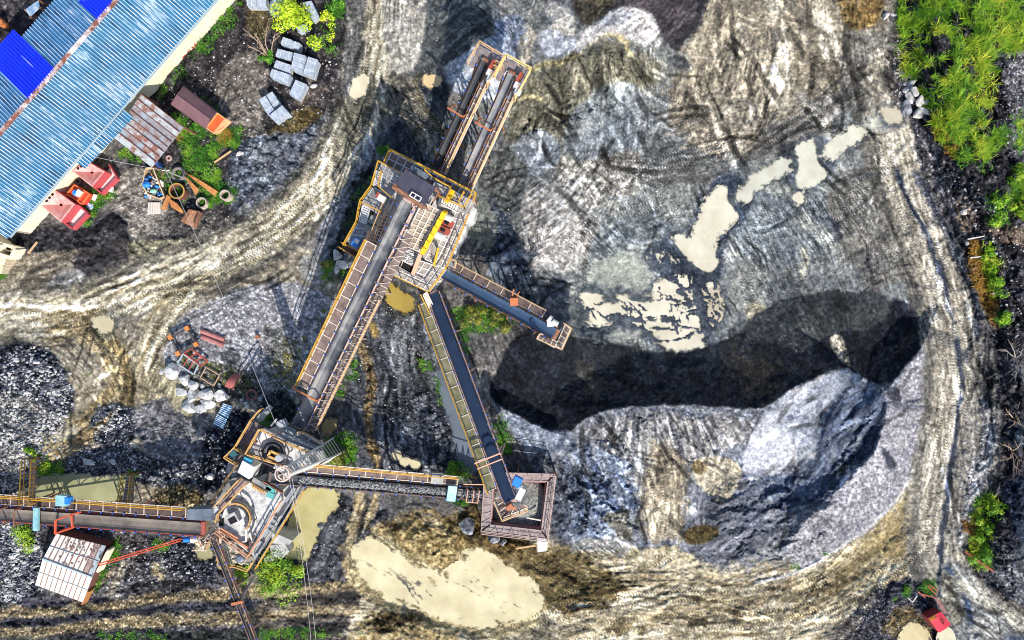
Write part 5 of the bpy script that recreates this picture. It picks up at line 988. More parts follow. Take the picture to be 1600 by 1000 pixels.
for i in range(4): mb.bar(rp[i]-Vector((0,0,2.4)), rp[(i+1) % 4]-Vector((0,0,2.4)), .12)
part(mb, 'roof_beam', RUST, pl)
mb = MB(); rnd = random.Random(9)                       # steelwork under the roof edge, at the head of the long conveyor
for _ in range(26):
    u0 = rnd.uniform(616,664); v0 = 296+(u0-616)*.62+rnd.uniform(-4,10); a_ = rnd.choice((.6, .6, -1.05, -1.05, .2)); l = rnd.uniform(.5,1.6); p = Wp(u0, v0, rnd.uniform(6.6, 8.0)); mb.bar(p, p+Vector((math.cos(a_)*l, -math.sin(a_)*l, rnd.uniform(-.3,.3))), .1)
part(mb, 'steelwork', mat('pale_rust', (.55,.36,.28), .7, 0, (.66,.55,.47), 2, .6), pl)
# western stair tower
mb = MB(); w1 = [(597,255),(628,275),(622,292),(590,271)]; slab(mb, w1, 6.4, .12); gridlines(mb, w1, 6.4, 5, 2, .08, 1)
w2 = [(584,292),(616,312),(600,341),(566,317)]; slab(mb, w2, 5.6, .12); gridlines(mb, w2, 5.6, 3, 2, .09, 1)
w3 = [(562,345),(592,330),(588,345),(572,385),(553,390),(542,378)]; slab(mb, w3, 4.6, .12); part(mb, 'west_deck', [GREY, TIN], pl)
mb = MB(); gridlines(mb, [(562,346),(590,345),(574,384),(543,377)], 4.6, 2, 3, .1); part(mb, 'deck_joists', TIN, pl)
for q_, z0_, z1_, n_ in (([(588,266),(598,270),(594,295),(584,290)], 6.6, 5.7, 7), ([(567,320),(578,325),(572,352),(561,347)], 5.6, 4.7, 8), ([(612,268),(618,274),(627,280),(622,270)], 6.6, 6.5, 5)): part(stair(MB(), q_, z0_, z1_, n_), 'stairs', TIN, pl)
mb = MB(); rails(mb, PP([(628,274),(594,255),(583,293),(566,316),(563,330),(560,348),(540,384)], 5.9), 1.0, 1.3, .09); rails(mb, PP([(566,317),(597,333)], 5.6), 1.0, 1.3, .085); rails(mb, PP([(598,270),(594,294),(617,314)], 6.2), 1.0, 1.2, .08); part(mb, 'stair_handrail', Y, pl)
mb = MB(); gp = [(607,272),(622,284),(616,300),(600,290)]; slab(mb, gp, 6.0, .5, 0); gridlines(mb, [(598,300),(618,312),(606,332),(590,318)], 5.65, 3, 2, .08, 1); part(mb, 'tank', [GREY, TIN], pl)
mb = MB(); mb.frame(Wp(597,311,6.2), Vector((.85,-.5,0)), Vector((.5,.85,0)), Vector((0,0,1)), .35, .28, .35, 0); mb.frame(Wp(592,306,6.2), Vector((.85,-.5,0)), Vector((.5,.85,0)), Vector((0,0,1)), .2, .25, .3, 1); part(mb, 'pump', [WHITE, RED], pl)
mb = MB(); mb.frame(Wp(557,379,5.2), Vector((.5,.86,0)), Vector((.86,-.5,0)), Vector((0,0,1)), .42, .28, .3, 0); mb.frame(Wp(557.5,377,5.55), Vector((.5,.86,0)), Vector((.86,-.5,0)), Vector((0,0,1)), .2, .2, .05, 1); part(mb, 'blue_box', [BLUE, WHITE], pl)
mb = MB(); mb.tube([Wp(578,361,5.5), Wp(570,389,5.0)], .2, 10); mb.tube([Wp(585,358,5.3), Wp(576,384,5.0)], .12, 8); part(mb, 'rust_pipe', mat('salmon_steel', None), pl)
mb = MB(); mb.prism([(p.x, p.y) for p in PP([(580,336),(593,341),(588,353),(575,347)], 5.3)], 4.6, 5.3); mb.prism([(p.x, p.y) for p in PP([(571,350),(584,355),(580,366),(566,361)], 5.1)], 4.6, 5.1); part(mb, 'cabinet', mat('grey_green_box', (.20,.22,.20), .6, .1, (.32,.33,.31), 2, .5), pl)
mb = MB(); rails(mb, PP([(602,318),(588,352),(573,392)], 5.4), 1.0, 1.2, .07); rails(mb, PP([(610,322),(594,356),(580,395)], 5.6), 1.0, 1.2, .07); part(mb, 'conveyor_side_rail', tanrail, pl)
mb = MB(); cm = [(604,318),(614,322),(590,385),(578,398),(576,385)]; slab(mb, cm, 5.4, .1, 0); gridlines(mb, [(603,318),(613,322),(588,384),(577,380)], 5.4, 2, 12, .08, 1); part(mb, 'service_deck', [RUST, PALE], pl)
mb = MB(); st = [(538,382),(573,399),(569,409),(534,388)]; slab(mb, st, 3.6, .1); gridlines(mb, st, 3.6, 14, 1, .05, 1); part(mb, 'gangway', [mat('dark_plum_steel', (.045,.03,.035), .8), RUST], pl)
mb = MB(); rails(mb, PP([(536,380),(574,400)], 3.6), .9, 1.2, .08); rails(mb, PP([(532,387),(569,411)], 3.6), .9, 1.2, .08); part(mb, 'gangway_handrail', Y, pl)
mb = MB(); sb = [(697,402),(714,410),(711,419),(694,411)]; slab(mb, sb, 3.8, .1); gridlines(mb, sb, 3.8, 5, 1, .07, 1); part(mb, 'side_landing', [GREY, TIN], pl); part(rails(MB(), PP([(697,401),(715,410),(711,420)], 3.8), .9, .8, .08), 'landing_handrail', tanrail, pl)
mb = MB(); stair(mb, [(661,460),(667,456),(684,492),(678,497)], 4.7, 1.8, 14); part(mb, 'south_stairs', PALE, pl); part(rails(MB(), [Wp(659,461,4.8), Wp(677,498,1.9)], .9, 1.2, .07), 'south_stair_handrail', Y, pl)
for u_, v_ in ((545,383),(566,318),(600,262),(592,333),(578,372),(612,245),(740,308)):
    p = Wp(u_, v_, 4.5); posts('column', [(p, Vector((p.x, p.y, -.3)), .2)], RUST, pl)
# blue grey pipes and dust cover along the northern deck
mb = MB(); mb.bar(Wp(642,262,5.5), Wp(668,277,5.5), .5, .35); mb.bar(Wp(668,276,5.5), Wp(700,292,5.5), .25, .25); mb.tube([Wp(634,256,5.4), Wp(690,284,5.4)], .09, 8); part(mb, 'duct', mat('blue_grey_tin', None), pl)
# ------------------------------------------------------------------ crushers
def crusher(u, v, z, r_, rings, rt, half=None):
    c = Wp(u, v, z); mb = MB()
    prof = [(r_, 0), (r_, .25), (r_*.9, .28), (r_*.9, .12), (r_*.76, .12), (r_*.76, .42), (r_*.66, .45), (r_*.5, .42), (r_*.5, -.3), (0, -.3)]
    mb.lathe(prof, 24 if rings else 8, c); return part(mb, 'crusher_mouth', rt[0], rt[1])
cu = thing('crusher', 425, 702, 'upper crusher with railed square concrete deck at the foot of the longest conveyor', 'crusher', z=0)
Z1 = 5.4; dk = [(410,669),(447,689),(486,704),(456,742),(441,723),(389,707)]
mb = MB(); slab(mb, dk, Z1, .5); dkA = part(mb, 'deck', CONCD, cu)
mb = MB(); slab(mb, [(413,674),(447,692),(480,706),(456,738),(441,722),(393,706)], Z1-.5, 4.6); part(mb, 'base', CONC, cu)
part(rails(MB(), PP([(389,707),(410,668),(447,688),(487,705)], Z1), .9, 1.5, .11), 'handrail', mat('ochre_rail', (.60,.36,.12), .55, 0, (.45,.25,.08), 2, .5), dkA); OCH = _m['ochre_rail']
part(rails(MB(), PP([(392,708),(443,724),(462,733)], Z1), .9, 1.5, .11), 'inner_handrail', OCH, dkA)
crusher(428, 706, Z1, 1.05, True, (mat('dark_iron', (.06,.055,.06), .5, .5, (.16,.15,.15), 3, .6), cu)); crusher(427, 706, Z1+.3, .5, False, (DARK, cu))
mb = MB()
for k in range(8):
    a_ = 2*math.pi*k/8; b_ = 2*math.pi*(k+1)/8; c = Wp(428,706,Z1+.95); mb.bar(c+Vector((1.35*math.cos(a_),1.35*math.sin(a_),0)), c+Vector((1.35*math.cos(b_),1.35*math.sin(b_),0)), .1); p = c+Vector((1.35*math.cos(a_),1.35*math.sin(a_),0)); mb.bar(p, p-Vector((0,0,.95)), .07)
part(mb, 'guard_ring', mat('dark_rail', (.07,.05,.055), .6), cu)
mb = MB(); hop = PP([(420,712),(434,718),(438,711),(424,704)], Z1+.6)
for i in range(4): mb.bar(hop[i], hop[(i+1) % 4], .2, .5)
part(mb, 'feed_hopper', OCH, cu)
mb = MB(); mb.lathe([(0,.9),(.28,.9),(.36,.8),(.36,0)], 14, Wp(440,713,Z1)); part(mb, 'motor', TIN, cu)
mb = MB(); wl = [(396,656),(410,667),(396,706),(373,696)]; slab(mb, wl, 4.6, .12); part(mb, 'side_deck', mat('plum_plate', (.10,.07,.075), .8, .1, (.18,.14,.14), 1.5, .6, .2), cu); PLP = _m['plum_plate']
part(rails(MB(), PP([(412,638),(397,655),(372,697),(356,712),(372,722)], 4.6), .95, 1.5, .10), 'side_handrail', OCH, cu)
mb = MB(); slab(mb, [(420,632),(427,637),(408,660),(398,655)], 4.2, .1); part(mb, 'rear_gangway', GREY, cu)
mb = MB(); stair(mb, [(386,708),(379,702),(396,684),(402,690)], 4.7, 5.5, 9); part(mb, 'stairs', RUST, cu)
mb = MB(); cr = [(370,698),(389,708),(378,723),(357,712)]; slab(mb, cr, 4.3, .12); part(mb, 'corner_deck', PLP, cu); part(rails(MB(), PP([(357,712),(371,697),(384,706)], 4.3), .9, 1, .09), 'corner_handrail', OCH, cu)
mb = MB(); mb.frame(Wp(366,708,4.8), Vector((.8,.6,0)), Vector((-.6,.8,0)), Vector((0,0,1)), .35, .3, .4); part(mb, 'tool_box', mat('dark_teal', (.03,.10,.12), .5), cu)
mb = MB()                                                # steel channels beside the tail of the longest conveyor
for q_, w_, z_ in (([(441,678),(484,700)],.35,4.9),([(447,672),(478,688)],.22,4.7),([(458,683),(500,704)],.18,5.2),([(470,675),(452,694)],.14,5.0),([(486,684),(470,702)],.14,5.0),([(446,668),(462,676)],.4,4.4),([(480,680),(505,694)],.2,4.9),([(476,690),(500,702)],.3,5.0)):
    a_, b_ = PP(q_, z_); mb.bar(a_, b_, w_, .3)
part(mb, 'steel_channel', mat('blue_grey_steel', (.22,.24,.26), .5, .4, (.40,.41,.42), 2, .6), cu)
mb = MB(); slab(mb, [(468,676),(486,683),(500,694),(506,704),(487,706)], 4.4, .12); part(mb, 'tail_deck', GREY, cu); part(rails(MB(), PP([(466,679),(471,672),(487,678),(503,690)], 4.4), .9, 1.2, .07), 'tail_handrail', tanrail, cu)
mb = MB(); slab(mb, [(430,660),(442,655),(448,665),(436,671)], 4.6, .8); mb.bar(Wp(424,665,4.9), Wp(432,655,5.6), .14); part(mb, 'dust_box', TIN, cu)
cl = thing('crusher', 390, 815, 'lower crusher with wide dusty concrete deck and yellow half ring guard', 'crusher', z=0)
Z2 = 5.2; dk2 = [(383,752),(436,768),(470,752),(480,762),(440,785),(393,866),(340,826),(351,797)]
mb = MB(); slab(mb, [(383,752),(438,770),(441,783),(392,866),(341,826),(350,798)], Z2, .4); dkB = part(mb, 'deck', CONCD, cl)
mb = MB(); slab(mb, [(386,757),(438,772),(436,784),(392,860),(346,824),(354,800)], Z2-.4, 4.6); part(mb, 'base', CONC, cl)
mb = MB(); slab(mb, [(438,769),(452,757),(476,758),(452,786),(412,856),(398,872),(393,866),(441,783)], 4.6, .5); part(mb, 'east_ledge', CONC, cl)
mb = MB()
for q_, w_, z_, mi in (([(478,758),(404,880)],.14,4.9,0),([(470,760),(398,874)],.12,5.0,0),([(461,762),(446,784)],.3,5.0,0),([(430,806),(412,838)],.5,4.9,0),([(424,800),(400,846)],.14,5.3,0),([(452,786),(440,806)],.2,4.9,0),([(420,828),(426,832)],.12,5.1,0),([(424,820),(430,824)],.12,5.1,0),([(428,812),(434,816)],.12,5.1,0),([(410,846),(402,864)],.5,4.7,0)):
    a_, b_ = PP(q_, z_); mb.bar(a_, b_, w_, .2)
part(mb, 'steel_channel', mat('blue_grey_steel', None), cl)
part(rails(MB(), PP([(442,781),(392,867),(341,827)], Z2), .9, 1.5, .085), 'handrail', mat('rust_rail', (.46,.17,.10), .6, 0, (.6,.32,.16), 2, .5), dkB); RR = _m['rust_rail']
part(rails(MB(), PP([(479,763),(404,884)], 4.6), .9, 1.6, .08), 'ledge_handrail', Y, cl)
mb = MB(); wk = [(378,748),(388,754),(346,799),(337,794)]; slab(mb, wk, 5.9, .1); part(mb, 'gangway', mat('pink_brown_plate', (.22,.14,.125), .8, .1, (.33,.24,.215), 1.5, .6, .2), cl)
mb = MB(); rails(mb, PP([(378,747),(336,793)], 5.9), .9, 1.5, .09); rails(mb, PP([(389,754),(346,800),(343,812)], 5.9), .9, 1.5, .09); part(mb, 'gangway_handrail', OCH, cl)
mb = MB(); a_ = [(352,700+28),(372,738),(366,748),(352,738)]; slab(mb, [(357,722),(372,727),(367,748),(352,738)], 3.8, .3); slab(mb, [(362,748),(378,745),(345,790),(330,795)], 4.2, .1); part(mb, 'west_ledge', GREY, cl)
part(rails(MB(), PP([(374,724),(354,754),(334,784)], 4.2), .9, 1.5, .08), 'west_handrail', OCH, cl)
mb = MB(); mb.prism([(p.x, p.y) for p in PP([(379,720),(397,730),(389,749),(371,738)], 6.6)], 4.6, 6.6); part(mb, 'cabin', mat('cream_sheet', (.60,.58,.54), .6, 0, (.72,.71,.68), 1.5, .6, .1), cl)
mb = MB(); mb.frame(Wp(388,719,6.2), Vector((.87,-.4,0)), Vector((.4,.87,0)), Vector((0,0,1)), .4, .2, .2); part(mb, 'blue_hood', mat('bright_teal', (.04,.30,.45), .5), cl)
# mouth of the lower crusher
mb = MB(); bx = [(352,807),(366,800),(374,814),(358,822)]; slab(mb, bx, Z2+.7, .7); part(mb, 'feed_box', mat('white_plate', (.26,.25,.245), .7, 0, (.5,.49,.47), 2, .6), cl)
mb = MB(); slab(mb, [(356,812),(366,806),(371,815),(360,820)], Z2+.74, .04); slab(mb, [(342,812),(350,810),(349,822),(342,822)], Z2+.06, .05); part(mb, 'dark_mouth', DARK, cl)
c = Wp(371, 808, Z2)
for rr, m_, hh, w_ in ((1.75, mat('dark_iron', None), .75, .14), (1.35, OCH, .45, .12), (1.05, mat('dark_iron', None), .35, .14)):
    mb = MB(); N = 12
    for k in range(N):
        t0 = -.75+2.75*k/N; t1 = -.75+2.75*(k+1)/N; p0 = c+Vector((rr*math.cos(t0), rr*math.sin(t0), hh)); p1 = c+Vector((rr*math.cos(t1), rr*math.sin(t1), hh)); mb.bar(p0, p1, w_, .25); 
        if k % 3 == 0: mb.bar(p0, p0-Vector((0,0,hh)), .08)
    part(mb, 'half_ring_guard', m_, cl)
mb = MB(); mb.bar(c+Vector((1.35*math.cos(-.75), 1.35*math.sin(-.75), .5)), c+Vector((.9, -2.1, .3)), .14); mb.bar(c+Vector((1.75*math.cos(-.75), 1.75*math.sin(-.75), .5)), c+Vector((1.5, -2.2, .3)), .12); mb.bar(c+Vector((.9,-2.1,.3)), c+Vector((-.6,-2.3,.3)), .1); part(mb, 'guard_arm', PALE, cl)
mb = MB(); a_, b_ = PP([(343,828),(388,856)], Z2+.3); mb.bar(a_, b_, .2, .3); a_, b_ = PP([(345,825),(372,841)], Z2+.35); mb.bar(a_, b_, .12, .2); part(mb, 'edge_beam', RR, cl)
mb = MB(); slab(mb, [(378,848),(398,836),(404,844),(390,866)], Z2+.05, .06); part(mb, 'plum_plate', PLP, cl)
mb = MB(); slab(mb, [(345,866),(362,845),(380,856),(398,872),(394,884),(372,880),(352,882)], 2.4, .15); gridlines(mb, [(343,864),(360,846),(392,868),(378,882)], 2.4, 3, 4, .1, 1); part(mb, 'lower_platform', [mat('green_grey_plate', (.24,.23,.14), .85, 0, (.36,.35,.26), 1.2, .6, .2), PALE], cl)
mb = MB(); mb.prism([(p.x, p.y) for p in PP([(360,852),(368,848),(372,858),(364,862)], 3.4)], 2.4, 3.4); part(mb, 'grey_bin', GREY, cl)
mb = MB(); mb.lathe([(0,1.0),(.22,1.0),(.36,.9),(.36,0)], 14, Wp(380,868,2.4)); part(mb, 'drum', mat('steel_blue', (.16,.18,.24), .5, .3), cl)
mb = MB(); mb.prism([(p.x, p.y) for p in PP([(371,862),(380,858),(384,868),(375,872)], 3.2)], 2.4, 3.2); mb.prism([(p.x, p.y) for p in PP([(385,866),(398,872),(394,880),(384,876)], 3.2)], 2.4, 3.2); part(mb, 'machine_box', mat('tan_brown_box', (.22,.18,.14), .7, 0, (.3,.25,.2), 2, .6), cl)
part(rails(MB(), PP([(345,866),(348,880),(372,881),(392,888),(399,874)], 2.4), .9, 1, .09), 'platform_rail', OCH, cl)
mb = MB(); rnd = random.Random(21)
for _ in range(44):
    u0 = rnd.uniform(308,345); v0 = rnd.uniform(834,860)-.25*(u0-326); a2 = rnd.uniform(0, 3.14); l = rnd.uniform(.25,.9); p = Wp(u0, v0, rnd.uniform(2.5, 4.6)); mb.bar(p, p+Vector((math.cos(a2)*l, math.sin(a2)*l, rnd.uniform(-.4,.4))), rnd.uniform(.07,.16), mi=rnd.choice((0,0,1,2)))
part(mb, 'drive_gear', [mat('pale_rust', None), tanrail, mat('dark_iron', None)], cl)
E3 = (Vector((1,0,0)), Vector((0,1,0)), Vector((0,0,1))); part(MB().tube([Wp(299,843,4.0), Wp(311,843,4.0)], .32, 12), 'motor', WHITE, cl); part(MB().tube([Wp(288,843,4.0), Wp(297,843,4.0)], .25, 12), 'motor', BLUE, cl); part(MB().frame(Wp(317,822,5.0), *E3, .45, .55, .3), 'mud_tray', mat('ochre_mud', (.16,.11,.05), .9, 0, (.30,.22,.12), 4, .7, .5), cl)
mb = MB(); mb.bar(Wp(330,800,6.6), Wp(340,793,6.6), .5, .05); part(mb, 'tin_flap', TIN, cl)
mb = MB(); a_ = PP([(432,768),(441,772),(447,765)], Z2+.6)
for q_, w_, m_ in (([(410,756),(424,766)],.3,0),([(412,752),(442,770)],.1,1),([(418,744),(430,752)],.7,2),([(396,748),(410,756)],.4,0)): p0, p1 = PP(q_, Z2+.6); mb.bar(p0, p1, w_, .4, m_)
part(mb, 'machinery', [GREY, RUST, DARK], cl)
mb = MB(); mb.frame(Wp(424,763,Z2+.5), Vector((.9,-.4,0)), Vector((.4,.9,0)), Vector((0,0,1)), .4, .2, .3); mb.frame(Wp(423,773,Z2+.3), Vector((.9,-.4,0)), Vector((.4,.9,0)), Vector((0,0,1)), .3, .25, .2); part(mb, 'teal_box', mat('teal_green', (.10,.36,.34), .5), cl)
mb = MB()
for i in range(7): p0, p1 = PP([(397+i*2.6, 757+i*1.4), (394+i*2.6, 762+i*1.4)], Z2+.12); mb.bar(p0, p1, .1)
mb.bar(Wp(393,756,Z2+.12), Wp(416,769,Z2+.12), .1); part(mb, 'rack', OCH, cl)
for lab, q_, h_ in (('tilted grey concrete slab leaning at the pond edge, upper of two', [(424,833),(436,836),(457,845),(452,851),(425,849)], 2.6), ('lower grey concrete block beside the shrub and pond', [(421,852),(445,850),(452,862),(440,874),(424,868)], 1.4), ('small concrete footing half hidden by the shrub', [(412,872),(426,868),(428,876),(414,880)], 1.0)):
    mb = MB(); slab(mb, q_, h_, h_+.4); o = mb.build('concrete_slab', mat('weathered_concrete', (.30,.30,.29), .9, 0, (.50,.50,.48), 1.2, .6, .4)); tag(o, lab, 'concrete slab')
# ------------------------------------------------------------------ square receiving basin
ba = thing('receiving_basin', 806, 790, 'square basin ringed by brown walkways with a gravel cone inside', 'basin', z=0)
Zb = 2.6; TL, TR, BR, BL = (757,738), (868,741), (855,842), (752,830)
iTL, iTR, iBR, iBL = (771,750), (856,752), (846,829), (766,820)
mb = MB()
for q_ in ((TL, TR, iTR, iTL), (TR, BR, iBR, iTR), (BR, BL, iBL, iBR), (BL, TL, iTL, iBL)): slab(mb, q_, Zb, .12); gridlines(mb, q_, Zb, 7, 1, .09, 1)
part(mb, 'walkway', [mat('brown_pink_plate', (.20,.15,.14), .8, .1, (.36,.29,.27), 1.3, .7, .3), mat('grey_pink_bar', (.34,.26,.24), .7)], ba)
mb = MB()
for a_, b_ in ((iTL, iTR), (iTR, iBR), (iBR, iBL), (iBL, iTL)): p0, p1 = Wp(*a_, Zb-.2), Wp(*b_, Zb-.2); mb.sheet(p0, p1, Vector((p1.x, p1.y, -.3)), Vector((p0.x, p0.y, -.3)), .15)
part(mb, 'wall', mat('red_brown_wall', (.22,.08,.07), .8, 0, (.36,.2,.18), 1.5, .6, .3), ba)
for p in (TL, TR, BR, BL, (810,740), (862,790), (803,836), (754,785)): w_ = Wp(*p, Zb-.1); posts('post', [(w_, Vector((w_.x, w_.y, -.4)), .16)], RUST, ba)
mb = MB(); rails(mb, PP([TL, TR, BR, BL], Zb), .9, 1.4, .06); part(mb, 'handrail', mat('dull_red_rail', (.32,.17,.14), .7, 0, (.5,.4,.36), 2, .6), ba)
mb = MB(); c = Wp(812, 793, 2.3); mb.lathe([(0,.25),(.5,.05),(1.6,-.65),(2.2,-.9),(2.75,-1.0),(2.9,-2.4)], 26, c)
o = mb.build('gravel_cone', mat('grey_green_gravel', (.13,.135,.125), .95, 0, (.36,.355,.32), 4.5, .9, .9, .2), smooth=True); tag(o, 'dark grey gravel cone piled inside the square basin', 'heap')
mb = MB(); p = PP([(839,838),(856,843),(854,861),(840,863)], 1.0); mb.sheet(*p, .15); part(mb, 'chute', TIN, ba)
mb = MB(); mb.bar(Wp(823,809,2.7), Wp(845,813,2.7), .12); part(mb, 'strut', PALE, ba)
# ------------------------------------------------------------------ lattice tower
tw = thing('lattice_tower', 527, 706, 'pale tapering lattice tower leaning over the plant beside the upper crusher, rings at its top', 'lattice tower')
base = G(519, 702); topz = 14.0; tc = Wp(446, 738, topz); tc = Vector((base.x+(tc.x-base.x), base.y+(tc.y-base.y), topz))
ax = Vector((.55,-.83,0)); ay = Vector((.83,.55,0)); mbl = MB(); mbr = MB(); mbf = MB()
cor = lambda t, i: base.lerp(tc, t)+ax*((.85*(1-t)+.30*t)*(1 if i in (0, 1) else -1))+ay*((.85*(1-t)+.30*t)*(1 if i in (1, 2) else -1))
for i in range(4): mbl.bar(cor(0, i), cor(1, i), .13)
for k in range(17):
    t = k/17; t2 = (k+1)/17
    for i in range(4): mbr.bar(cor(t, i), cor(t, (i+1) % 4), .06); 
    mbr.bar(cor(t, 3), cor(t2, 0), .045)
part(mbl, 'leg', WHITE, tw); part(mbr, 'lattice', WHITE, tw)
for k in range(10):
    t, t2 = k/10, (k+.98)/10; mbf.sheet(cor(t, 0), cor(t2, 0), cor(t2, 1), cor(t, 1), .02)
part(mbf, 'cladding', mat('cream_sheet', None), tw)
mb = MB()
for rr, zz in ((.55, .2), (.55, .75)):
    for k in range(14): a_ = 2*math.pi*k/14; b_ = 2*math.pi*(k+1)/14; mb.bar(tc+Vector((rr*math.cos(a_), rr*math.sin(a_), zz)), tc+Vector((rr*math.cos(b_), rr*math.sin(b_), zz)), .08)
for k in range(7): a_ = 2*math.pi*k/7; mb.bar(tc+Vector((0,0,.2)), tc+Vector((.55*math.cos(a_), .55*math.sin(a_), .2)), .06); mb.bar(tc+Vector((.55*math.cos(a_), .55*math.sin(a_), .2)), tc+Vector((.55*math.cos(a_), .55*math.sin(a_), .75)), .06)
part(mb, 'top_ring', mat('salmon_pale', (.66,.50,.42), .6), tw)
mb = MB(); mb.bar(tc+Vector((-.8,.5,.1)), tc+Vector((.3,-.2,.1)), .3, .2); part(mb, 'bracket', WHITE, tw)
# ------------------------------------------------------------------ warehouse
wh = thing('warehouse', 150, 140, 'long warehouse with weathered light blue corrugated roof and cream wall', 'warehouse', z=0)
ZE, ZR = 3.5, 5.6
def corr(name, p00, p10, p01, m, n, amp=.09, per=.30, lift=0.0, parent=wh, crest=None):
    """ribbed sheet: p00-p10 along the eave, p00-p01 up the slope; raised ribs run up the slope, sheets lap half way"""
    p00, p10, p01 = Vector(p00), Vector(p10), Vector(p01); e = p10-p00; s = p01-p00; nn = e.cross(s).normalized(); nn = nn if nn.z > 0 else -nn
    k = int(e.length/per); vs_ = []; fs = []; mi = []; rr = random.Random(len(name)+k); ed_ = e.normalized()
    for i in range(k+1):
        base = p00+ed_*(i*per); wob = rr.uniform(-.012,.012)
        for q, (o_, h) in enumerate(((0,0),(.17,0),(.20,1),(.27,1))):
            for j in range(3): vs_.append(base+ed_*o_+s*(j/2)+nn*(amp*h+lift+wob*(j == 1)))
    nq = (k+1)*4
    for i in range(nq-1):
        for j in range(2): fs.append((i*3+j, (i+1)*3+j, (i+1)*3+j+1, i*3+j+1)); mi.append(1 if crest and i % 4 == 2 else 0)
    mb = MB(); mb.v = [tuple(x) for x in vs_]; mb.f = fs; mb.mi = mi; return part(mb, name, [m, crest] if crest else m, parent)
def roof_mat(name, base, pale, dark, wear, ang):
    m = bpy.data.materials.new(name); m.use_nodes = True; nt = m.node_tree; n = nt.nodes; L = nt.links; b = n['Principled BSDF']; b.inputs['Roughness'].default_value = .65; b.inputs['Specular IOR Level'].default_value = .2
    g = n.new('ShaderNodeNewGeometry'); mp = n.new('ShaderNodeMapping'); mp.vector_type = 'TEXTURE'; mp.inputs['Rotation'].default_value = (0, 0, ang); mp.inputs['Scale'].default_value = (2.6, .26, 2); L.new(g.outputs['Position'], mp.inputs[0])
    a = n.new('ShaderNodeTexNoise'); a.inputs['Scale'].default_value = 1.0; a.inputs['Detail'].default_value = 6; a.inputs['Roughness'].default_value = .7; L.new(mp.outputs[0], a.inputs[0])
    w = n.new('ShaderNodeTexNoise'); w.inputs['Scale'].default_value = .22; w.inputs['Detail'].default_value = 4; L.new(g.outputs['Position'], w.inputs[0])
    ad = n.new('ShaderNodeMath'); ad.operation = 'MULTIPLY_ADD'; ad.inputs[1].default_value = .55; L.new(w.outputs[0], ad.inputs[0]); L.new(a.outputs[0], ad.inputs[2])
    r = n.new('ShaderNodeValToRGB'); E = r.color_ramp.elements; E[0].position = .60; E[0].color = dark+(1,); E[1].position = .74; E[1].color = base+(1,); x = E.new(.84+.1*(1-wear)); x.color = base+(1,); x = E.new(.90+.1*(1-wear)); x.color = pale+(1,)
    L.new(ad.outputs[0], r.inputs[0]); L.new(r.outputs[0], b.inputs['Base Color']); return m
e0 = Wp(372, -40, ZE); e1_ = Wp(14, 370, ZE); r0 = Wp(212, -40, ZR); r1_ = Wp(-30, 247, ZR)
ed = (e1_-e0); rdir = ed.normalized(); slope = (Wp(90, 106, ZR)-Wp(170, 190, ZE))            # ridge to eave vector sample
sv = slope-rdir*slope.dot(rdir); CRS = mat('pale_rib_crest', (.20,.38,.50), .65, 0, (.56,.62,.66), .9, .8, spec=.2)  # rib crests coloured paler than the pans between them
RBL = roof_mat('light_blue_roof', (.026,.14,.27), (.36,.45,.50), (.006,.05,.12), .85, math.atan2(sv.y, sv.x))
eaveA, eaveB = e0-rdir*8, e1_
wrf = corr('roof', eaveA, eaveB, eaveA+sv, RBL, 0, crest=CRS)
# far slope behind the ridge
sv2 = Vector((sv.x, sv.y, 0)); sv2.normalize(); Lh = Vector((sv.x, sv.y, 0)).length
ridA, ridB = eaveA+sv+Vector((0,0,.02)), eaveB+sv+Vector((0,0,.02))
back = sv2*(Lh*1.0)-Vector((0,0,1.3))
RBD = roof_mat('mid_blue_roof', (.035,.19,.40), (.5,.6,.66), (.008,.05,.13), .7, math.atan2(sv.y, sv.x))
rrf = corr('rear_roof', ridA, ridB, ridA+back, RBD, 0, crest=CRS)
def strip(u_, v_): p = Wp(u_, v_, ZR); return (p-ridA).dot(rdir)
ULT = mat('ultramarine_sheet', (.0,.018,.78), .42, 0, (.0,.03,.92), .8, .5)
for (ua, va), (ub, vb), ext in (((84,106),(44,154),1.22), ((173,0),(151,28),.55)):
    s0, s1 = strip(ua, va), strip(ub, vb); corr('roof_patch', ridA+rdir*s0+Vector((0,0,.02)), ridA+rdir*s1+Vector((0,0,.02)), ridA+rdir*s0+back*ext+Vector((0,0,.02)), ULT, 0, lift=.08, parent=rrf)
mb = MB(); mb.sheet(ridA+Vector((0,0,.12))-sv2*.22, ridB+Vector((0,0,.12))-sv2*.22, ridB+Vector((0,0,.12))+sv2*.22, ridA+Vector((0,0,.12))+sv2*.22, .04); part(mb, 'ridge_cap', mat('rusty_ridge', (.20,.07,.045), .8, 0, (.62,.56,.54), 1.1, .9), wrf)
# walls
wb = -sv2; wl0 = eaveA+sv2*.75; wl1 = eaveB+sv2*.75-rdir*.2
CREAM = mat('cream_render', (.62,.55,.38), .9, 0, (.76,.70,.54), .7, .6, .2)
mb = MB(); A_, B_ = Vector((wl0.x, wl0.y, 0)), Vector((wl1.x, wl1.y, 0)); far0, far1 = A_+sv2*(Lh*1.7), B_+sv2*(Lh*1.7)
for p, q in ((A_, B_), (B_, far1), (far1, far0)): mb.sheet(Vector((p.x, p.y, 3.42)), Vector((q.x, q.y, 3.42)), Vector((q.x, q.y, -.3)), Vector((p.x, p.y, -.3)), .18)
wwl = part(mb, 'wall', CREAM, wh)
mb = MB(); mb.bar(eaveA+Vector((0,0,-.12))-sv2*.05, eaveB+Vector((0,0,-.12))-sv2*.05, .12, .14); part(mb, 'gutter', mat('gutter_blue', (.30,.40,.46), .5), wrf)
mb = MB(); g0 = B_-rdir*1.0; 
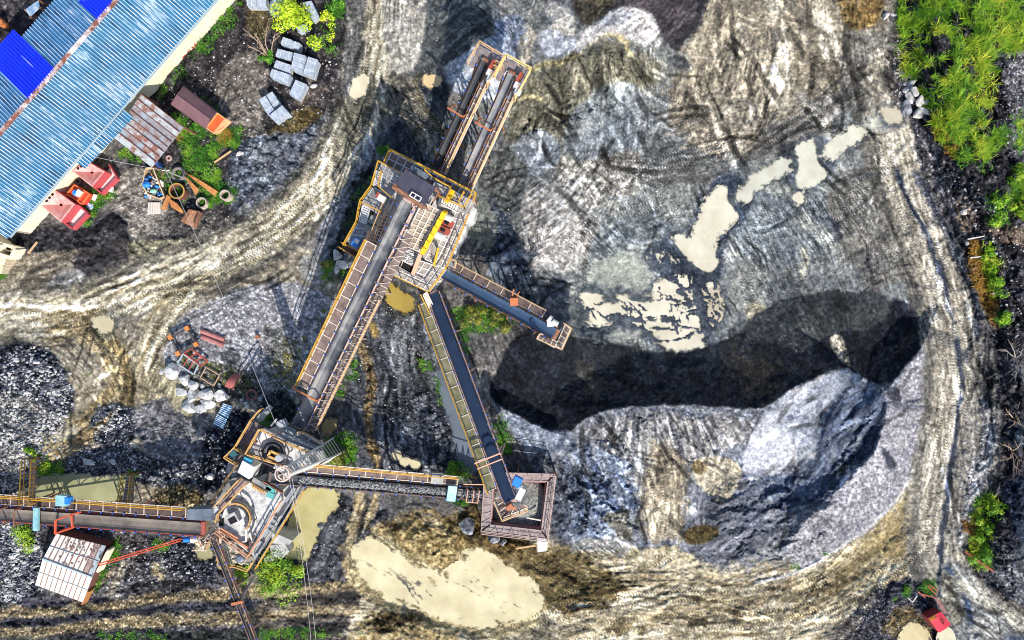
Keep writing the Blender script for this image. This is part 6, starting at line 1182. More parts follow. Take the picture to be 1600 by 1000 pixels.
for k in range(2):                                       # gable end pieces
    pa = eaveB-rdir*.25; mb.add([pa+Vector((0,0,-.15)), pa+sv+Vector((0,0,-.15)), Vector((pa.x+sv.x, pa.y+sv.y, 3.0)), Vector((pa.x, pa.y, 3.0))], [(0,1,2,3)]); break
part(mb, 'gable', CREAM, wh)
# lettering on the long wall
def glyph(ch):
    D = {'B': [(0,0,0,1),(0,1,.7,.9),(.7,.9,.7,.6),(.7,.6,0,.52),(0,.52,.8,.42),(.8,.42,.8,.1),(.8,.1,0,0)], 'S': [(.8,.9,.1,1),(.1,1,.05,.6),(.05,.6,.75,.45),(.75,.45,.75,.05),(.75,.05,0,.02)], 'M': [(0,0,.05,1),(.05,1,.4,.4),(.4,.4,.8,1),(.8,1,.85,0)], '-': [(0,.5,.7,.55)], 'I': [(0,0,.05,1)]}
    return D[ch]
n_out = wb; updir = Vector((0,0,1))
def wall_pt(u_, v_):                                      # where the view ray meets the wall plane
    o = Vector((0,0,CAMH)); d = Wp(u_, v_, 0)-o; k = (A_-o).dot(n_out)/d.dot(n_out); return o+d*k
sgn = MB(); pale_s = MB(); p0 = wall_pt(288, 92); along = -rdir
for i, ch in enumerate('BSM'):
    for x0, y0, x1, y1 in glyph(ch):
        a = p0+along*(i*.66+x0*.55)+updir*(y0*.85-.45)+n_out*.02; b = p0+along*(i*.66+x1*.55)+updir*(y1*.85-.45)+n_out*.02; sgn.bar(a, b, .12, .02, up=n_out)
for x0, x1, y0 in ((3.3,4.1,.1),(4.3,4.5,.15)): sgn.bar(p0+along*x0+updir*(y0-.4)+n_out*.02, p0+along*x1+updir*(y0-.35)+n_out*.02, .08, .02, up=n_out)
part(sgn, 'lettering', mat('red_paint_writing', (.45,.06,.05), .8), wwl)
rnd = random.Random(4)
for i in range(9):
    a = p0+along*(6.3+i*.36)+updir*rnd.uniform(-.5,-.2)+n_out*.02; pale_s.bar(a, a+updir*rnd.uniform(.4,.8)+along*rnd.uniform(-.1,.25), .06, .02, up=n_out); pale_s.bar(a+updir*.3, a+updir*.35+along*.25, .05, .02, up=n_out)
part(pale_s, 'faded_lettering', mat('faded_grey_writing', (.45,.45,.48), .9), wwl)
sg2 = MB()
for i in range(7): a = p0-along*(1.2+i*.36)+updir*rnd.uniform(-.6,-.3)+n_out*.02; sg2.bar(a, a+updir*.5+along*rnd.uniform(-.15,.15), .06, .02, up=n_out)
part(sg2, 'faded_lettering', mat('faded_brown_writing', (.42,.20,.13), .9), wwl)
# awning sheets at the eave
mb = MB(); aw = [(205,178),(213,190),(148,250),(131,261)]
a_, b_, c_, d_ = PP(aw, 3.1); corr('awning', Wp(133,264,3.0), Wp(208,185,3.0), Wp(118,252,3.35), RBL, 0, crest=CRS)
# low wall and sheds at the south west end of the warehouse
ls = thing('lean_to', 15, 405, 'cream block enclosure with red door post at the southern end of the warehouse', 'enclosure')
mb = MB()
for a, b, h in (((-12,361),(20,384),2.2),((20,384),(-14,432),2.2),((20,384),(38,389),1.4),((38,389),(30,404),1.2),((30,404),(18,400),1.6)): p, q = G(*a), G(*b); mb.bar(p+Vector((0,0,h/2-.2)), q+Vector((0,0,h/2-.2)), .3, h+.4)
part(mb, 'wall', CREAM, ls); mb = MB(); p, q = G(17,383), G(-12,424); mb.bar(p+Vector((0,0,2.22)), q+Vector((0,0,2.22)), .22, .2); part(mb, 'coping', mat('pink_coping', (.60,.25,.2), .7, 0, (.7,.6,.5), 2, .6), ls)
mb = MB()
for i in range(4): p = G(22+i*3.6, 389+i*1.5); mb.box(p.x-.22, p.x+.22, p.y-.18, p.y+.18, -.2, 1.0)
for i in range(5): p = G(8+i*3.2, 424-i*4.2); mb.box(p.x-.3, p.x+.3, p.y-.25, p.y+.25, -.2, .9+.1*i)
part(mb, 'block_stack', mat('tan_blocks', (.48,.38,.24), .9, 0, (.68,.62,.48), 2.5, .7, .5), ls)
mb = MB(); p = G(1, 386); mb.box(p.x-.5, p.x+.5, p.y-.5, p.y+.5, -.2, 1.2); o = mb.build('crate', RED); tag(o, 'red crate inside the dark enclosure at the western edge', 'crate')
# rear yard: blue shed fragment
mb = MB(); q = PP([(39,15),(60,0),(62,12),(47,26)], 2.6); mb.sheet(*q, .06); mb2 = MB(); pq = q
sh = thing('lean_to', 50, 14, 'small mottled blue tin roof tucked behind the warehouse', 'shed roof', z=0); part(mb, 'roof', mat('mottled_blue_tin', (.03,.16,.36), .5, 0, (.45,.50,.55), 1.6, .6), sh); posts('post', [(p, Vector((p.x, p.y, -.2)), .15) for p in pq], RUST, sh)
for lab, u_, v_ in (('rusty orange barrel behind the blue roof patch, upper one', 5, 35), ('rusty orange barrel behind the blue roof patch, lower one', 10, 41)):
    o = MB().lathe([(0,.88),(.26,.88),(.3,.9),(.3,.62),(.32,.6),(.3,.58),(.3,.3),(.32,.28),(.3,.26),(.3,0)], 16).build('barrel', ORG); o.location = G(u_, v_); tag(o, lab, 'barrel')
# rusty lean-to
lt = thing('rusty_shed', 230, 205, 'lean-to with rust streaked pale tin sheets beside the warehouse wall', 'shed', z=0)
rq = [(221,147),(287,199),(238,261),(177,213)]; R3_ = [Wp(*rq[0], 3.0), Wp(*rq[1], 2.6), Wp(*rq[2], 2.6), Wp(*rq[3], 3.0)]
TINR = mat('rusty_pale_tin', (.23,.105,.075), .75, 0, (.40,.44,.45), 1.3, .95, .2, stretch=(1,1,1))
mb = MB(); n_ = 8; rnd = random.Random(6)
for i in range(n_):
    t0, t1 = i/n_, (i+1)/n_+.012; z_ = Vector((0,0,.03*(i % 2))); a, b, c, d = R3_[0].lerp(R3_[3], t0)+z_, R3_[0].lerp(R3_[3], t1)+z_, R3_[1].lerp(R3_[2], t1)+z_, R3_[1].lerp(R3_[2], t0)+z_
    k = rnd.uniform(.35,.65); mb.sheet(a, b, b.lerp(c, k), a.lerp(d, k), .03, rnd.choice((0,0,1))); mb.sheet(a.lerp(d, k)-Vector((0,0,.035)), b.lerp(c, k)-Vector((0,0,.035)), c-Vector((0,0,.035)), d-Vector((0,0,.035)), .03, rnd.choice((0,1,0)))
    mb.bar(a+Vector((0,0,.05)), d+Vector((0,0,.05)), .07, .05, 2)
part(mb, 'roof', [TINR, mat('grey_blue_tin', (.30,.36,.40), .6, .1, (.22,.12,.09), 1.5, .7), mat('dark_rust', (.13,.045,.035), .85)], lt)
posts('post', [(p-Vector((0,0,.05)), Vector((p.x, p.y, -.2)), .14) for p in R3_], RUST, lt)
# abandoned cargo body
tb = thing('truck_body', 315, 170, 'brown roofed cargo body with an orange ribbed end lying in weeds', 'truck body')
zA, zB = 2.1, 2.75
e1a, e1b, ra, rb_, e2a, e2b = Wp(267,162,zA), Wp(322,201,zA), Wp(276,148,zB), Wp(328,186,zB), Wp(286,135,zA-.1), Wp(339,177,zA-.1)
BRS = mat('brown_sheet', (.15,.075,.085), .6, .1, (.20,.105,.11), 1.2, .6, .1)
mb = MB(); mb.sheet(ra, rb_, e1b, e1a, .06); mb.sheet(e2a, e2b, rb_, ra, .06); mb.bar(ra, rb_, .08); part(mb, 'roof', BRS, tb)
mb = MB()
for p, q in ((e1a, e1b), (e1b, e2b), (e2b, e2a), (e2a, e1a)): mb.sheet(p-Vector((0,0,.1)), q-Vector((0,0,.1)), Vector((q.x, q.y, .2)), Vector((p.x, p.y, .2)), .08)
part(mb, 'body', BRS, tb)
m0, m1, m2, m3 = Wp(323,200,2.0), Wp(340,177,2.0), Wp(352,186,1.9), Wp(334,208,1.9)
mb = MB(); mb.sheet(m0, m1, m2, m3, .08); part(mb, 'rear_panel', mat('bright_orange_red', (.55,.06,.015), .5, 0, (.62,.14,.03), 2, .6), tb)
mb = MB(); g0, g1 = Wp(361,191,1.2), Wp(342,209,1.2)
mb.sheet(m3, m2, g0, g1, .06)
for i in range(10): t = (i+.5)/10; mb.bar(m3.lerp(m2, t)+Vector((0,0,.05)), g1.lerp(g0, t)+Vector((0,0,.05)), .09, .1, 1)
part(mb, 'ribbed_end', [mat('bright_orange_red', None), mat('cream_orange', (.75,.52,.3), .6)], tb)
mb = MB()
for a, b in ((m0, m1), (m1, m2), (m2, g0), (g0, g1), (g1, m3), (m3, m0), (m3, m2)): mb.bar(a+Vector((0,0,.06)), b+Vector((0,0,.06)), .11)
part(mb, 'end_frame', mat('light_orange', (.72,.34,.14), .6, 0, (.6,.25,.1), 2, .5), tb)
# ------------------------------------------------------------------ red hoppers
PINK = mat('faded_red_hopper', (.58,.20,.19), .65, 0, (.74,.40,.36), 1.4, .7, .2); DRED = mat('crimson_edge', (.46,.07,.08), .55)
def hopper(lab, rim, tray, z):
    c = [sum(p[k] for p in rim)/4 for k in (0, 1)]; r = thing('hopper', c[0], c[1], lab, 'hopper', 'red steel hoppers by the warehouse'); rp_ = PP(rim, z); ce = (rp_[0]+rp_[1]+rp_[2]+rp_[3])/4
    q = [p.lerp(ce, .13) for p in rp_]; top = Vector((ce.x, ce.y, z+.42)) if False else Vector((ce.x-.12, ce.y+.16, z-.75))
    mb = MB()
    for i in range(4): a, b = q[i], q[(i+1) % 4]; mb.add([a, b, top+(b-top)*.12, top+(a-top)*.12], [(0,1,2,3)])
    part(mb, 'funnel', PINK, r); mb = MB()
    for i in range(4): a, b = rp_[i], rp_[(i+1) % 4]; mb.sheet(a, b, q[(i+1) % 4], q[i], .12)
    part(mb, 'rim', PINK, r); mb = MB()
    for i in range(4): a, b = rp_[i], rp_[(i+1) % 4]; mb.sheet(a-Vector((0,0,.02)), b-Vector((0,0,.02)), Vector((b.x, b.y, .0)), Vector((a.x, a.y, .0)), .06)
    part(mb, 'shell', DRED, r)
    for k, t in enumerate((.2,.45,.7)): p = rp_[0].lerp(rp_[3], t).lerp(ce, .16)+Vector((0,0,.02)); part(MB().lathe([(0,.02),(.13,.02),(.13,-.02)], 10, p), 'hole', DARK, r)
    tp = PP(tray, .9); mb = MB(); mb.sheet(*[p-Vector((0,0,.45)) for p in tp], .06); part(mb, 'tray_floor', mat('dusty_pink_floor', (.56,.47,.43), .85, 0, (.74,.68,.64), 1.6, .7, .2), r)
    mb = MB()
    for i in (0, 1, 2): a, b = tp[i], tp[(i+1) % 4]; mb.bar(a-Vector((0,0,.2)), b-Vector((0,0,.2)), .24 if i == 1 else .12, .45)
    part(mb, 'tray_wall', DRED, r); return r
hopper('faded red funnel hopper touching the corner of the blue awning', [(135,251),(164,268),(144,292),(112,267)], [(170,257),(183,278),(159,303),(146,292)][0:4], 1.7)
hopper('faded red funnel hopper nearest the dark soil', [(85,296),(117,319),(95,347),(63,320)], [(120,318),(137,334),(114,358),(97,346)], 1.7)
fm = thing('feeder_machine', 122, 305, 'small bright red machine with a blue motor between the two hoppers', 'machine')
mb = MB(); fq = [(117,289),(140,303),(128,319),(105,303)]; slab(mb, fq, 1.0, .8); part(mb, 'body', mat('signal_red', (.60,.045,.02), .5, 0, (.48,.05,.03), 2, .5), fm)
mb = MB(); f4 = PP(fq, 1.05); [mb.bar(f4[i], f4[(i+1) % 4], .12, .18) for i in range(4)]; mb.bar(f4[0].lerp(f4[1], .72), f4[3].lerp(f4[2], .72), .1, .2); part(mb, 'frame', mat('orange_red_frame', (.66,.14,.04), .5), fm)
mb = MB(); mb.lathe([(0,.55),(.2,.5),(.32,.3),(.32,0)], 14, Wp(121,302,1.0)); part(mb, 'motor', BLUE, fm); mb = MB(); mb.frame(Wp(124,302,1.25), Vector((.8,-.6,0)), Vector((.6,.8,0)), Vector((0,0,1)), .2, .32, .25); part(mb, 'motor_cover', WHITE, fm)
# ------------------------------------------------------------------ pallet stacks of grey pavers
STK = mat('grey_paver_stack', (.27,.31,.37), .85, 0, (.42,.47,.53), 3.0, .8, .4, .2, bscale=14); STKS = mat('pale_shrink_wrap', (.50,.54,.60), .5, 0, (.62,.65,.69), 2, .6)
stacks = [([(442,58),(469,67),(466,78),(438,68)],1.0,'topmost of the tight cluster of paver stacks, lying slightly askew'),([(434,76),(459,82),(456,94),(431,88)],.9,'long paver stack second from the top of the cluster'),([(459,82),(477,87),(471,113),(455,106)],1.5,'tall upright paver stack in the middle of the cluster'),([(481,88),(496,93),(488,119),(474,114)],1.3,'upright paver stack at the eastern side of the cluster'),([(431,94),(455,102),(452,115),(427,105)],.9,'low paver stack squeezed behind the lowest long one'),([(425,107),(453,117),(449,131),(421,118)],1.4,'lowest long paver stack of the cluster with visible layers'),([(462,124),(478,131),(466,155),(452,147)],1.1,'single paver stack standing apart south of the cluster'),
 ([(404,156),(414,150),(428,171),(419,180)],1.2,'narrow outer block of the separate group of three paver stacks'),([(415,149),(425,143),(438,162),(429,170)],1.1,'inner upper block of the separate group of three paver stacks'),([(420,181),(441,164),(450,175),(429,190)],1.5,'biggest block of the separate group of three paver stacks with stepped sheets'),
 ([(384,-6),(415,-4),(415,9),(386,9)],1.0,'paver stack cut by the upper picture edge beside the warehouse wall'),([(422,1),(448,-4),(447,15),(421,19)],1.3,'paver stack half under the yellow green tree crown, western one'),([(472,4),(487,1),(496,22),(487,30)],1.2,'paver stack half under the yellow green tree crown, eastern one'),([(462,42),(478,37),(481,45),(467,50)],.8,'small paver stack peeping out below the tree crown'),([(428,-12),(447,-14),(447,-3),(428,-1)],1.2,'paver stack at the very top edge behind the leafy one')]
for i, (q, h, lab) in enumerate(stacks):
    cx = sum(p[0] for p in q)/4; cy = sum(p[1] for p in q)/4; g = hgt(cx, cy); r = root('paver_stack', Wp(cx, cy, g), 0, lab, 'paver stack', 'grey paver stacks in the yard')
    Q = PP(q, g+h); mb = MB(); a, b, c, d = Q; lg = (b-a).length > (d-a).length
    nl = max(3, int(h/.22)); k2 = 2
    for l in range(nl):
        z1 = g+h-l*h/nl; z0_ = z1-h/nl+.03
        for s in range(k2):
            t0, t1 = s/k2+(.012 if s else 0), (s+1)/k2; pa, pb, pc, pd = (a.lerp(b, t0), a.lerp(b, t1), d.lerp(c, t1), d.lerp(c, t0)) if lg else (a.lerp(d, t0), b.lerp(c, t0), b.lerp(c, t1), a.lerp(d, t1))
            j = Vector((random.Random(i*31+l*7+s).uniform(-.03,.03), random.Random(i*17+l*3+s).uniform(-.03,.03), 0)); mb.prism([((p+j).x, (p+j).y) for p in (pa, pb, pc, pd)], z0_, z1)
    part(mb, 'pavers', STK, r); mb = MB()
    for t in (.25, .75):
        p, q_ = (a.lerp(b, t), d.lerp(c, t)) if lg else (a.lerp(d, t), b.lerp(c, t)); mb.bar(p+Vector((0,0,.012)), q_+Vector((0,0,.012)), .05, .02)
    part(mb, 'strap', STKS, r); mb = MB(); mb.prism([(p.x, p.y) for p in Q], g-.05, g+.1); part(mb, 'pallet', mat('pallet_wood', (.36,.28,.18), .9, 0, (.5,.42,.3), 3, .6), r)
# ------------------------------------------------------------------ rocks
def rock(u, v, r, asp, ang, lab, m, seed, cat='boulder', group=None, name='boulder', zf=.75):
    bm = bmesh.new(); bmesh.ops.create_icosphere(bm, subdivisions=3, radius=1); rr = random.Random(seed)
    pl_ = [(Vector((rr.gauss(0,1), rr.gauss(0,1), rr.gauss(0,.8))).normalized(), rr.uniform(.42,.80)) for _ in range(12)]
    for w in bm.verts:
        p = w.co.copy()
        for n, d in pl_:
            e = p.dot(n)-d
            if e > 0: p -= n*e
        w.co = p+Vector((rr.uniform(-.012,.012), rr.uniform(-.012,.012), rr.uniform(-.012,.012)))
    s = r/PX*1.2; M = Matrix.Rotation(ang, 4, 'Z') @ Matrix.Diagonal((s*asp, s/asp**.3, s*zf, 1))
    bmesh.ops.transform(bm, matrix=M, verts=bm.verts); me = bpy.data.meshes.new(name); bm.to_mesh(me); bm.free(); me.materials.append(m)
    o = bpy.data.objects.new(name, me); COL.objects.link(o); o.location = G(u, v, s*zf*.45); return tag(o, lab, cat, group)
LIME = mat('pale_limestone', (.27,.275,.285), .9, 0, (.66,.65,.63), 1.8, .8, .7, .2); DRK = mat('dark_basalt', (.05,.055,.07), .85, 0, (.30,.31,.34), 2.2, .8, .5)
gW = 'white boulders beside the scrap frames'
for i, (u, v, r, a, g, lab) in enumerate([(267,580,12,1.05,-.6,'biggest white boulder at the western end of the group, beside the muddy puddle track'),(288,592,9.5,1.2,0,'grey shaded boulder right behind the biggest white one'),(301,601,8,1.0,.4,'rounded boulder touching the thin tan frame'),(283,612,9.5,1.25,-1.0,'upright boulder on the western rim of the white group'),(300,619,10,1.15,-.7,'central boulder of the white group'),(321,616,9.5,1.2,-.6,'boulder between the central one and the bare brown patch'),(345,618,11,1.1,-.5,'large white boulder standing apart next to the striped sheets'),(322,629,9.5,1.35,-.2,'flat wide boulder near the southern rim of the white group'),(296,633,10,1.3,-.5,'long boulder at the south western rim of the white group'),(315,639,8.5,1.3,.2,'southernmost boulder of the white group'),(252,581,4.5,1,0,'small white stone left of the biggest boulder'),(316,604,3.5,1,0,'tiny white stone under the thin tan frame'),(384,632,4.5,1.3,-1.1,'small pale stone below the round rusty ring'),(343,602,3.5,1,0,'tiny pale stone beside the curved red plate')]): rock(u, v, r, a, g, lab, LIME, 100+i, group=gW)
WST = mat('cream_limestone', (.34,.32,.30), .9, 0, (.64,.61,.58), 1.8, .8, .5, .2); gE = 'boulders beside the tall grass'
for i, (u, v, r, a, g, lab, m) in enumerate([(1424,131,6.5,1.5,.7,'long split boulder at the northern tip of the roadside pile',WST),(1416,142,6.5,1,1.4,'squarish boulder on the road side below the split one',WST),(1431,144,7,1.3,-1.2,'tall boulder leaning against the grass edge',WST),(1424,153,8,1.2,-.8,'broad cream boulder in the middle of the roadside pile',WST),(1437,158,8,1,1.2,'rounded grey boulder right of the broad cream one',WST),(1449,158,5,1,0,'small brownish boulder deep in the grass edge',WST),(1417,168,10.5,1,.3,'dark broken boulder at the road edge',DRK),(1434,178,9,1.05,1.3,'biggest cream boulder at the southern end of the roadside pile',WST),(1447,174,7,1.3,-.5,'white wedge boulder beside the yellow weed',WST),(1414,130,4,1,0,'small dark stone at the northern tip of the roadside pile',DRK),(1384,25,6,1.2,.8,'pale slab stone between road and grass near the top',WST),(1397,23,3,1.4,0,'white stone at the grass edge near the top',WST)]): rock(u, v, r, a, g, lab, m, 200+i, group=gE)
for i, (u, v, r, a, g, lab, m) in enumerate([(527,400,9.5,1.05,.5,'round white boulder with dark top below the gangway',LIME),(535,412,8,1.3,0,'brownish white boulder in the ditch below the gangway',WST),(549,412,7,1.1,.6,'boulder closest to the long conveyor below the gangway',WST),(526,421,5,1.5,1.2,'slim stone in the weeds below the gangway',LIME),(733,822,11.5,1.1,-.5,'black boulder with white facets left of the square basin',DRK),(723,817,5.5,1.0,.5,'white chip stone leaning on the black boulder',LIME),(770,842,8,1.3,0,'mossy dark rock at the foot of the basin',DRK),(785,847,5,1.2,.4,'smaller dark rock at the foot of the basin',DRK),(50,855,9,1.2,0,'grey white boulder beside the bush west of the hut',LIME),(436,826,4,1.6,-.5,'dark stone at the pond edge',DRK),(496,793,4,1.3,.5,'grey stone on the dark bank of the yellow pond',DRK),(502,822,4.5,1.2,.5,'curved grey stone on the bank of the yellow pond',DRK),(494,853,4,1.3,1,'small curved stone on the lower bank of the yellow pond',DRK),(140,722,7,1.5,0,'pale flat stone among gravel above the greenish pond',LIME),(177,722,5.5,1,0,'squarish white stone among gravel above the greenish pond',LIME),(168,671,4,1,0,'white stone in the dark gravel beside the tracks',LIME),(25,563,4,1.2,0,'white stone on the dark part of the stone heap',LIME),(57,566,4.5,1,0,'second white stone on the dark part of the stone heap, nearer the road',LIME),(237,746,5,1.6,.3,'grey rock west of the crusher',DRK),(330,745,6,1.1,0,'pale rock on the gravel painted dark as shade west of the crusher',LIME),(490,135,4.5,1.2,.3,'white stone beside the paver stacks',LIME),(1505,332,4.5,1,0,'pale brown round rock on the black eastern bank',WST),(1511,380,3.5,1.1,0,'white stone on the eastern bank above the orange weeds',WST),(374,280-40,5,1.2,.3,'tan rock at the edge of the yard weeds',WST),(1085,410-0,1,1,0,'tiny stone in the milky pool',WST)][:-1]): rock(u, v, r, a, g, lab, m, 300+i)
# loose stones, far too many to count
STN = mat('loose_stone', (.09,.095,.11), .9, 0, (.52,.51,.50), .9, 1.0, .4, .2)
def scatter(name, lab, polys, seed, m=STN):
    rr = random.Random(seed); mb = MB(); base = [Vector(p) for p in ((1,0,-.3),(.2,.9,-.35),(-.8,.55,-.3),(-.75,-.6,-.35),(.25,-.95,-.3),(.45,.25,.62),(-.4,.3,.55),(-.1,-.45,.66))]
    fs = [(0,1,5),(1,2,6),(1,6,5),(2,3,6),(3,4,7),(3,7,6),(4,0,5),(4,5,7),(5,6,7)]
    for poly, n, smin, smax in polys:
        p = chaikin(poly, 1); x0, y0 = p.min(0); x1, y1 = p.max(0); pts = np.array([(rr.uniform(x0,x1), rr.uniform(y0,y1)) for _ in range(int(n*2.2))], F); ins = sdpoly(p, pts[:,0]+np.array([rr.gauss(0,7) for _ in range(len(pts))], F), pts[:,1]+np.array([rr.gauss(0,7) for _ in range(len(pts))], F)) < 0
        for (u_, v_) in pts[ins][:n]:
            s = (smin+(smax-smin)*rr.random()**3.0)/PX*.5; a = rr.uniform(0, 6.28); c_, s_ = math.cos(a), math.sin(a); o = G(float(u_), float(v_), s*.15); k = rr.uniform(.65,1.2)
            mb.add([(o.x+(b.x*c_-b.y*s_*k)*s, o.y+(b.x*s_+b.y*c_*k)*s, o.z+b.z*s*rr.uniform(.8,1.2)) for b in base], fs)
    o = mb.build(name, m); return tag(o, lab, 'stones', None, 'stuff')
scatter('loose_stones', 'scattered pale and dark stones over the western ground', [([(0,545),(60,540),(118,610),(100,660),(40,760),(0,770)],1500,3,7),([(0,805),(60,815),(70,880),(40,940),(0,945)],700,3,7),([(60,700),(200,690),(340,690),(340,760),(200,745),(100,745)],420,2,6),([(135,630),(215,635),(220,690),(150,700)],200,2.5,7),([(170,840),(330,845),(345,910),(250,910),(170,900)],320,2,6),([(260,590),(420,560),(500,480),(520,520),(440,640),(330,640)],300,1.5,4),([(320,650),(390,640),(350,760),(310,760)],160,2,6),([(240,60),(540,0),(520,200),(400,220),(250,180)],420,1.5,4.5),([(190,260),(260,260),(400,360),(200,370)],330,1.2,3.4),([(230,160),(360,100),(400,200),(360,330),(210,260)],200,1.5,4)], 51)
scatter('loose_stones', 'scattered grey stones over the eastern bank and the ditch sides', [([(1420,200),(1450,210),(1545,430),(1600,600),(1600,340),(1480,260)],800,1.5,5),([(1560,80),(1600,80),(1600,260),(1570,240)],220,1.5,4.5),([(1500,700),(1560,640),(1550,760),(1500,860)],260,1.5,5),([(1400,50),(1412,50),(1418,200),(1395,130)],150,1.5,4.5),([(800,250),(1060,120),(1380,160),(1460,440),(1180,470),(900,430)],900,.8,2.4),([(900,650),(1190,650),(1100,880),(880,840)],500,.8,2.6),([(1390,620),(1455,560),(1430,720),(1250,890),(1150,900),(1300,760)],700,.8,2.4),([(600,0),(770,0),(720,240),(600,250)],300,.8,2.5),([(560,900),(1240,920),(1300,1000),(560,1000)],500,.8,2.6),([(1330,960),(1460,915),(1475,980),(1350,1000)],240,1.5,4),([(540,480),(720,480),(730,740),(560,740)],420,1.5,4),([(800,690),(900,690),(1060,850),(880,850)],260,1.2,3),([(480,780),(560,780),(520,910),(480,900)],140,1.5,4),([(720,300),(800,300),(880,430),(760,440)],130,1.5,4)], 52)
# ------------------------------------------------------------------ scrap
def plate(name, lab, cat, q, z, t, m, group=None):
    cx = sum(p[0] for p in q)/len(q); cy = sum(p[1] for p in q)/len(q); g = hgt(cx, cy); zz = z if isinstance(z, (list, tuple)) else [z]*len(q)
    o = MB().sheet(*[Wp(p[0], p[1], g+zz[i]) for i, p in enumerate(q)], t) if len(q) == 4 else slab(MB(), q, g+zz[0], t); o = o.build(name, m, loc=Wp(cx, cy, g)); return tag(o, lab, cat, group)
RS2 = mat('orange_rust', (.30,.10,.03), .85, 0, (.46,.22,.07), 2.2, .7, .3); RS3 = mat('brown_rust', (.26,.13,.075), .8, 0, (.40,.23,.14), 1.8, .7, .2)
plate('steel_plate', 'long tapering rusty orange plate sloping through the yard weeds', 'steel plate', [(286,268),(310,280),(340,299),(336,307)], [.5,.5,.4,.2], .08, RS2)
plate('steel_plate', 'shorter rusty orange wedge plate left of the long tapering one', 'steel plate', [(288,275),(297,283),(311,296),(306,305)], [.8,.7,.5,.3], .08, RS2)
plate('steel_plate', 'rusty upright channel piece at the paler corrugated sheet', 'steel plate', [(261,304),(266,308),(259,328),(251,327)], [.9,.9,.6,.6], .12, RS2)
plate('steel_plate', 'long rusty trough side lying under the yellow rimmed ring', 'steel plate', [(262,309),(276,318),(292,338),(268,324)], [.9,.8,.5,.4], .1, RS2)
sl_ = thing('steel_chute', 297, 343, 'open brown steel chute box at the edge of the scrap pile', 'chute')
c4_ = [(298,328),(314,332),(304,356),(285,347)]; mb = MB(); mb.sheet(*[p for p in PP(c4_, .5)], .06); part(mb, 'floor', RS3, sl_); mb = MB(); q = PP(c4_, .8); [mb.bar(q[i], q[(i+1) % 4], .1, .6) for i in (0, 1, 3)]; part(mb, 'side_wall', RUST, sl_)
plate('tin_sheet', 'pale ribbed sheet lying flat beside the scrap pile', 'tin sheet', [(231,316),(250,316),(251,334),(231,335)], .25, .05, mat('pale_pink_sheet', (.46,.38,.33), .8, 0, (.62,.56,.50), 2, .6))
mb = MB(); [mb.bar(G(232+i*2.6, 317, .29), G(232.3+i*2.6, 334, .29), .05, .06) for i in range(8)]; o = bpy.data.objects['tin_sheet']; mbp = mb.build('rib', mat('pale_rib', (.68,.62,.57), .8)); mbp.parent = o; mbp.matrix_parent_inverse = Matrix.Translation(-o.location)
def torus(name, lab, cat, u, v, R, r, m, dz=None, flat=1.0, group=None):
    mb = MB(); n = 28; k = 8; vs_ = []; fs = []
    for i in range(n):
        for j in range(k): a = 2*math.pi*i/n; b = 2*math.pi*j/k; vs_.append(((R+r*math.cos(b))*math.cos(a), (R+r*math.cos(b))*math.sin(a), r*flat*math.sin(b)))
    for i in range(n):
        for j in range(k): fs.append((i*k+j, ((i+1) % n)*k+j, ((i+1) % n)*k+(j+1) % k, i*k+(j+1) % k))
    mb.add(vs_, fs); o = mb.build(name, m, smooth=True); o.location = G(u, v, r*flat if dz is None else dz); return tag(o, lab, cat, group)
RUB = mat('old_rubber', (.03,.03,.032), .8, 0, (.09,.085,.085), 3, .6, .3)
torus('tyre', 'big half sunken grey tyre under the cable in the yard weeds', 'tyre', 279, 272, .58, .17, mat('grey_rubber', (.10,.085,.08), .85, 0, (.2,.18,.17), 3, .6, .3))
torus('tyre', 'pinkish small wheel beside the rusty lean-to', 'wheel', 264, 247, .21, .12, mat('pink_wheel', (.36,.24,.21), .8))
torus('tyre', 'black tyre beside the hopper under the awning', 'tyre', 122, 284, .24, .12, RUB); torus('tyre', 'small tyre lying inside the yellow rimmed drum ring', 'tyre', 286, 306, .17, .09, mat('pink_wheel', None), .25)
torus('tyre', 'grey disc wheel in weeds left of the big sunken tyre', 'wheel', 244, 280, .16, .09, mat('grey_rubber', None))
dr = thing('drum_ring', 283, 301, 'large open drum ring with yellow rim in the scrap pile', 'drum ring'); mb = MB(); mb.lathe([(.66,-.1),(.66,.85),(.74,.85),(.74,-.1)], 26, G(283,301)); part(mb, 'shell', mat('dark_rust', None), dr)
mb = MB(); mb.lathe([(.64,.86),(.64,.93),(.77,.93),(.77,.86),(.64,.86)], 26, G(283,301)); part(mb, 'rim', mat('yellow_brown_rim', (.48,.30,.06), .7, 0, (.3,.16,.05), 2, .6), dr)
CRG = mat('pale_concrete_ring', (.34,.27,.22), .9, 0, (.50,.42,.36), 2, .6, .3)
for lab, u_, v_, R, h in (('pale concrete well ring at the edge of the yard weeds', 357, 307, .48, .9), ('lower concrete well ring half overgrown by grass', 318, 318, .50, .5)):
    o = MB().lathe([(R*1.25,-.1),(R*1.05,h*.8),(R*1.05,h),(R*.82,h),(R*.82,-.1)], 22).build('well_ring', CRG); o.location = G(u_, v_); tag(o, lab, 'concrete ring')
torus('steel_ring', 'thick round rusty ring near the striped sheets', 'steel ring', 393, 617, .47, .13, mat('plum_rust', (.16,.06,.05), .7, .2, (.26,.12,.1), 3, .6))
o = MB().lathe([(0,.5),(.2,.5),(.2,0)], 14).build('barrel', mat('red_brown_barrel', (.30,.11,.06), .7)); o.location = G(404, 526); tag(o, 'little rusty barrel under the cable in the pale clearing', 'barrel')
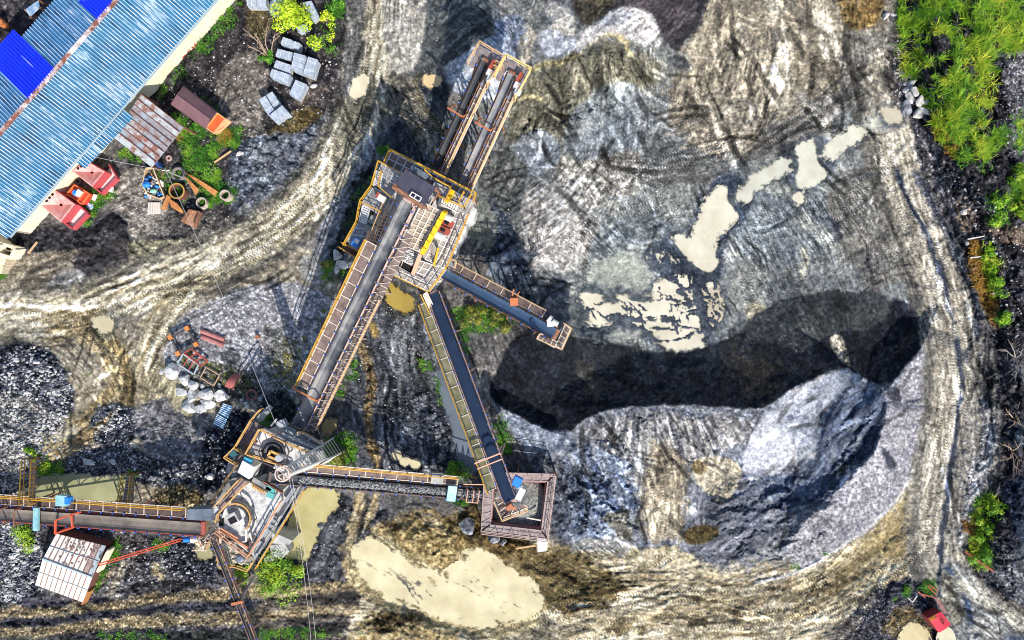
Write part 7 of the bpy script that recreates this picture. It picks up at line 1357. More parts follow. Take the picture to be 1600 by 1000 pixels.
cra = thing('junk_crate', 240, 292, 'wooden tray heaped with bags and scrap near the drum ring', 'crate'); mb = MB(); q = PP([(229,264),(240,262),(258,308),(250,311),(232,304),(224,290)], .3); [mb.bar(q[i], q[(i+1) % 6], .12, .4) for i in range(6)]; part(mb, 'tray', mat('pale_wood', (.46,.32,.18), .85, 0, (.6,.45,.28), 3, .6), cra)
for lab, u_, v_, m, sx, sy, sz in (('bright blue jerrycan on the junk tray', 231, 289, BLUE, .36, .30, .45),('dark blue can at the top of the junk tray', 231, 280, mat('dark_blue', (.02,.10,.28), .5), .18, .2, .4),('green white sack on the junk tray', 241, 299, mat('mint_sack', (.25,.55,.36), .8), .3, .2, .3)):
    r = root('jerrycan' if 'can' in lab else 'sack', G(u_, v_, .25), .2, lab, 'can' if 'can' in lab else 'sack'); mb = MB(); mb.lathe([(0,0),(1,0),(1.08,.15),(1.05,.8),(.85,1.0),(0,1.02)], 10); mb.v = [(a*sx, b*sy, c*sz) for a, b, c in mb.v]; mb.build('body', m, r, True); MB().tube([(-.1,0,sz*1.0),(-.1,0,sz*1.15),(.1,0,sz*1.15),(.1,0,sz*1.0)], .03, 6).build('handle' if 'can' in lab else 'knot', m, r)
mb = MB(); rr = random.Random(14)
for _ in range(70):
    u_ = 227+rr.random()*26; v_ = 272+rr.random()*36; a = Vector((rr.gauss(0,1), rr.gauss(0,1), rr.gauss(0,.4))).normalized(); b = a.orthogonal().normalized(); s = rr.uniform(.06,.2); mb.frame(G(u_, v_, .25), a, b, a.cross(b), s, s*.6, s*.3, rr.choice((0,0,1,2,3)))
tag(mb.build('litter', [WHITE, mat('grey_rag', (.2,.2,.22), .9), RUST, BLUE]), 'white and grey litter heaped on the wooden tray', 'litter', None, 'stuff')
for lab, u_, v_, m in (('blue drum against the warehouse wall, upper one', 91, 282, mat('dark_blue_drum', (.03,.07,.22), .5)), ('blue drum against the warehouse wall, lower one', 88, 291, mat('dark_blue_drum', None)), ('blue engine part between the lean-to and the sunken tyre', 253, 259, mat('dark_blue_drum', None))):
    o = MB().lathe([(0,.8),(.22,.8),(.27,.83),(.27,.55),(.29,.53),(.27,.5),(.27,0)], 16).build('drum', m); o.location = G(u_, v_); tag(o, lab, 'drum')
plate('board', 'small white board in the weeds beside the red machine', 'board', [(146,303),(152,305),(148,315),(143,312)], .3, .06, WHITE); plate('plastic_bag', 'blue and white bag in the weeds beside the red machine', 'bag', [(138,317),(146,320),(142,328),(135,324)], .3, .2, mat('blue_white_bag', (.15,.30,.7), .6, 0, (.75,.75,.78), 4, .8)); plate('plastic_bag', 'white sack at the lip of the upper hopper tray', 'bag', [(168,290),(176,292),(175,301),(167,298)], .5, .25, WHITE)
def frame3(name, lab, q, m, w=.14, rungs=0, h=.35, mr=None, knobs=None):
    r = thing(name, sum(p[0] for p in q)/4, sum(p[1] for p in q)/4, lab, 'steel frame'); g = oloc(r).z; Q = PP(q, g+h); mb = MB()
    for i in range(4): mb.bar(Q[i], Q[(i+1) % 4], w, w*1.2)
    part(mb, 'border_bar', m, r)
    if rungs:
        mb = MB(); [mb.bar(Q[0].lerp(Q[1], (k+1)/(rungs+1)), Q[3].lerp(Q[2], (k+1)/(rungs+1)), w*.9) for k in range(rungs)]; part(mb, 'cross_bar', mr or m, r)
    if knobs:
        for p in Q: o = part(MB().frame(p+Vector((0,0,.08)), Vector((.87,.5,0)), Vector((-.5,.87,0)), Vector((0,0,1)), .2, .2, .15), 'corner_block', knobs, r)
    return r
frame3('scrap_frame', 'heavy black square frame with orange corner blocks', [(293,513),(267,527),(279,552),(307,538)], mat('dark_iron', None), .2, 0, .5, None, mat('orange_corner', (.60,.20,.05), .6))
frame3('scrap_frame', 'red ladder like frame below the black square one', [(288,552),(314,572),(325,564),(299,545)], RED, .12, 2, .4)
frame3('scrap_frame', 'pale blue grey frame with red rungs beside the boulders', [(286,553),(310,570),(303,585),(277,568)], mat('pale_blue_bar', (.35,.45,.52), .6), .1, 2, .3, RED)
frame3('scrap_frame', 'thin tan square frame lying among the boulders', [(322,574),(343,586),(334,603),(313,590)], mat('tan_bar', (.45,.30,.20), .7), .08, 0, .3)
PR = mat('pink_red_pipe', (.30,.10,.09), .6, 0, (.42,.19,.17), 2, .6)
for lab, a, b in (('half pipe of red brown steel, upper one of a pair', (314,517), (351,531)), ('half pipe of red brown steel, lower one of a pair', (315,526), (350,540))):
    A_, B_ = G(*a, .25), G(*b, .25); d = (B_-A_).normalized(); n = Vector((-d.y, d.x, 0)); mb = MB(); vs_ = []
    for P_ in (A_, B_):
        for rr_ in (.24, .2):
            for k in range(9): t = math.pi*k/8; vs_.append(P_+n*(rr_*math.cos(t))+Vector((0,0,rr_*math.sin(t)-.1)))
    fs = []
    for k in range(8): fs += [(k, k+1, 18+k+1, 18+k), (9+k+1, 9+k, 27+k, 27+k+1), (k+1, k, 9+k, 9+k+1), (18+k, 18+k+1, 27+k+1, 27+k)]
    fs += [(0, 18, 27, 9), (8, 17, 35, 26)]; mb.add(vs_, fs); o = mb.build('half_pipe', PR, loc=A_); tag(o, lab, 'half pipe')
mb = MB(); a0, a1, b1, b0 = G(366,583), G(379,586), G(370,609), G(356,603); K_ = 8; vs_ = []
for k in range(K_+1):
    t = k/K_; z = .15+.75*math.sin(math.pi*(.25+.75*(1-t))) ; vs_ += [a0.lerp(b0, t)+Vector((0,0,z)), a1.lerp(b1, t)+Vector((0,0,z)), a0.lerp(b0, t)+Vector((0,0,z-.06)), a1.lerp(b1, t)+Vector((0,0,z-.06))]
fs = []
for k in range(K_): i = 4*k; fs += [(i, i+1, i+5, i+4), (i+3, i+2, i+6, i+7), (i+2, i, i+4, i+6), (i+1, i+3, i+7, i+5)]
mb.add(vs_, fs); o = mb.build('curved_plate', mat('wine_red_plate', (.25,.055,.05), .6, 0, (.36,.12,.1), 2, .6), loc=a0); tag(o, 'curved wine red plate beside the round rusty ring', 'steel plate')
STR = mat('blue_white_roofing', (.12,.36,.55), .5, 0, (.62,.72,.78), 1.6, .7)
for lab, q in (('upper blue and white ribbed sheet leaning below the boulders', [(349,630),(364,635),(356,654),(341,646)]), ('lower blue and white ribbed sheet leaning below the boulders', [(339,647),(355,655),(349,671),(333,663)])):
    a, b, c, d = [G(*p, .5) for p in q]; mb = MB(); n_ = 48; vs_ = []; fs = []
    for i in range(n_+1):
        t = i/n_; h = .05*math.sin(2*math.pi*t*6); vs_ += [a.lerp(d, t)+Vector((0,0,h)), b.lerp(c, t)+Vector((0,0,h))]
    fs = [(2*i, 2*i+1, 2*i+3, 2*i+2) for i in range(n_)]; mi = [0 if math.sin(2*math.pi*(i+.5)/n_*6) < .1 else 1 for i in range(n_)]
    mb.v = [tuple(p) for p in vs_]; mb.f = fs; mb.mi = mi; o = mb.build('roofing_sheet', [mat('sheet_blue', (.06,.28,.50), .5), mat('sheet_white', (.74,.78,.80), .5)], loc=a); tag(o, lab, 'roofing sheet', 'striped roofing sheets')
# ------------------------------------------------------------------ hut, beams, western gangways
hu = thing('pump_hut', 112, 887, 'hut with two slopes of dirty white rust seamed roof sheets', 'hut', z=0)
za, zb = 1.5, 2.1
A1, A2, B1, B2, C1, C2 = Wp(88,834,za), Wp(165,853,za), Wp(67,873,zb), Wp(144,902,zb), Wp(55,914,za-.1), Wp(129,941,za-.1)
WR = [mat('dirty_white_sheet', (.66,.61,.53), .75, 0, (.80,.77,.71), 1.3, .7, .1), mat('cream_pink_sheet', (.70,.55,.42), .75, 0, (.78,.68,.56), 1.4, .7), mat('blue_grey_sheet', (.32,.42,.45), .6, 0, (.46,.50,.5), 1.5, .6), mat('brown_sheet2', (.30,.20,.17), .8, 0, (.48,.38,.34), 1.6, .7), mat('seam_rust', (.24,.08,.05), .8, 0, (.2,.2,.19), 1, .7)]
mb = MB(); cols = [0,0,0,0,0,0,0,0,3,2]; colsb = [0,1,0,0,1,0,0,0,1,0]
for i in range(10):
    t0, t1 = i/10, (i+1)/10; mb.sheet(A1.lerp(A2, t0), A1.lerp(A2, t1), B1.lerp(B2, t1), B1.lerp(B2, t0), .05, cols[i]); mb.sheet(B1.lerp(B2, t0), B1.lerp(B2, t1), C1.lerp(C2, t1), C1.lerp(C2, t0), .05, colsb[i])
    if i: mb.bar(A1.lerp(A2, t0)+Vector((0,0,.03)), B1.lerp(B2, t0)+Vector((0,0,.03)), .07, .05, 4); mb.bar(B1.lerp(B2, t0)+Vector((0,0,.03)), C1.lerp(C2, t0)+Vector((0,0,.03)), .07, .05, 4)
for k in (.5,): mb.bar(A1.lerp(B1, k)+Vector((0,0,.04)), A2.lerp(B2, k)+Vector((0,0,.04)), .05, .04, 2); mb.bar(B1.lerp(C1, k)+Vector((0,0,.04)), B2.lerp(C2, k)+Vector((0,0,.04)), .05, .04, 2)
mb.bar(B1+Vector((0,0,.05)), B2+Vector((0,0,.05)), .16, .08, 2); rr = random.Random(12)
for _ in range(70): t, w = rr.random(), rr.random()**1.5; p = A1.lerp(A2, .25+.75*t).lerp(B1.lerp(B2, .25+.75*t), w)+Vector((0,0,.03)); mb.frame(p, Vector((.96,-.28,0)), Vector((.28,.96,0)), Vector((0,0,1)), rr.uniform(.03,.11), rr.uniform(.03,.09), .015, 4)
part(mb, 'roof', WR, hu)
mb = MB(); w4 = [A1.lerp(A2, .02), A2.lerp(A1, .02), C2.lerp(C1, .02), C1.lerp(C2, .02)]
for i in range(4): p, q = w4[i], w4[(i+1) % 4]; mb.sheet(Vector((p.x, p.y, 1.38)), Vector((q.x, q.y, 1.38)), Vector((q.x, q.y, -.2)), Vector((p.x, p.y, -.2)), .1)
part(mb, 'wall', mat('dark_rust', None), hu); mb = MB(); mb.frame(Wp(165,874,.9), Vector((.45,.89,0)), Vector((.89,-.45,0)), Vector((0,0,1)), 1.2, .12, .5); part(mb, 'side_boarding', CREAM, hu); mb = MB(); mb.frame(Wp(137,932,.7), Vector((.45,.89,0)), Vector((.89,-.45,0)), Vector((0,0,1)), .7, .1, .4); part(mb, 'side_board', RS2, hu)
SGR = mat('signal_red_beam', (.55,.05,.025), .5, 0, (.42,.10,.04), 2, .5)
bm_ = thing('red_beam', 220, 863, 'long double red steel rail from the hut to the crusher drive', 'steel beam', z=0); mb = MB(); mb.bar(Wp(153,881,2.2), Wp(281,842,4.0), .10); mb.bar(Wp(155,884,2.2), Wp(283,845,4.0), .10); [mb.bar(Wp(154+13*k, 881-3.95*k, 2.2+.18*k), Wp(156+13*k, 884-3.95*k, 2.2+.18*k), .07) for k in range(10)]; part(mb, 'rail', SGR, bm_); part(MB().bar(Wp(282,843,4.0), Wp(288,841,1.0), .14), 'prop', RUST, bm_)
rf_ = thing('red_gantry', 105, 808, 'orange red pipe gantry straddling the western conveyor above the hut', 'gantry', z=0); mb = MB(); Z = 5.0
for a, b in (((86,834,3.4),(87,813,Z)),((87,813,Z),(112,804,Z)),((112,804,Z),(127,800,Z-.3)),((112,805,Z),(113,823,Z-1)),((86,834,3.4),(113,825,3.8)),((113,825,3.8),(117,823,3.8))): mb.bar(Wp(*a), Wp(*b), .14)
mb.bar(Wp(86,834,3.4), Vector((*Wp(86,834,3.4).xy, -.2)), .14); part(mb, 'pipe', SGR, rf_)
for nm, lab, q, q2 in (('western_gangway', 'brown yellow railed gangway reaching down to the stones beside the greenish pond', [(46,718),(57,716),(54,786),(44,786)], ((44,716),(40,786),(59,716),(55,786))), ('eastern_gangway', 'rusty gangway with yellow rails at the far end of the greenish pond', [(198,742),(210,742),(207,797),(190,797)], ((198,740),(189,795),(211,740),(206,797)))):
    gw = thing('gangway', q[0][0], 760, lab, 'gangway', z=0); mb = MB(); a, b, c, d = [Wp(q[0][0], q[0][1], 1.2), Wp(q[1][0], q[1][1], 1.2), Wp(q[2][0], q[2][1], 3.6), Wp(q[3][0], q[3][1], 3.6)]; mb.sheet(a, b, c, d, .1)
    for k in range(12): mb.bar(a.lerp(d, k/11)+Vector((0,0,.03)), b.lerp(c, k/11)+Vector((0,0,.03)), .06, .05, 1)
    part(mb, 'deck', [mat('brown_pink_plate', None), RUST], gw); mb = MB(); rails(mb, [Wp(*q2[0], 1.2), Wp(*q2[1], 3.6)], .9, 1, .08); rails(mb, [Wp(*q2[2], 1.2), Wp(*q2[3], 3.6)], .9, 1, .08); part(mb, 'handrail', Y, gw); posts('leg', [(p, Vector((p.x, p.y, -.4)), .14) for p in (a, b, c, d)], RUST, gw)
# red hut in the south east corner
rh = thing('red_hut', 1467, 972, 'tiny bright red gabled hut beside the sandy puddle', 'hut'); g = hgt(1467, 972); zt = g+2.2; ze = g+1.7
r0_, r1_ = Wp(1461,960,zt), Wp(1477,983,zt); la, lb = Wp(1450,966,ze), Wp(1467,989,ze); ra_, rb2 = Wp(1471,956,ze), Wp(1486,976,ze)
mb = MB(); mb.sheet(r0_, r1_, lb, la, .05); mb.sheet(ra_, rb2, r1_, r0_, .05); part(mb, 'roof', mat('scarlet_sheet', (.62,.02,.045), .45, 0, (.70,.05,.07), 1.5, .6), rh)
mb = MB(); w4 = [la.lerp(lb, .05).lerp(r0_, .1), lb.lerp(la, .05).lerp(r1_, .1), rb2.lerp(ra_, .05).lerp(r1_, .1), ra_.lerp(rb2, .05).lerp(r0_, .1)]
for i in range(4): p, q = w4[i], w4[(i+1) % 4]; mb.sheet(Vector((p.x, p.y, ze-.02)), Vector((q.x, q.y, ze-.02)), Vector((q.x, q.y, g-.3)), Vector((p.x, p.y, g-.3)), .06)
part(mb, 'wall', mat('dark_red_wall', (.2,.02,.02), .8), rh); mb = MB(); c = Wp(1472,970,zt-.15)
for k in range(10): a_ = 2*math.pi*k/10; b_ = 2*math.pi*(k+1)/10; mb.bar(c+Vector((.14*math.cos(a_), .26*math.sin(a_), .08)), c+Vector((.14*math.cos(b_), .26*math.sin(b_), .08)), .05)
mb.bar(c+Vector((0,-.26,.08)), c+Vector((.12,-.5,.05)), .05); part(mb, 'emblem', mat('black_mark', (.02,.01,.01), .7), rh)
mb = MB(); mb.sheet(la.lerp(r0_, .02)+Vector((0,0,.03)), la.lerp(lb, .22)+Vector((0,0,.03)), r0_.lerp(r1_, .18)+Vector((0,0,.03)), r0_+Vector((0,0,.03)), .02); part(mb, 'burnt_patch', mat('burnt_brown', (.10,.035,.01), .9, 0, (.34,.12,.01), 3, .8), rh)
fe = thing('barrier', 1472, 945, 'rusty double rail barrier leading to the red hut', 'barrier'); mb = MB()
for off in (0, 3): a, b = G(1461+off, 934, .9), G(1476+off, 958, .9); mb.bar(a, b, .07); a2, b2 = G(1461+off, 934, .5), G(1476+off, 958, .5); mb.bar(a2, b2, .05)
for k in range(5): p = G(1461+3.8*k, 934+6*k); mb.bar(p, p+Vector((0,0,.95)), .06); 
part(mb, 'rail', mat('faded_rust_red', (.38,.13,.11), .7, 0, (.5,.3,.28), 2, .6), fe)
fe = thing('barrier', 1452, 928, 'rusty pipe frame round the grass clump above the red hut', 'barrier'); mb = MB()
for a, b in (((1438,928),(1462,934)),((1450,916),(1463,930)),((1434,924),(1446,934)),((1452,914),(1466,924))): mb.bar(G(*a, .5), G(*b, .6), .08)
part(mb, 'pipe', mat('red_rust_pipe', (.40,.10,.05), .7), fe)
o = MB().bar(G(1418,934,.25), G(1426,941,.25), .07).bar(G(1426,941,.25), G(1433,931,.25), .07).build('bent_bar', TIN, loc=G(1426,941)); tag(o, 'bent grey bar on the black gravel above the sandy puddle', 'steel bar')
for lab, a, b, w, m in (('rusty red pole lying across the grass strip on the eastern bank', (1508,862), (1552,893), .16, mat('pole_red', (.42,.10,.06), .7)), ('pale pole lying across the orange weeds, upper one', (1512,374), (1538,371-2), .1, WHITE), ('pale pole lying across the orange weeds, lower one', (1516,403), (1540,400), .1, WHITE), ('tan plank leaning at the rim of the yard weeds', (335,254), (361,236), .14, mat('tan_plank', (.5,.33,.17), .8)), ('cream plank near the warehouse corner', (44,396), (58,378), .14, mat('tan_plank', None)), ('broken timber at the foot of the basin', (806,857), (838,852), .16, mat('tan_plank', None)), ('yellow bar beside the ditch at the basin', (713,738), (745,747), .09, Y)):
    A_, B_ = G(*a, .3), G(*b, .3); o = MB().bar(A_, B_, w).build('pole' if 'pole' in lab or 'bar' in lab else 'plank', m, loc=A_); tag(o, lab, 'pole' if 'pole' in lab else ('bar' if 'bar' in lab else 'plank'))
# ------------------------------------------------------------------ cables and pole
CAB = mat('pale_cable', (.48,.46,.47), .6)
def cable(lab, pts, r=.018, sag=.3):
    P_ = [Wp(*p) for p in pts]; q = []
    for a, b in zip(P_, P_[1:]):
        for k in range(12): t = k/12; q.append(a.lerp(b, t)-Vector((0,0,sag*4*t*(1-t))))
    q.append(P_[-1]); o = MB().tube(q, r, 5).build('power_cable', CAB); tag(o, lab, 'cable')
pb = G(293, 281); po = root('power_pole', pb, 0, 'thin steel pole carrying the pale cable above the drum ring', 'pole'); ptop = Wp(287, 271, 4.6); ptop = Vector((pb.x, pb.y, 4.6)); part(MB().tube([pb-Vector((0,0,.2)), ptop], .07, 8), 'shaft', mat('grey_pole', (.3,.3,.3), .6), po); part(MB().bar(ptop+Vector((-.35,0,-.15)), ptop+Vector((.35,0,-.15)), .08), 'cross_arm', WHITE, po)
pk = (800+ptop.x*PX*CAMH/(CAMH-4.5), 500-ptop.y*PX*CAMH/(CAMH-4.5), 4.5)
cable('pale cable from the warehouse eave to the thin pole', [(151,246,3.4), pk]); cable('long pale cable from the thin pole across the road to the upper crusher', [pk, (430,660,6.2)], .017, .5)
cable('western one of two cables running from the lattice tower past the pond', [(452,748,13.8), (487,1014,11.5)], .013, .5); cable('eastern one of two cables running from the lattice tower past the pond', [(456,746,13.8), (495,1014,11.5)], .013, .5)
# ------------------------------------------------------------------ plants
def leafmat(name, a, b, c, sc=1.2):
    m = bpy.data.materials.new(name); m.use_nodes = True; nt = m.node_tree; n = nt.nodes; L = nt.links; bs = n['Principled BSDF']; bs.inputs['Roughness'].default_value = .55; bs.inputs['Specular IOR Level'].default_value = .25
    at = n.new('ShaderNodeAttribute'); at.attribute_name = 'tone'; r = n.new('ShaderNodeValToRGB'); E = r.color_ramp.elements; E[0].color = a+(1,); E[1].color = c+(1,); x = E.new(.5); x.color = b+(1,)
    L.new(at.outputs['Fac'], r.inputs[0]); L.new(r.outputs[0], bs.inputs['Base Color'])
    return m
LF = leafmat('reed_leaf', (.035,.13,.006), (.17,.36,.012), (.50,.50,.04)); LY = leafmat('yellow_leaf', (.16,.34,.01), (.42,.58,.02), (.72,.72,.05)); LG = leafmat('green_leaf', (.012,.06,.008), (.06,.22,.015), (.24,.42,.03)); LO = leafmat('olive_leaf', (.03,.045,.012), (.13,.16,.02), (.40,.34,.06)); LR = leafmat('dry_weed', (.16,.06,.012), (.30,.15,.02), (.44,.30,.06))
class Leaves:
    def __init__(s): s.v = []; s.f = []; s.t = []
    def blade(s, p, d, l, w, droop, tone, seg=3):
        p = Vector(p); side = Vector((-d.y, d.x, 0)); side = side.normalized() if side.length > 1e-4 else Vector((1,0,0)); o = len(s.v); q = p.copy(); dd = d.normalized()
        for k in range(seg+1):
            ww = w*(1-(k/seg))**.7*(1 if k else .6); s.v += [tuple(q-side*ww), tuple(q+side*ww)]; s.t += [tone, tone]
            q = q+dd*(l/seg); dd = (dd-Vector((0,0,droop/seg))).normalized()
        for k in range(seg): s.f.append((o+2*k, o+2*k+1, o+2*k+3, o+2*k+2))
    def leaf(s, p, n, sz, tone, rr):
        a = n.orthogonal().normalized(); b = n.cross(a); t = rr.uniform(0, 6.28); x = a*math.cos(t)+b*math.sin(t); y = n.cross(x); o = len(s.v); p = Vector(p)
        s.v += [tuple(p-x*sz), tuple(p+y*sz*.5), tuple(p+x*sz), tuple(p-y*sz*.5)]; s.t += [tone]*4; s.f.append((o, o+1, o+2, o+3))
    def build(s, name, m, parent=None, loc=None):
        off = Vector(loc) if loc is not None else Vector((0,0,0)); me = bpy.data.meshes.new(name); a = np.array(s.v, F)-np.array(off, F); me.from_pydata(a.tolist(), [], s.f); me.materials.append(m)
        at = me.attributes.new('tone', 'FLOAT', 'POINT'); at.data.foreach_set('value', np.array(s.t, F)); o = bpy.data.objects.new(name, me); COL.objects.link(o)
        if parent is not None: o.parent = parent
        else: o.location = off
        return o
def inside(poly, n, rr, jit=6):
    p = chaikin(poly, 1); x0, y0 = p.min(0); x1, y1 = p.max(0); k = int(n*2.6)+20; pts = np.array([(rr.uniform(x0,x1), rr.uniform(y0,y1)) for _ in range(k)], F); j = np.array([(rr.gauss(0,jit), rr.gauss(0,jit)) for _ in range(k)], F)
    ok = sdpoly(p, pts[:,0]+j[:,0], pts[:,1]+j[:,1]) < 0; return pts[ok][:n]
def nz(u, v, s=0, sc=30): return float(fb(np.array([[u/sc]], F), np.array([[v/sc]], F), s, 3, .6, 1.8)[0, 0])
# tall grass in the north east corner: tussocks of long arching blades
rr = random.Random(31); lv = Leaves()
for (u_, v_) in inside([(1396,-40),(1700,-40),(1700,40),(1612,80),(1585,70),(1550,90),(1560,110),(1530,135),(1560,150),(1530,180),(1560,200),(1575,225),(1540,260),(1500,250),(1462,215),(1455,185),(1430,130),(1412,110),(1405,50)], 1700, rr, 5):
    if nz(u_, v_, 13, 12) < .41: continue
    b = G(float(u_), float(v_)); hgt_ = rr.uniform(.5, 1.35)*(.7+.5*nz(u_, v_, 5, 40)); yl = nz(u_, v_, 9, 26); lean = rr.uniform(0, 6.28)
    for _ in range(20):
        a = rr.uniform(0, 6.28); el = rr.uniform(.55, 1.35); d = Vector((math.cos(a)*math.cos(el)+.25*math.cos(lean), math.sin(a)*math.cos(el)+.25*math.sin(lean), math.sin(el))); lv.blade(b+Vector((rr.gauss(0,.14), rr.gauss(0,.14), -.05)), d, hgt_*rr.uniform(.6,1.2), rr.uniform(.02,.045), rr.uniform(.8,1.9), min(1, max(0, yl*.95-.08+rr.gauss(.08,.26))), 3)
tag(lv.build('tall_grass', LF), 'bright green and yellow tall grass filling the north east corner', 'grass', None, 'stuff')
# low weeds and grass, far too many to count
def weeds(name, lab, patches, m, seed, kind='stuff'):
    rr = random.Random(seed); lv = Leaves()
    for poly, n, h in patches:
        for (u_, v_) in inside(poly, n, rr, 4):
            if nz(u_, v_, 3, 9) < .33: continue
            b = G(float(u_), float(v_)); tone = nz(u_, v_, 7, 14); s = rr.uniform(.6, 1.3)*h
            for _ in range(9):
                a = rr.uniform(0, 6.28); el = rr.uniform(.4, 1.3); d = Vector((math.cos(a)*math.cos(el), math.sin(a)*math.cos(el), math.sin(el))); lv.blade(b+Vector((rr.gauss(0,.10), rr.gauss(0,.10), -.03)), d, s*rr.uniform(.5,1.2), rr.uniform(.02,.05), rr.uniform(.6,1.8), min(1, max(0, tone*.8+rr.gauss(.08,.2))), 2)
    return tag(lv.build(name, m), lab, 'weeds', None, kind)
weeds('yard_weeds', 'low green weeds along the warehouse wall and through the scrap yard', [([(356,8),(380,0),(372,20),(330,75),(270,125),(248,160),(238,152),(290,95),(345,30)],420,.55),([(292,190),(310,195),(340,220),(372,205),(378,225),(352,235),(330,250),(350,280),(372,305),(350,320),(330,310),(300,280),(282,250),(285,215)],620,.55),([(140,300),(165,300),(182,285),(180,305),(150,330),(135,355),(125,350),(130,325)],230,.45),([(95,275),(110,268),(125,290),(105,300)],40,.4),([(236,268),(280,262),(300,300),(280,330),(258,300)],180,.35),([(310,305),(335,310),(325,325),(308,322)],60,.4),([(180,230),(215,240),(230,260),(200,255)],50,.35),([(290,150),(330,160),(352,190),(330,170)],70,.4),([(265,170),(320,210),(300,215),(270,190)],90,.4),([(345,215),(375,195),(378,215),(355,228)],80,.5),([(490,50),(530,30),(530,90),(500,90)],60,.3),([(505,0),(540,0),(535,30),(515,25)],90,.5),([(0,425),(8,420),(10,432),(0,440)],30,.4)], LG, 41)
weeds('ditch_weeds', 'green weeds on the ditch sides and around the crushers', [([(700,480),(740,478),(800,485),(805,510),(760,520),(735,520),(715,505)],330,.45),([(715,500),(735,540),(725,560),(705,530)],110,.4),([(640,560),(675,560),(680,580),(650,580)],50,.25),([(676,590),(690,590),(700,640),(690,630)],40,.3),([(700,620),(715,610),(745,690),(735,700)],110,.35),([(765,650),(790,650),(805,700),(790,720),(775,690)],130,.5),([(690,728),(725,722),(735,745),(700,748)],110,.45),([(705,778),(732,780),(728,790),(708,788)],70,.3),([(505,690),(540,670),(560,700),(545,725),(510,730)],200,.6),([(540,570),(555,560),(560,580),(545,600)],60,.35),([(520,600),(540,600),(530,625)],50,.3),([(540,715),(560,718),(555,735),(540,732)],50,.3),([(40,700),(58,710),(100,730),(95,745),(62,740)],150,.5),([(195,735),(215,735),(218,750),(205,750)],50,.4),([(168,840),(190,845),(185,870),(165,885)],110,.4),([(165,880),(170,890),(148,930),(143,925)],70,.35),([(235,840),(270,850),(250,865)],60,.3),([(130,575),(150,580),(145,590)],3,.2),([(545,330),(560,300),(600,240),(590,260),(560,350)],100,.35),([(590,232),(610,228),(605,242),(590,242)],50,.4),([(500,420),(520,400),(545,425),(530,440),(505,440)],110,.35),([(600,980),(560,985),(480,985),(490,1000),(600,1000)],10,.2),([(395,985),(490,978),(520,1000),(400,1000)],190,.3),([(150,990),(260,985),(260,1000),(150,1000)],80,.3),([(370,690),(420,640),(440,640),(400,690)],20,.25)], LG, 42)
weeds('dry_weeds', 'sparse olive weeds over the pale clearing', [([(420,560),(470,520),(500,540),(480,600),(440,620)],190,.22),([(300,560),(345,570),(400,600),(380,620),(330,590)],150,.2),([(500,470),(530,470),(520,520),(500,520)],40,.25),([(280,545),(310,545),(300,580),(285,570)],40,.25)], LO, 43)
weeds('bank_weeds', 'green weeds scattered down the eastern bank', [([(1582,260),(1600,255),(1620,330),(1590,345),(1575,300)],150,.6),([(1535,310),(1570,300),(1575,325),(1550,330)],60,.6),([(1540,340),(1575,338),(1575,350),(1545,355)],40,.5),([(1490,250),(1520,255),(1550,270),(1545,260),(1500,245)],50,.4),([(1555,490),(1580,485),(1578,505),(1560,510)],60,.4),([(1575,170),(1600,165),(1600,250),(1580,240)],60,.25),([(1440,905),(1462,908),(1458,930),(1430,925)],140,.4),([(1410,915),(1425,920),(1415,935)],40,.3),([(1395,935),(1400,932),(1402,938)],10,.25),([(1282,858),(1296,860),(1290,870)],25,.25),([(1232,880),(1250,882),(1240,895)],25,.25)], LG, 44)
weeds('bank_grass', 'tufts of long bright grass in two strips on the eastern bank', [([(1522,782),(1550,772),(1562,778),(1552,810),(1548,850),(1545,888),(1520,876),(1512,862),(1524,820)],330,.8),([(1530,378),(1548,385),(1558,420),(1562,455),(1550,470),(1538,430)],170,.7),([(1585,180),(1602,175),(1602,250),(1590,240)],50,.5),([(1578,262),(1602,255),(1602,345),(1586,340)],160,.7)], LF, 46)
weeds('orange_weeds', 'rust coloured dry weeds on the eastern bank and road edge', [([(1512,370),(1530,372),(1540,420),(1560,490),(1545,490),(1520,430)],260,.4),([(1455,190),(1490,220),(1500,250),(1470,230)],120,.5),([(1520,840),(1500,830),(1515,800),(1530,810)],60,.5),([(258,200),(300,215),(280,225),(262,212)],50,.3),([(348,205),(362,205),(358,222),(345,225)],60,.5)], LR, 45)
# single shrubs and trees
def shrub(lab, u, v, r, h, m, n, seed, name='shrub', cat='shrub', lsz=(.06,.13), stem=True, lobes=7):
    rr = random.Random(seed); b = G(u, v); o = root(name, b, 0, lab, cat); lv = Leaves(); R = r/PX; cs = [(Vector((rr.gauss(0,.45)*R, rr.gauss(0,.45)*R, h*rr.uniform(.35,.85))), R*rr.uniform(.32,.62)) for _ in range(lobes)]; tn = [rr.uniform(-.2,.2) for _ in cs]
    for _ in range(n):
        k = rr.randrange(lobes); c, q = cs[k]; d = Vector((rr.gauss(0,1), rr.gauss(0,1), rr.gauss(.25,.8))).normalized(); p = c+d*q*rr.uniform(.55,1.08); nn = (d+Vector((rr.gauss(0,.5), rr.gauss(0,.5), .7))).normalized(); lv.leaf(p, nn, rr.uniform(*lsz), min(1, max(0, .42+tn[k]+rr.gauss(0,.2)+d.z*.12)), rr)
    lv.build('foliage', m, o)
    if stem:
        mb = MB()
        for c, q in cs: mb.tube([Vector((0,0,-.1)), Vector((c.x*.4, c.y*.4, c.z*.5)), c], .05, 6, radii=[.07,.045,.015])
        mb.build('stem', mat('bark', (.12,.085,.06), .9, 0, (.24,.18,.13), 3, .6), o)
    return o
shrub('bright yellow green tree spreading over the paver stacks', 468, 34, 34, 3.2, LY, 2600, 61, 'leafy_tree', 'tree', (.07,.16), lobes=12)
shrub('green bush beside the bare branching tree', 420, 97, 11, .9, LG, 500, 62)
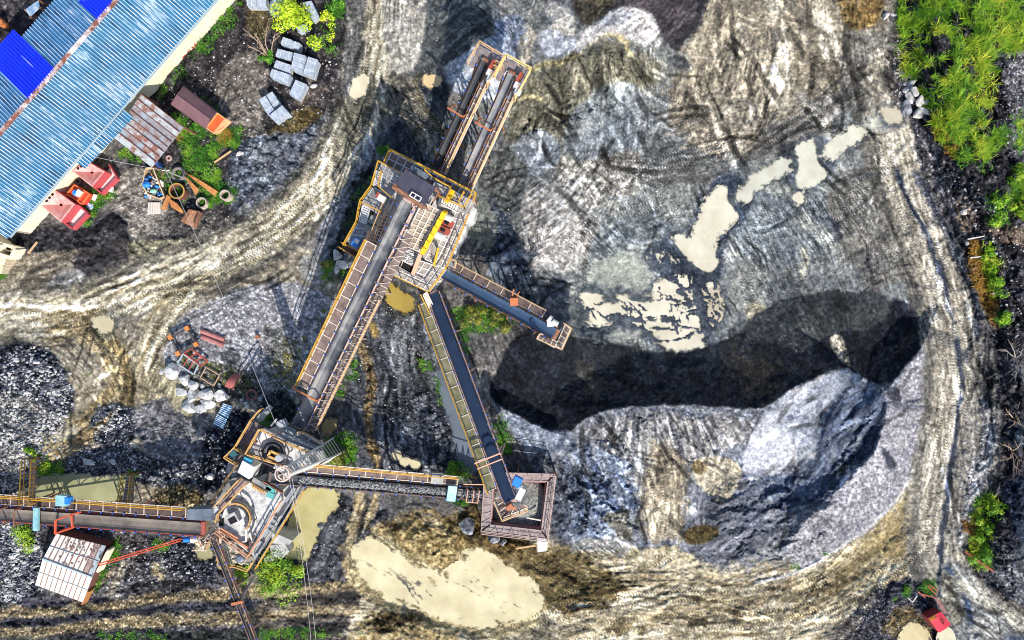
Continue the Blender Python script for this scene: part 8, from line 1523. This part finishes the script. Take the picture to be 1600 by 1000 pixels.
shrub('yellow green bush east of the leafy tree', 513, 36, 12, 1.0, LY, 450, 63)
shrub('small olive bush at the upper edge of the yard', 522, 14, 11, 1.0, LG, 420, 64)
shrub('sparse yellow weed bush left of the road', 520, 60, 9, .7, LY, 200, 65, lsz=(.04,.09))
shrub('large green shrub below the lower crusher', 430, 893, 30, 1.8, LF, 2600, 66, lobes=14); shrub('green shrub hugging the yellow pond', 464, 888, 15, 1.2, LF, 900, 67); shrub('low green shrub at the western foot of the lower crusher platform', 385, 888, 13, 1.1, LF, 700, 68)
shrub('bright green bush west of the hut', 52, 838, 20, 1.3, LF, 1400, 69, lobes=9); shrub('green bush at the corner of the western gangway', 72, 731, 13, 1.0, LF, 700, 70); shrub('small green bush on the stones above the western gangway', 50, 706, 8, .7, LF, 300, 71)
shrub('leafy shrub under the long eastern conveyor', 745, 492, 20, 1.3, LO, 1100, 72); shrub('yellowish shrub behind the short conveyor', 778, 500, 17, 1.2, LO, 900, 73); shrub('green shrub at the horizontal conveyor between two belts', 712, 735, 14, 1.0, LG, 700, 74)
shrub('upper shrub of the grass strip on the eastern bank', 1546, 790, 14, 1.2, LF, 700, 75, lsz=(.07,.17)); shrub('middle shrub of the grass strip on the eastern bank', 1537, 825, 15, 1.2, LF, 800, 76, lsz=(.07,.17)); shrub('lowest shrub of the grass strip on the eastern bank', 1530, 872, 17, .9, LG, 900, 77)
shrub('upper green shrub among the orange weeds', 1540, 395, 11, 1.0, LF, 500, 78); shrub('middle green shrub among the orange weeds', 1543, 420, 13, 1.1, LF, 650, 79); shrub('lower green shrub among the orange weeds', 1550, 445, 12, 1.0, LF, 500, 80); shrub('lone green shrub below the orange weeds', 1567, 497, 9, .8, LF, 400, 81)
shrub('green shrub at the eastern picture edge, upper one', 1592, 275, 16, 1.3, LF, 800, 82); shrub('green shrub at the eastern picture edge, lower one', 1590, 325, 17, 1.3, LF, 800, 83); shrub('pale green fern shrub on the black bank', 1558, 313, 12, 1.0, LF, 400, 84, lsz=(.05,.16)); shrub('flat fern shrub lower on the black bank', 1556, 345, 13, .7, LF, 400, 85, lsz=(.05,.16))
shrub('olive shrub against the lattice tower foot', 527, 714, 16, 1.1, LO, 900, 86); shrub('dark green shrub beside the upper crusher tail', 418, 650, 11, .9, LG, 350, 87)
shrub('dark bush pressed against the western side of the plant', 561, 355, 20, 1.4, leafmat('shaded_leaf', (.004,.012,.004), (.02,.045,.012), (.07,.11,.03)), 1300, 88, lobes=9); shrub('dark bush beside the northern corner of the plant', 580, 300, 16, 1.3, bpy.data.materials['shaded_leaf'], 900, 89); shrub('green bush at the ditch boulders', 512, 412, 9, .7, LO, 300, 90)  # first two bushes: shade beside the plant is put into the leaf colour
def bare(lab, u, v, tips, h, seed, m):
    rr = random.Random(seed); b = G(u, v); o = root('bare_tree', b, 0, lab, 'tree'); mb = MB(); trunk = None
    for tu, tv in tips:
        e = Wp(tu, tv, b.z+h*rr.uniform(.7,1))-b; md = e*.5+Vector((rr.gauss(0,.12), rr.gauss(0,.12), .2)); mb.tube([Vector((0,0,-.1)), md, e], .05, 6, radii=[.065,.04,.015])
        for _ in range(5): t = rr.uniform(.45,.95); p = (md.lerp(e, (t-.5)*2) if t > .5 else Vector((0,0,0)).lerp(md, t*2)); a = e.normalized(); w = p+Vector((a.x+rr.gauss(0,.7), a.y+rr.gauss(0,.7), .2))*rr.uniform(.35,.8); mb.tube([p, w], .02, 5, radii=[.02,.008])
    mb.build('branches', m, o); return o
BB = mat('bare_bark', (.30,.21,.14), .9, 0, (.46,.34,.24), 3, .6)
bare('leafless branching tree left of the paver stacks', 423, 92, [(380,44),(398,52),(416,46),(430,52),(405,72),(386,70)], 2.6, 91, BB)
bare('leafless twiggy shrub on the eastern bank, upper one', 1588, 560, [(1570,545),(1575,530),(1596,575),(1598,545),(1585,590)], 1.4, 92, mat('pale_twig', (.27,.24,.21), .9)); bare('leafless twiggy shrub on the eastern bank, middle one', 1586, 655, [(1572,640),(1590,638),(1598,662),(1578,668)], 1.2, 93, BB); bare('leafless twiggy shrub on the eastern bank, lower one', 1582, 705, [(1568,695),(1596,690),(1592,720),(1572,720),(1584,740)], 1.3, 94, BB)
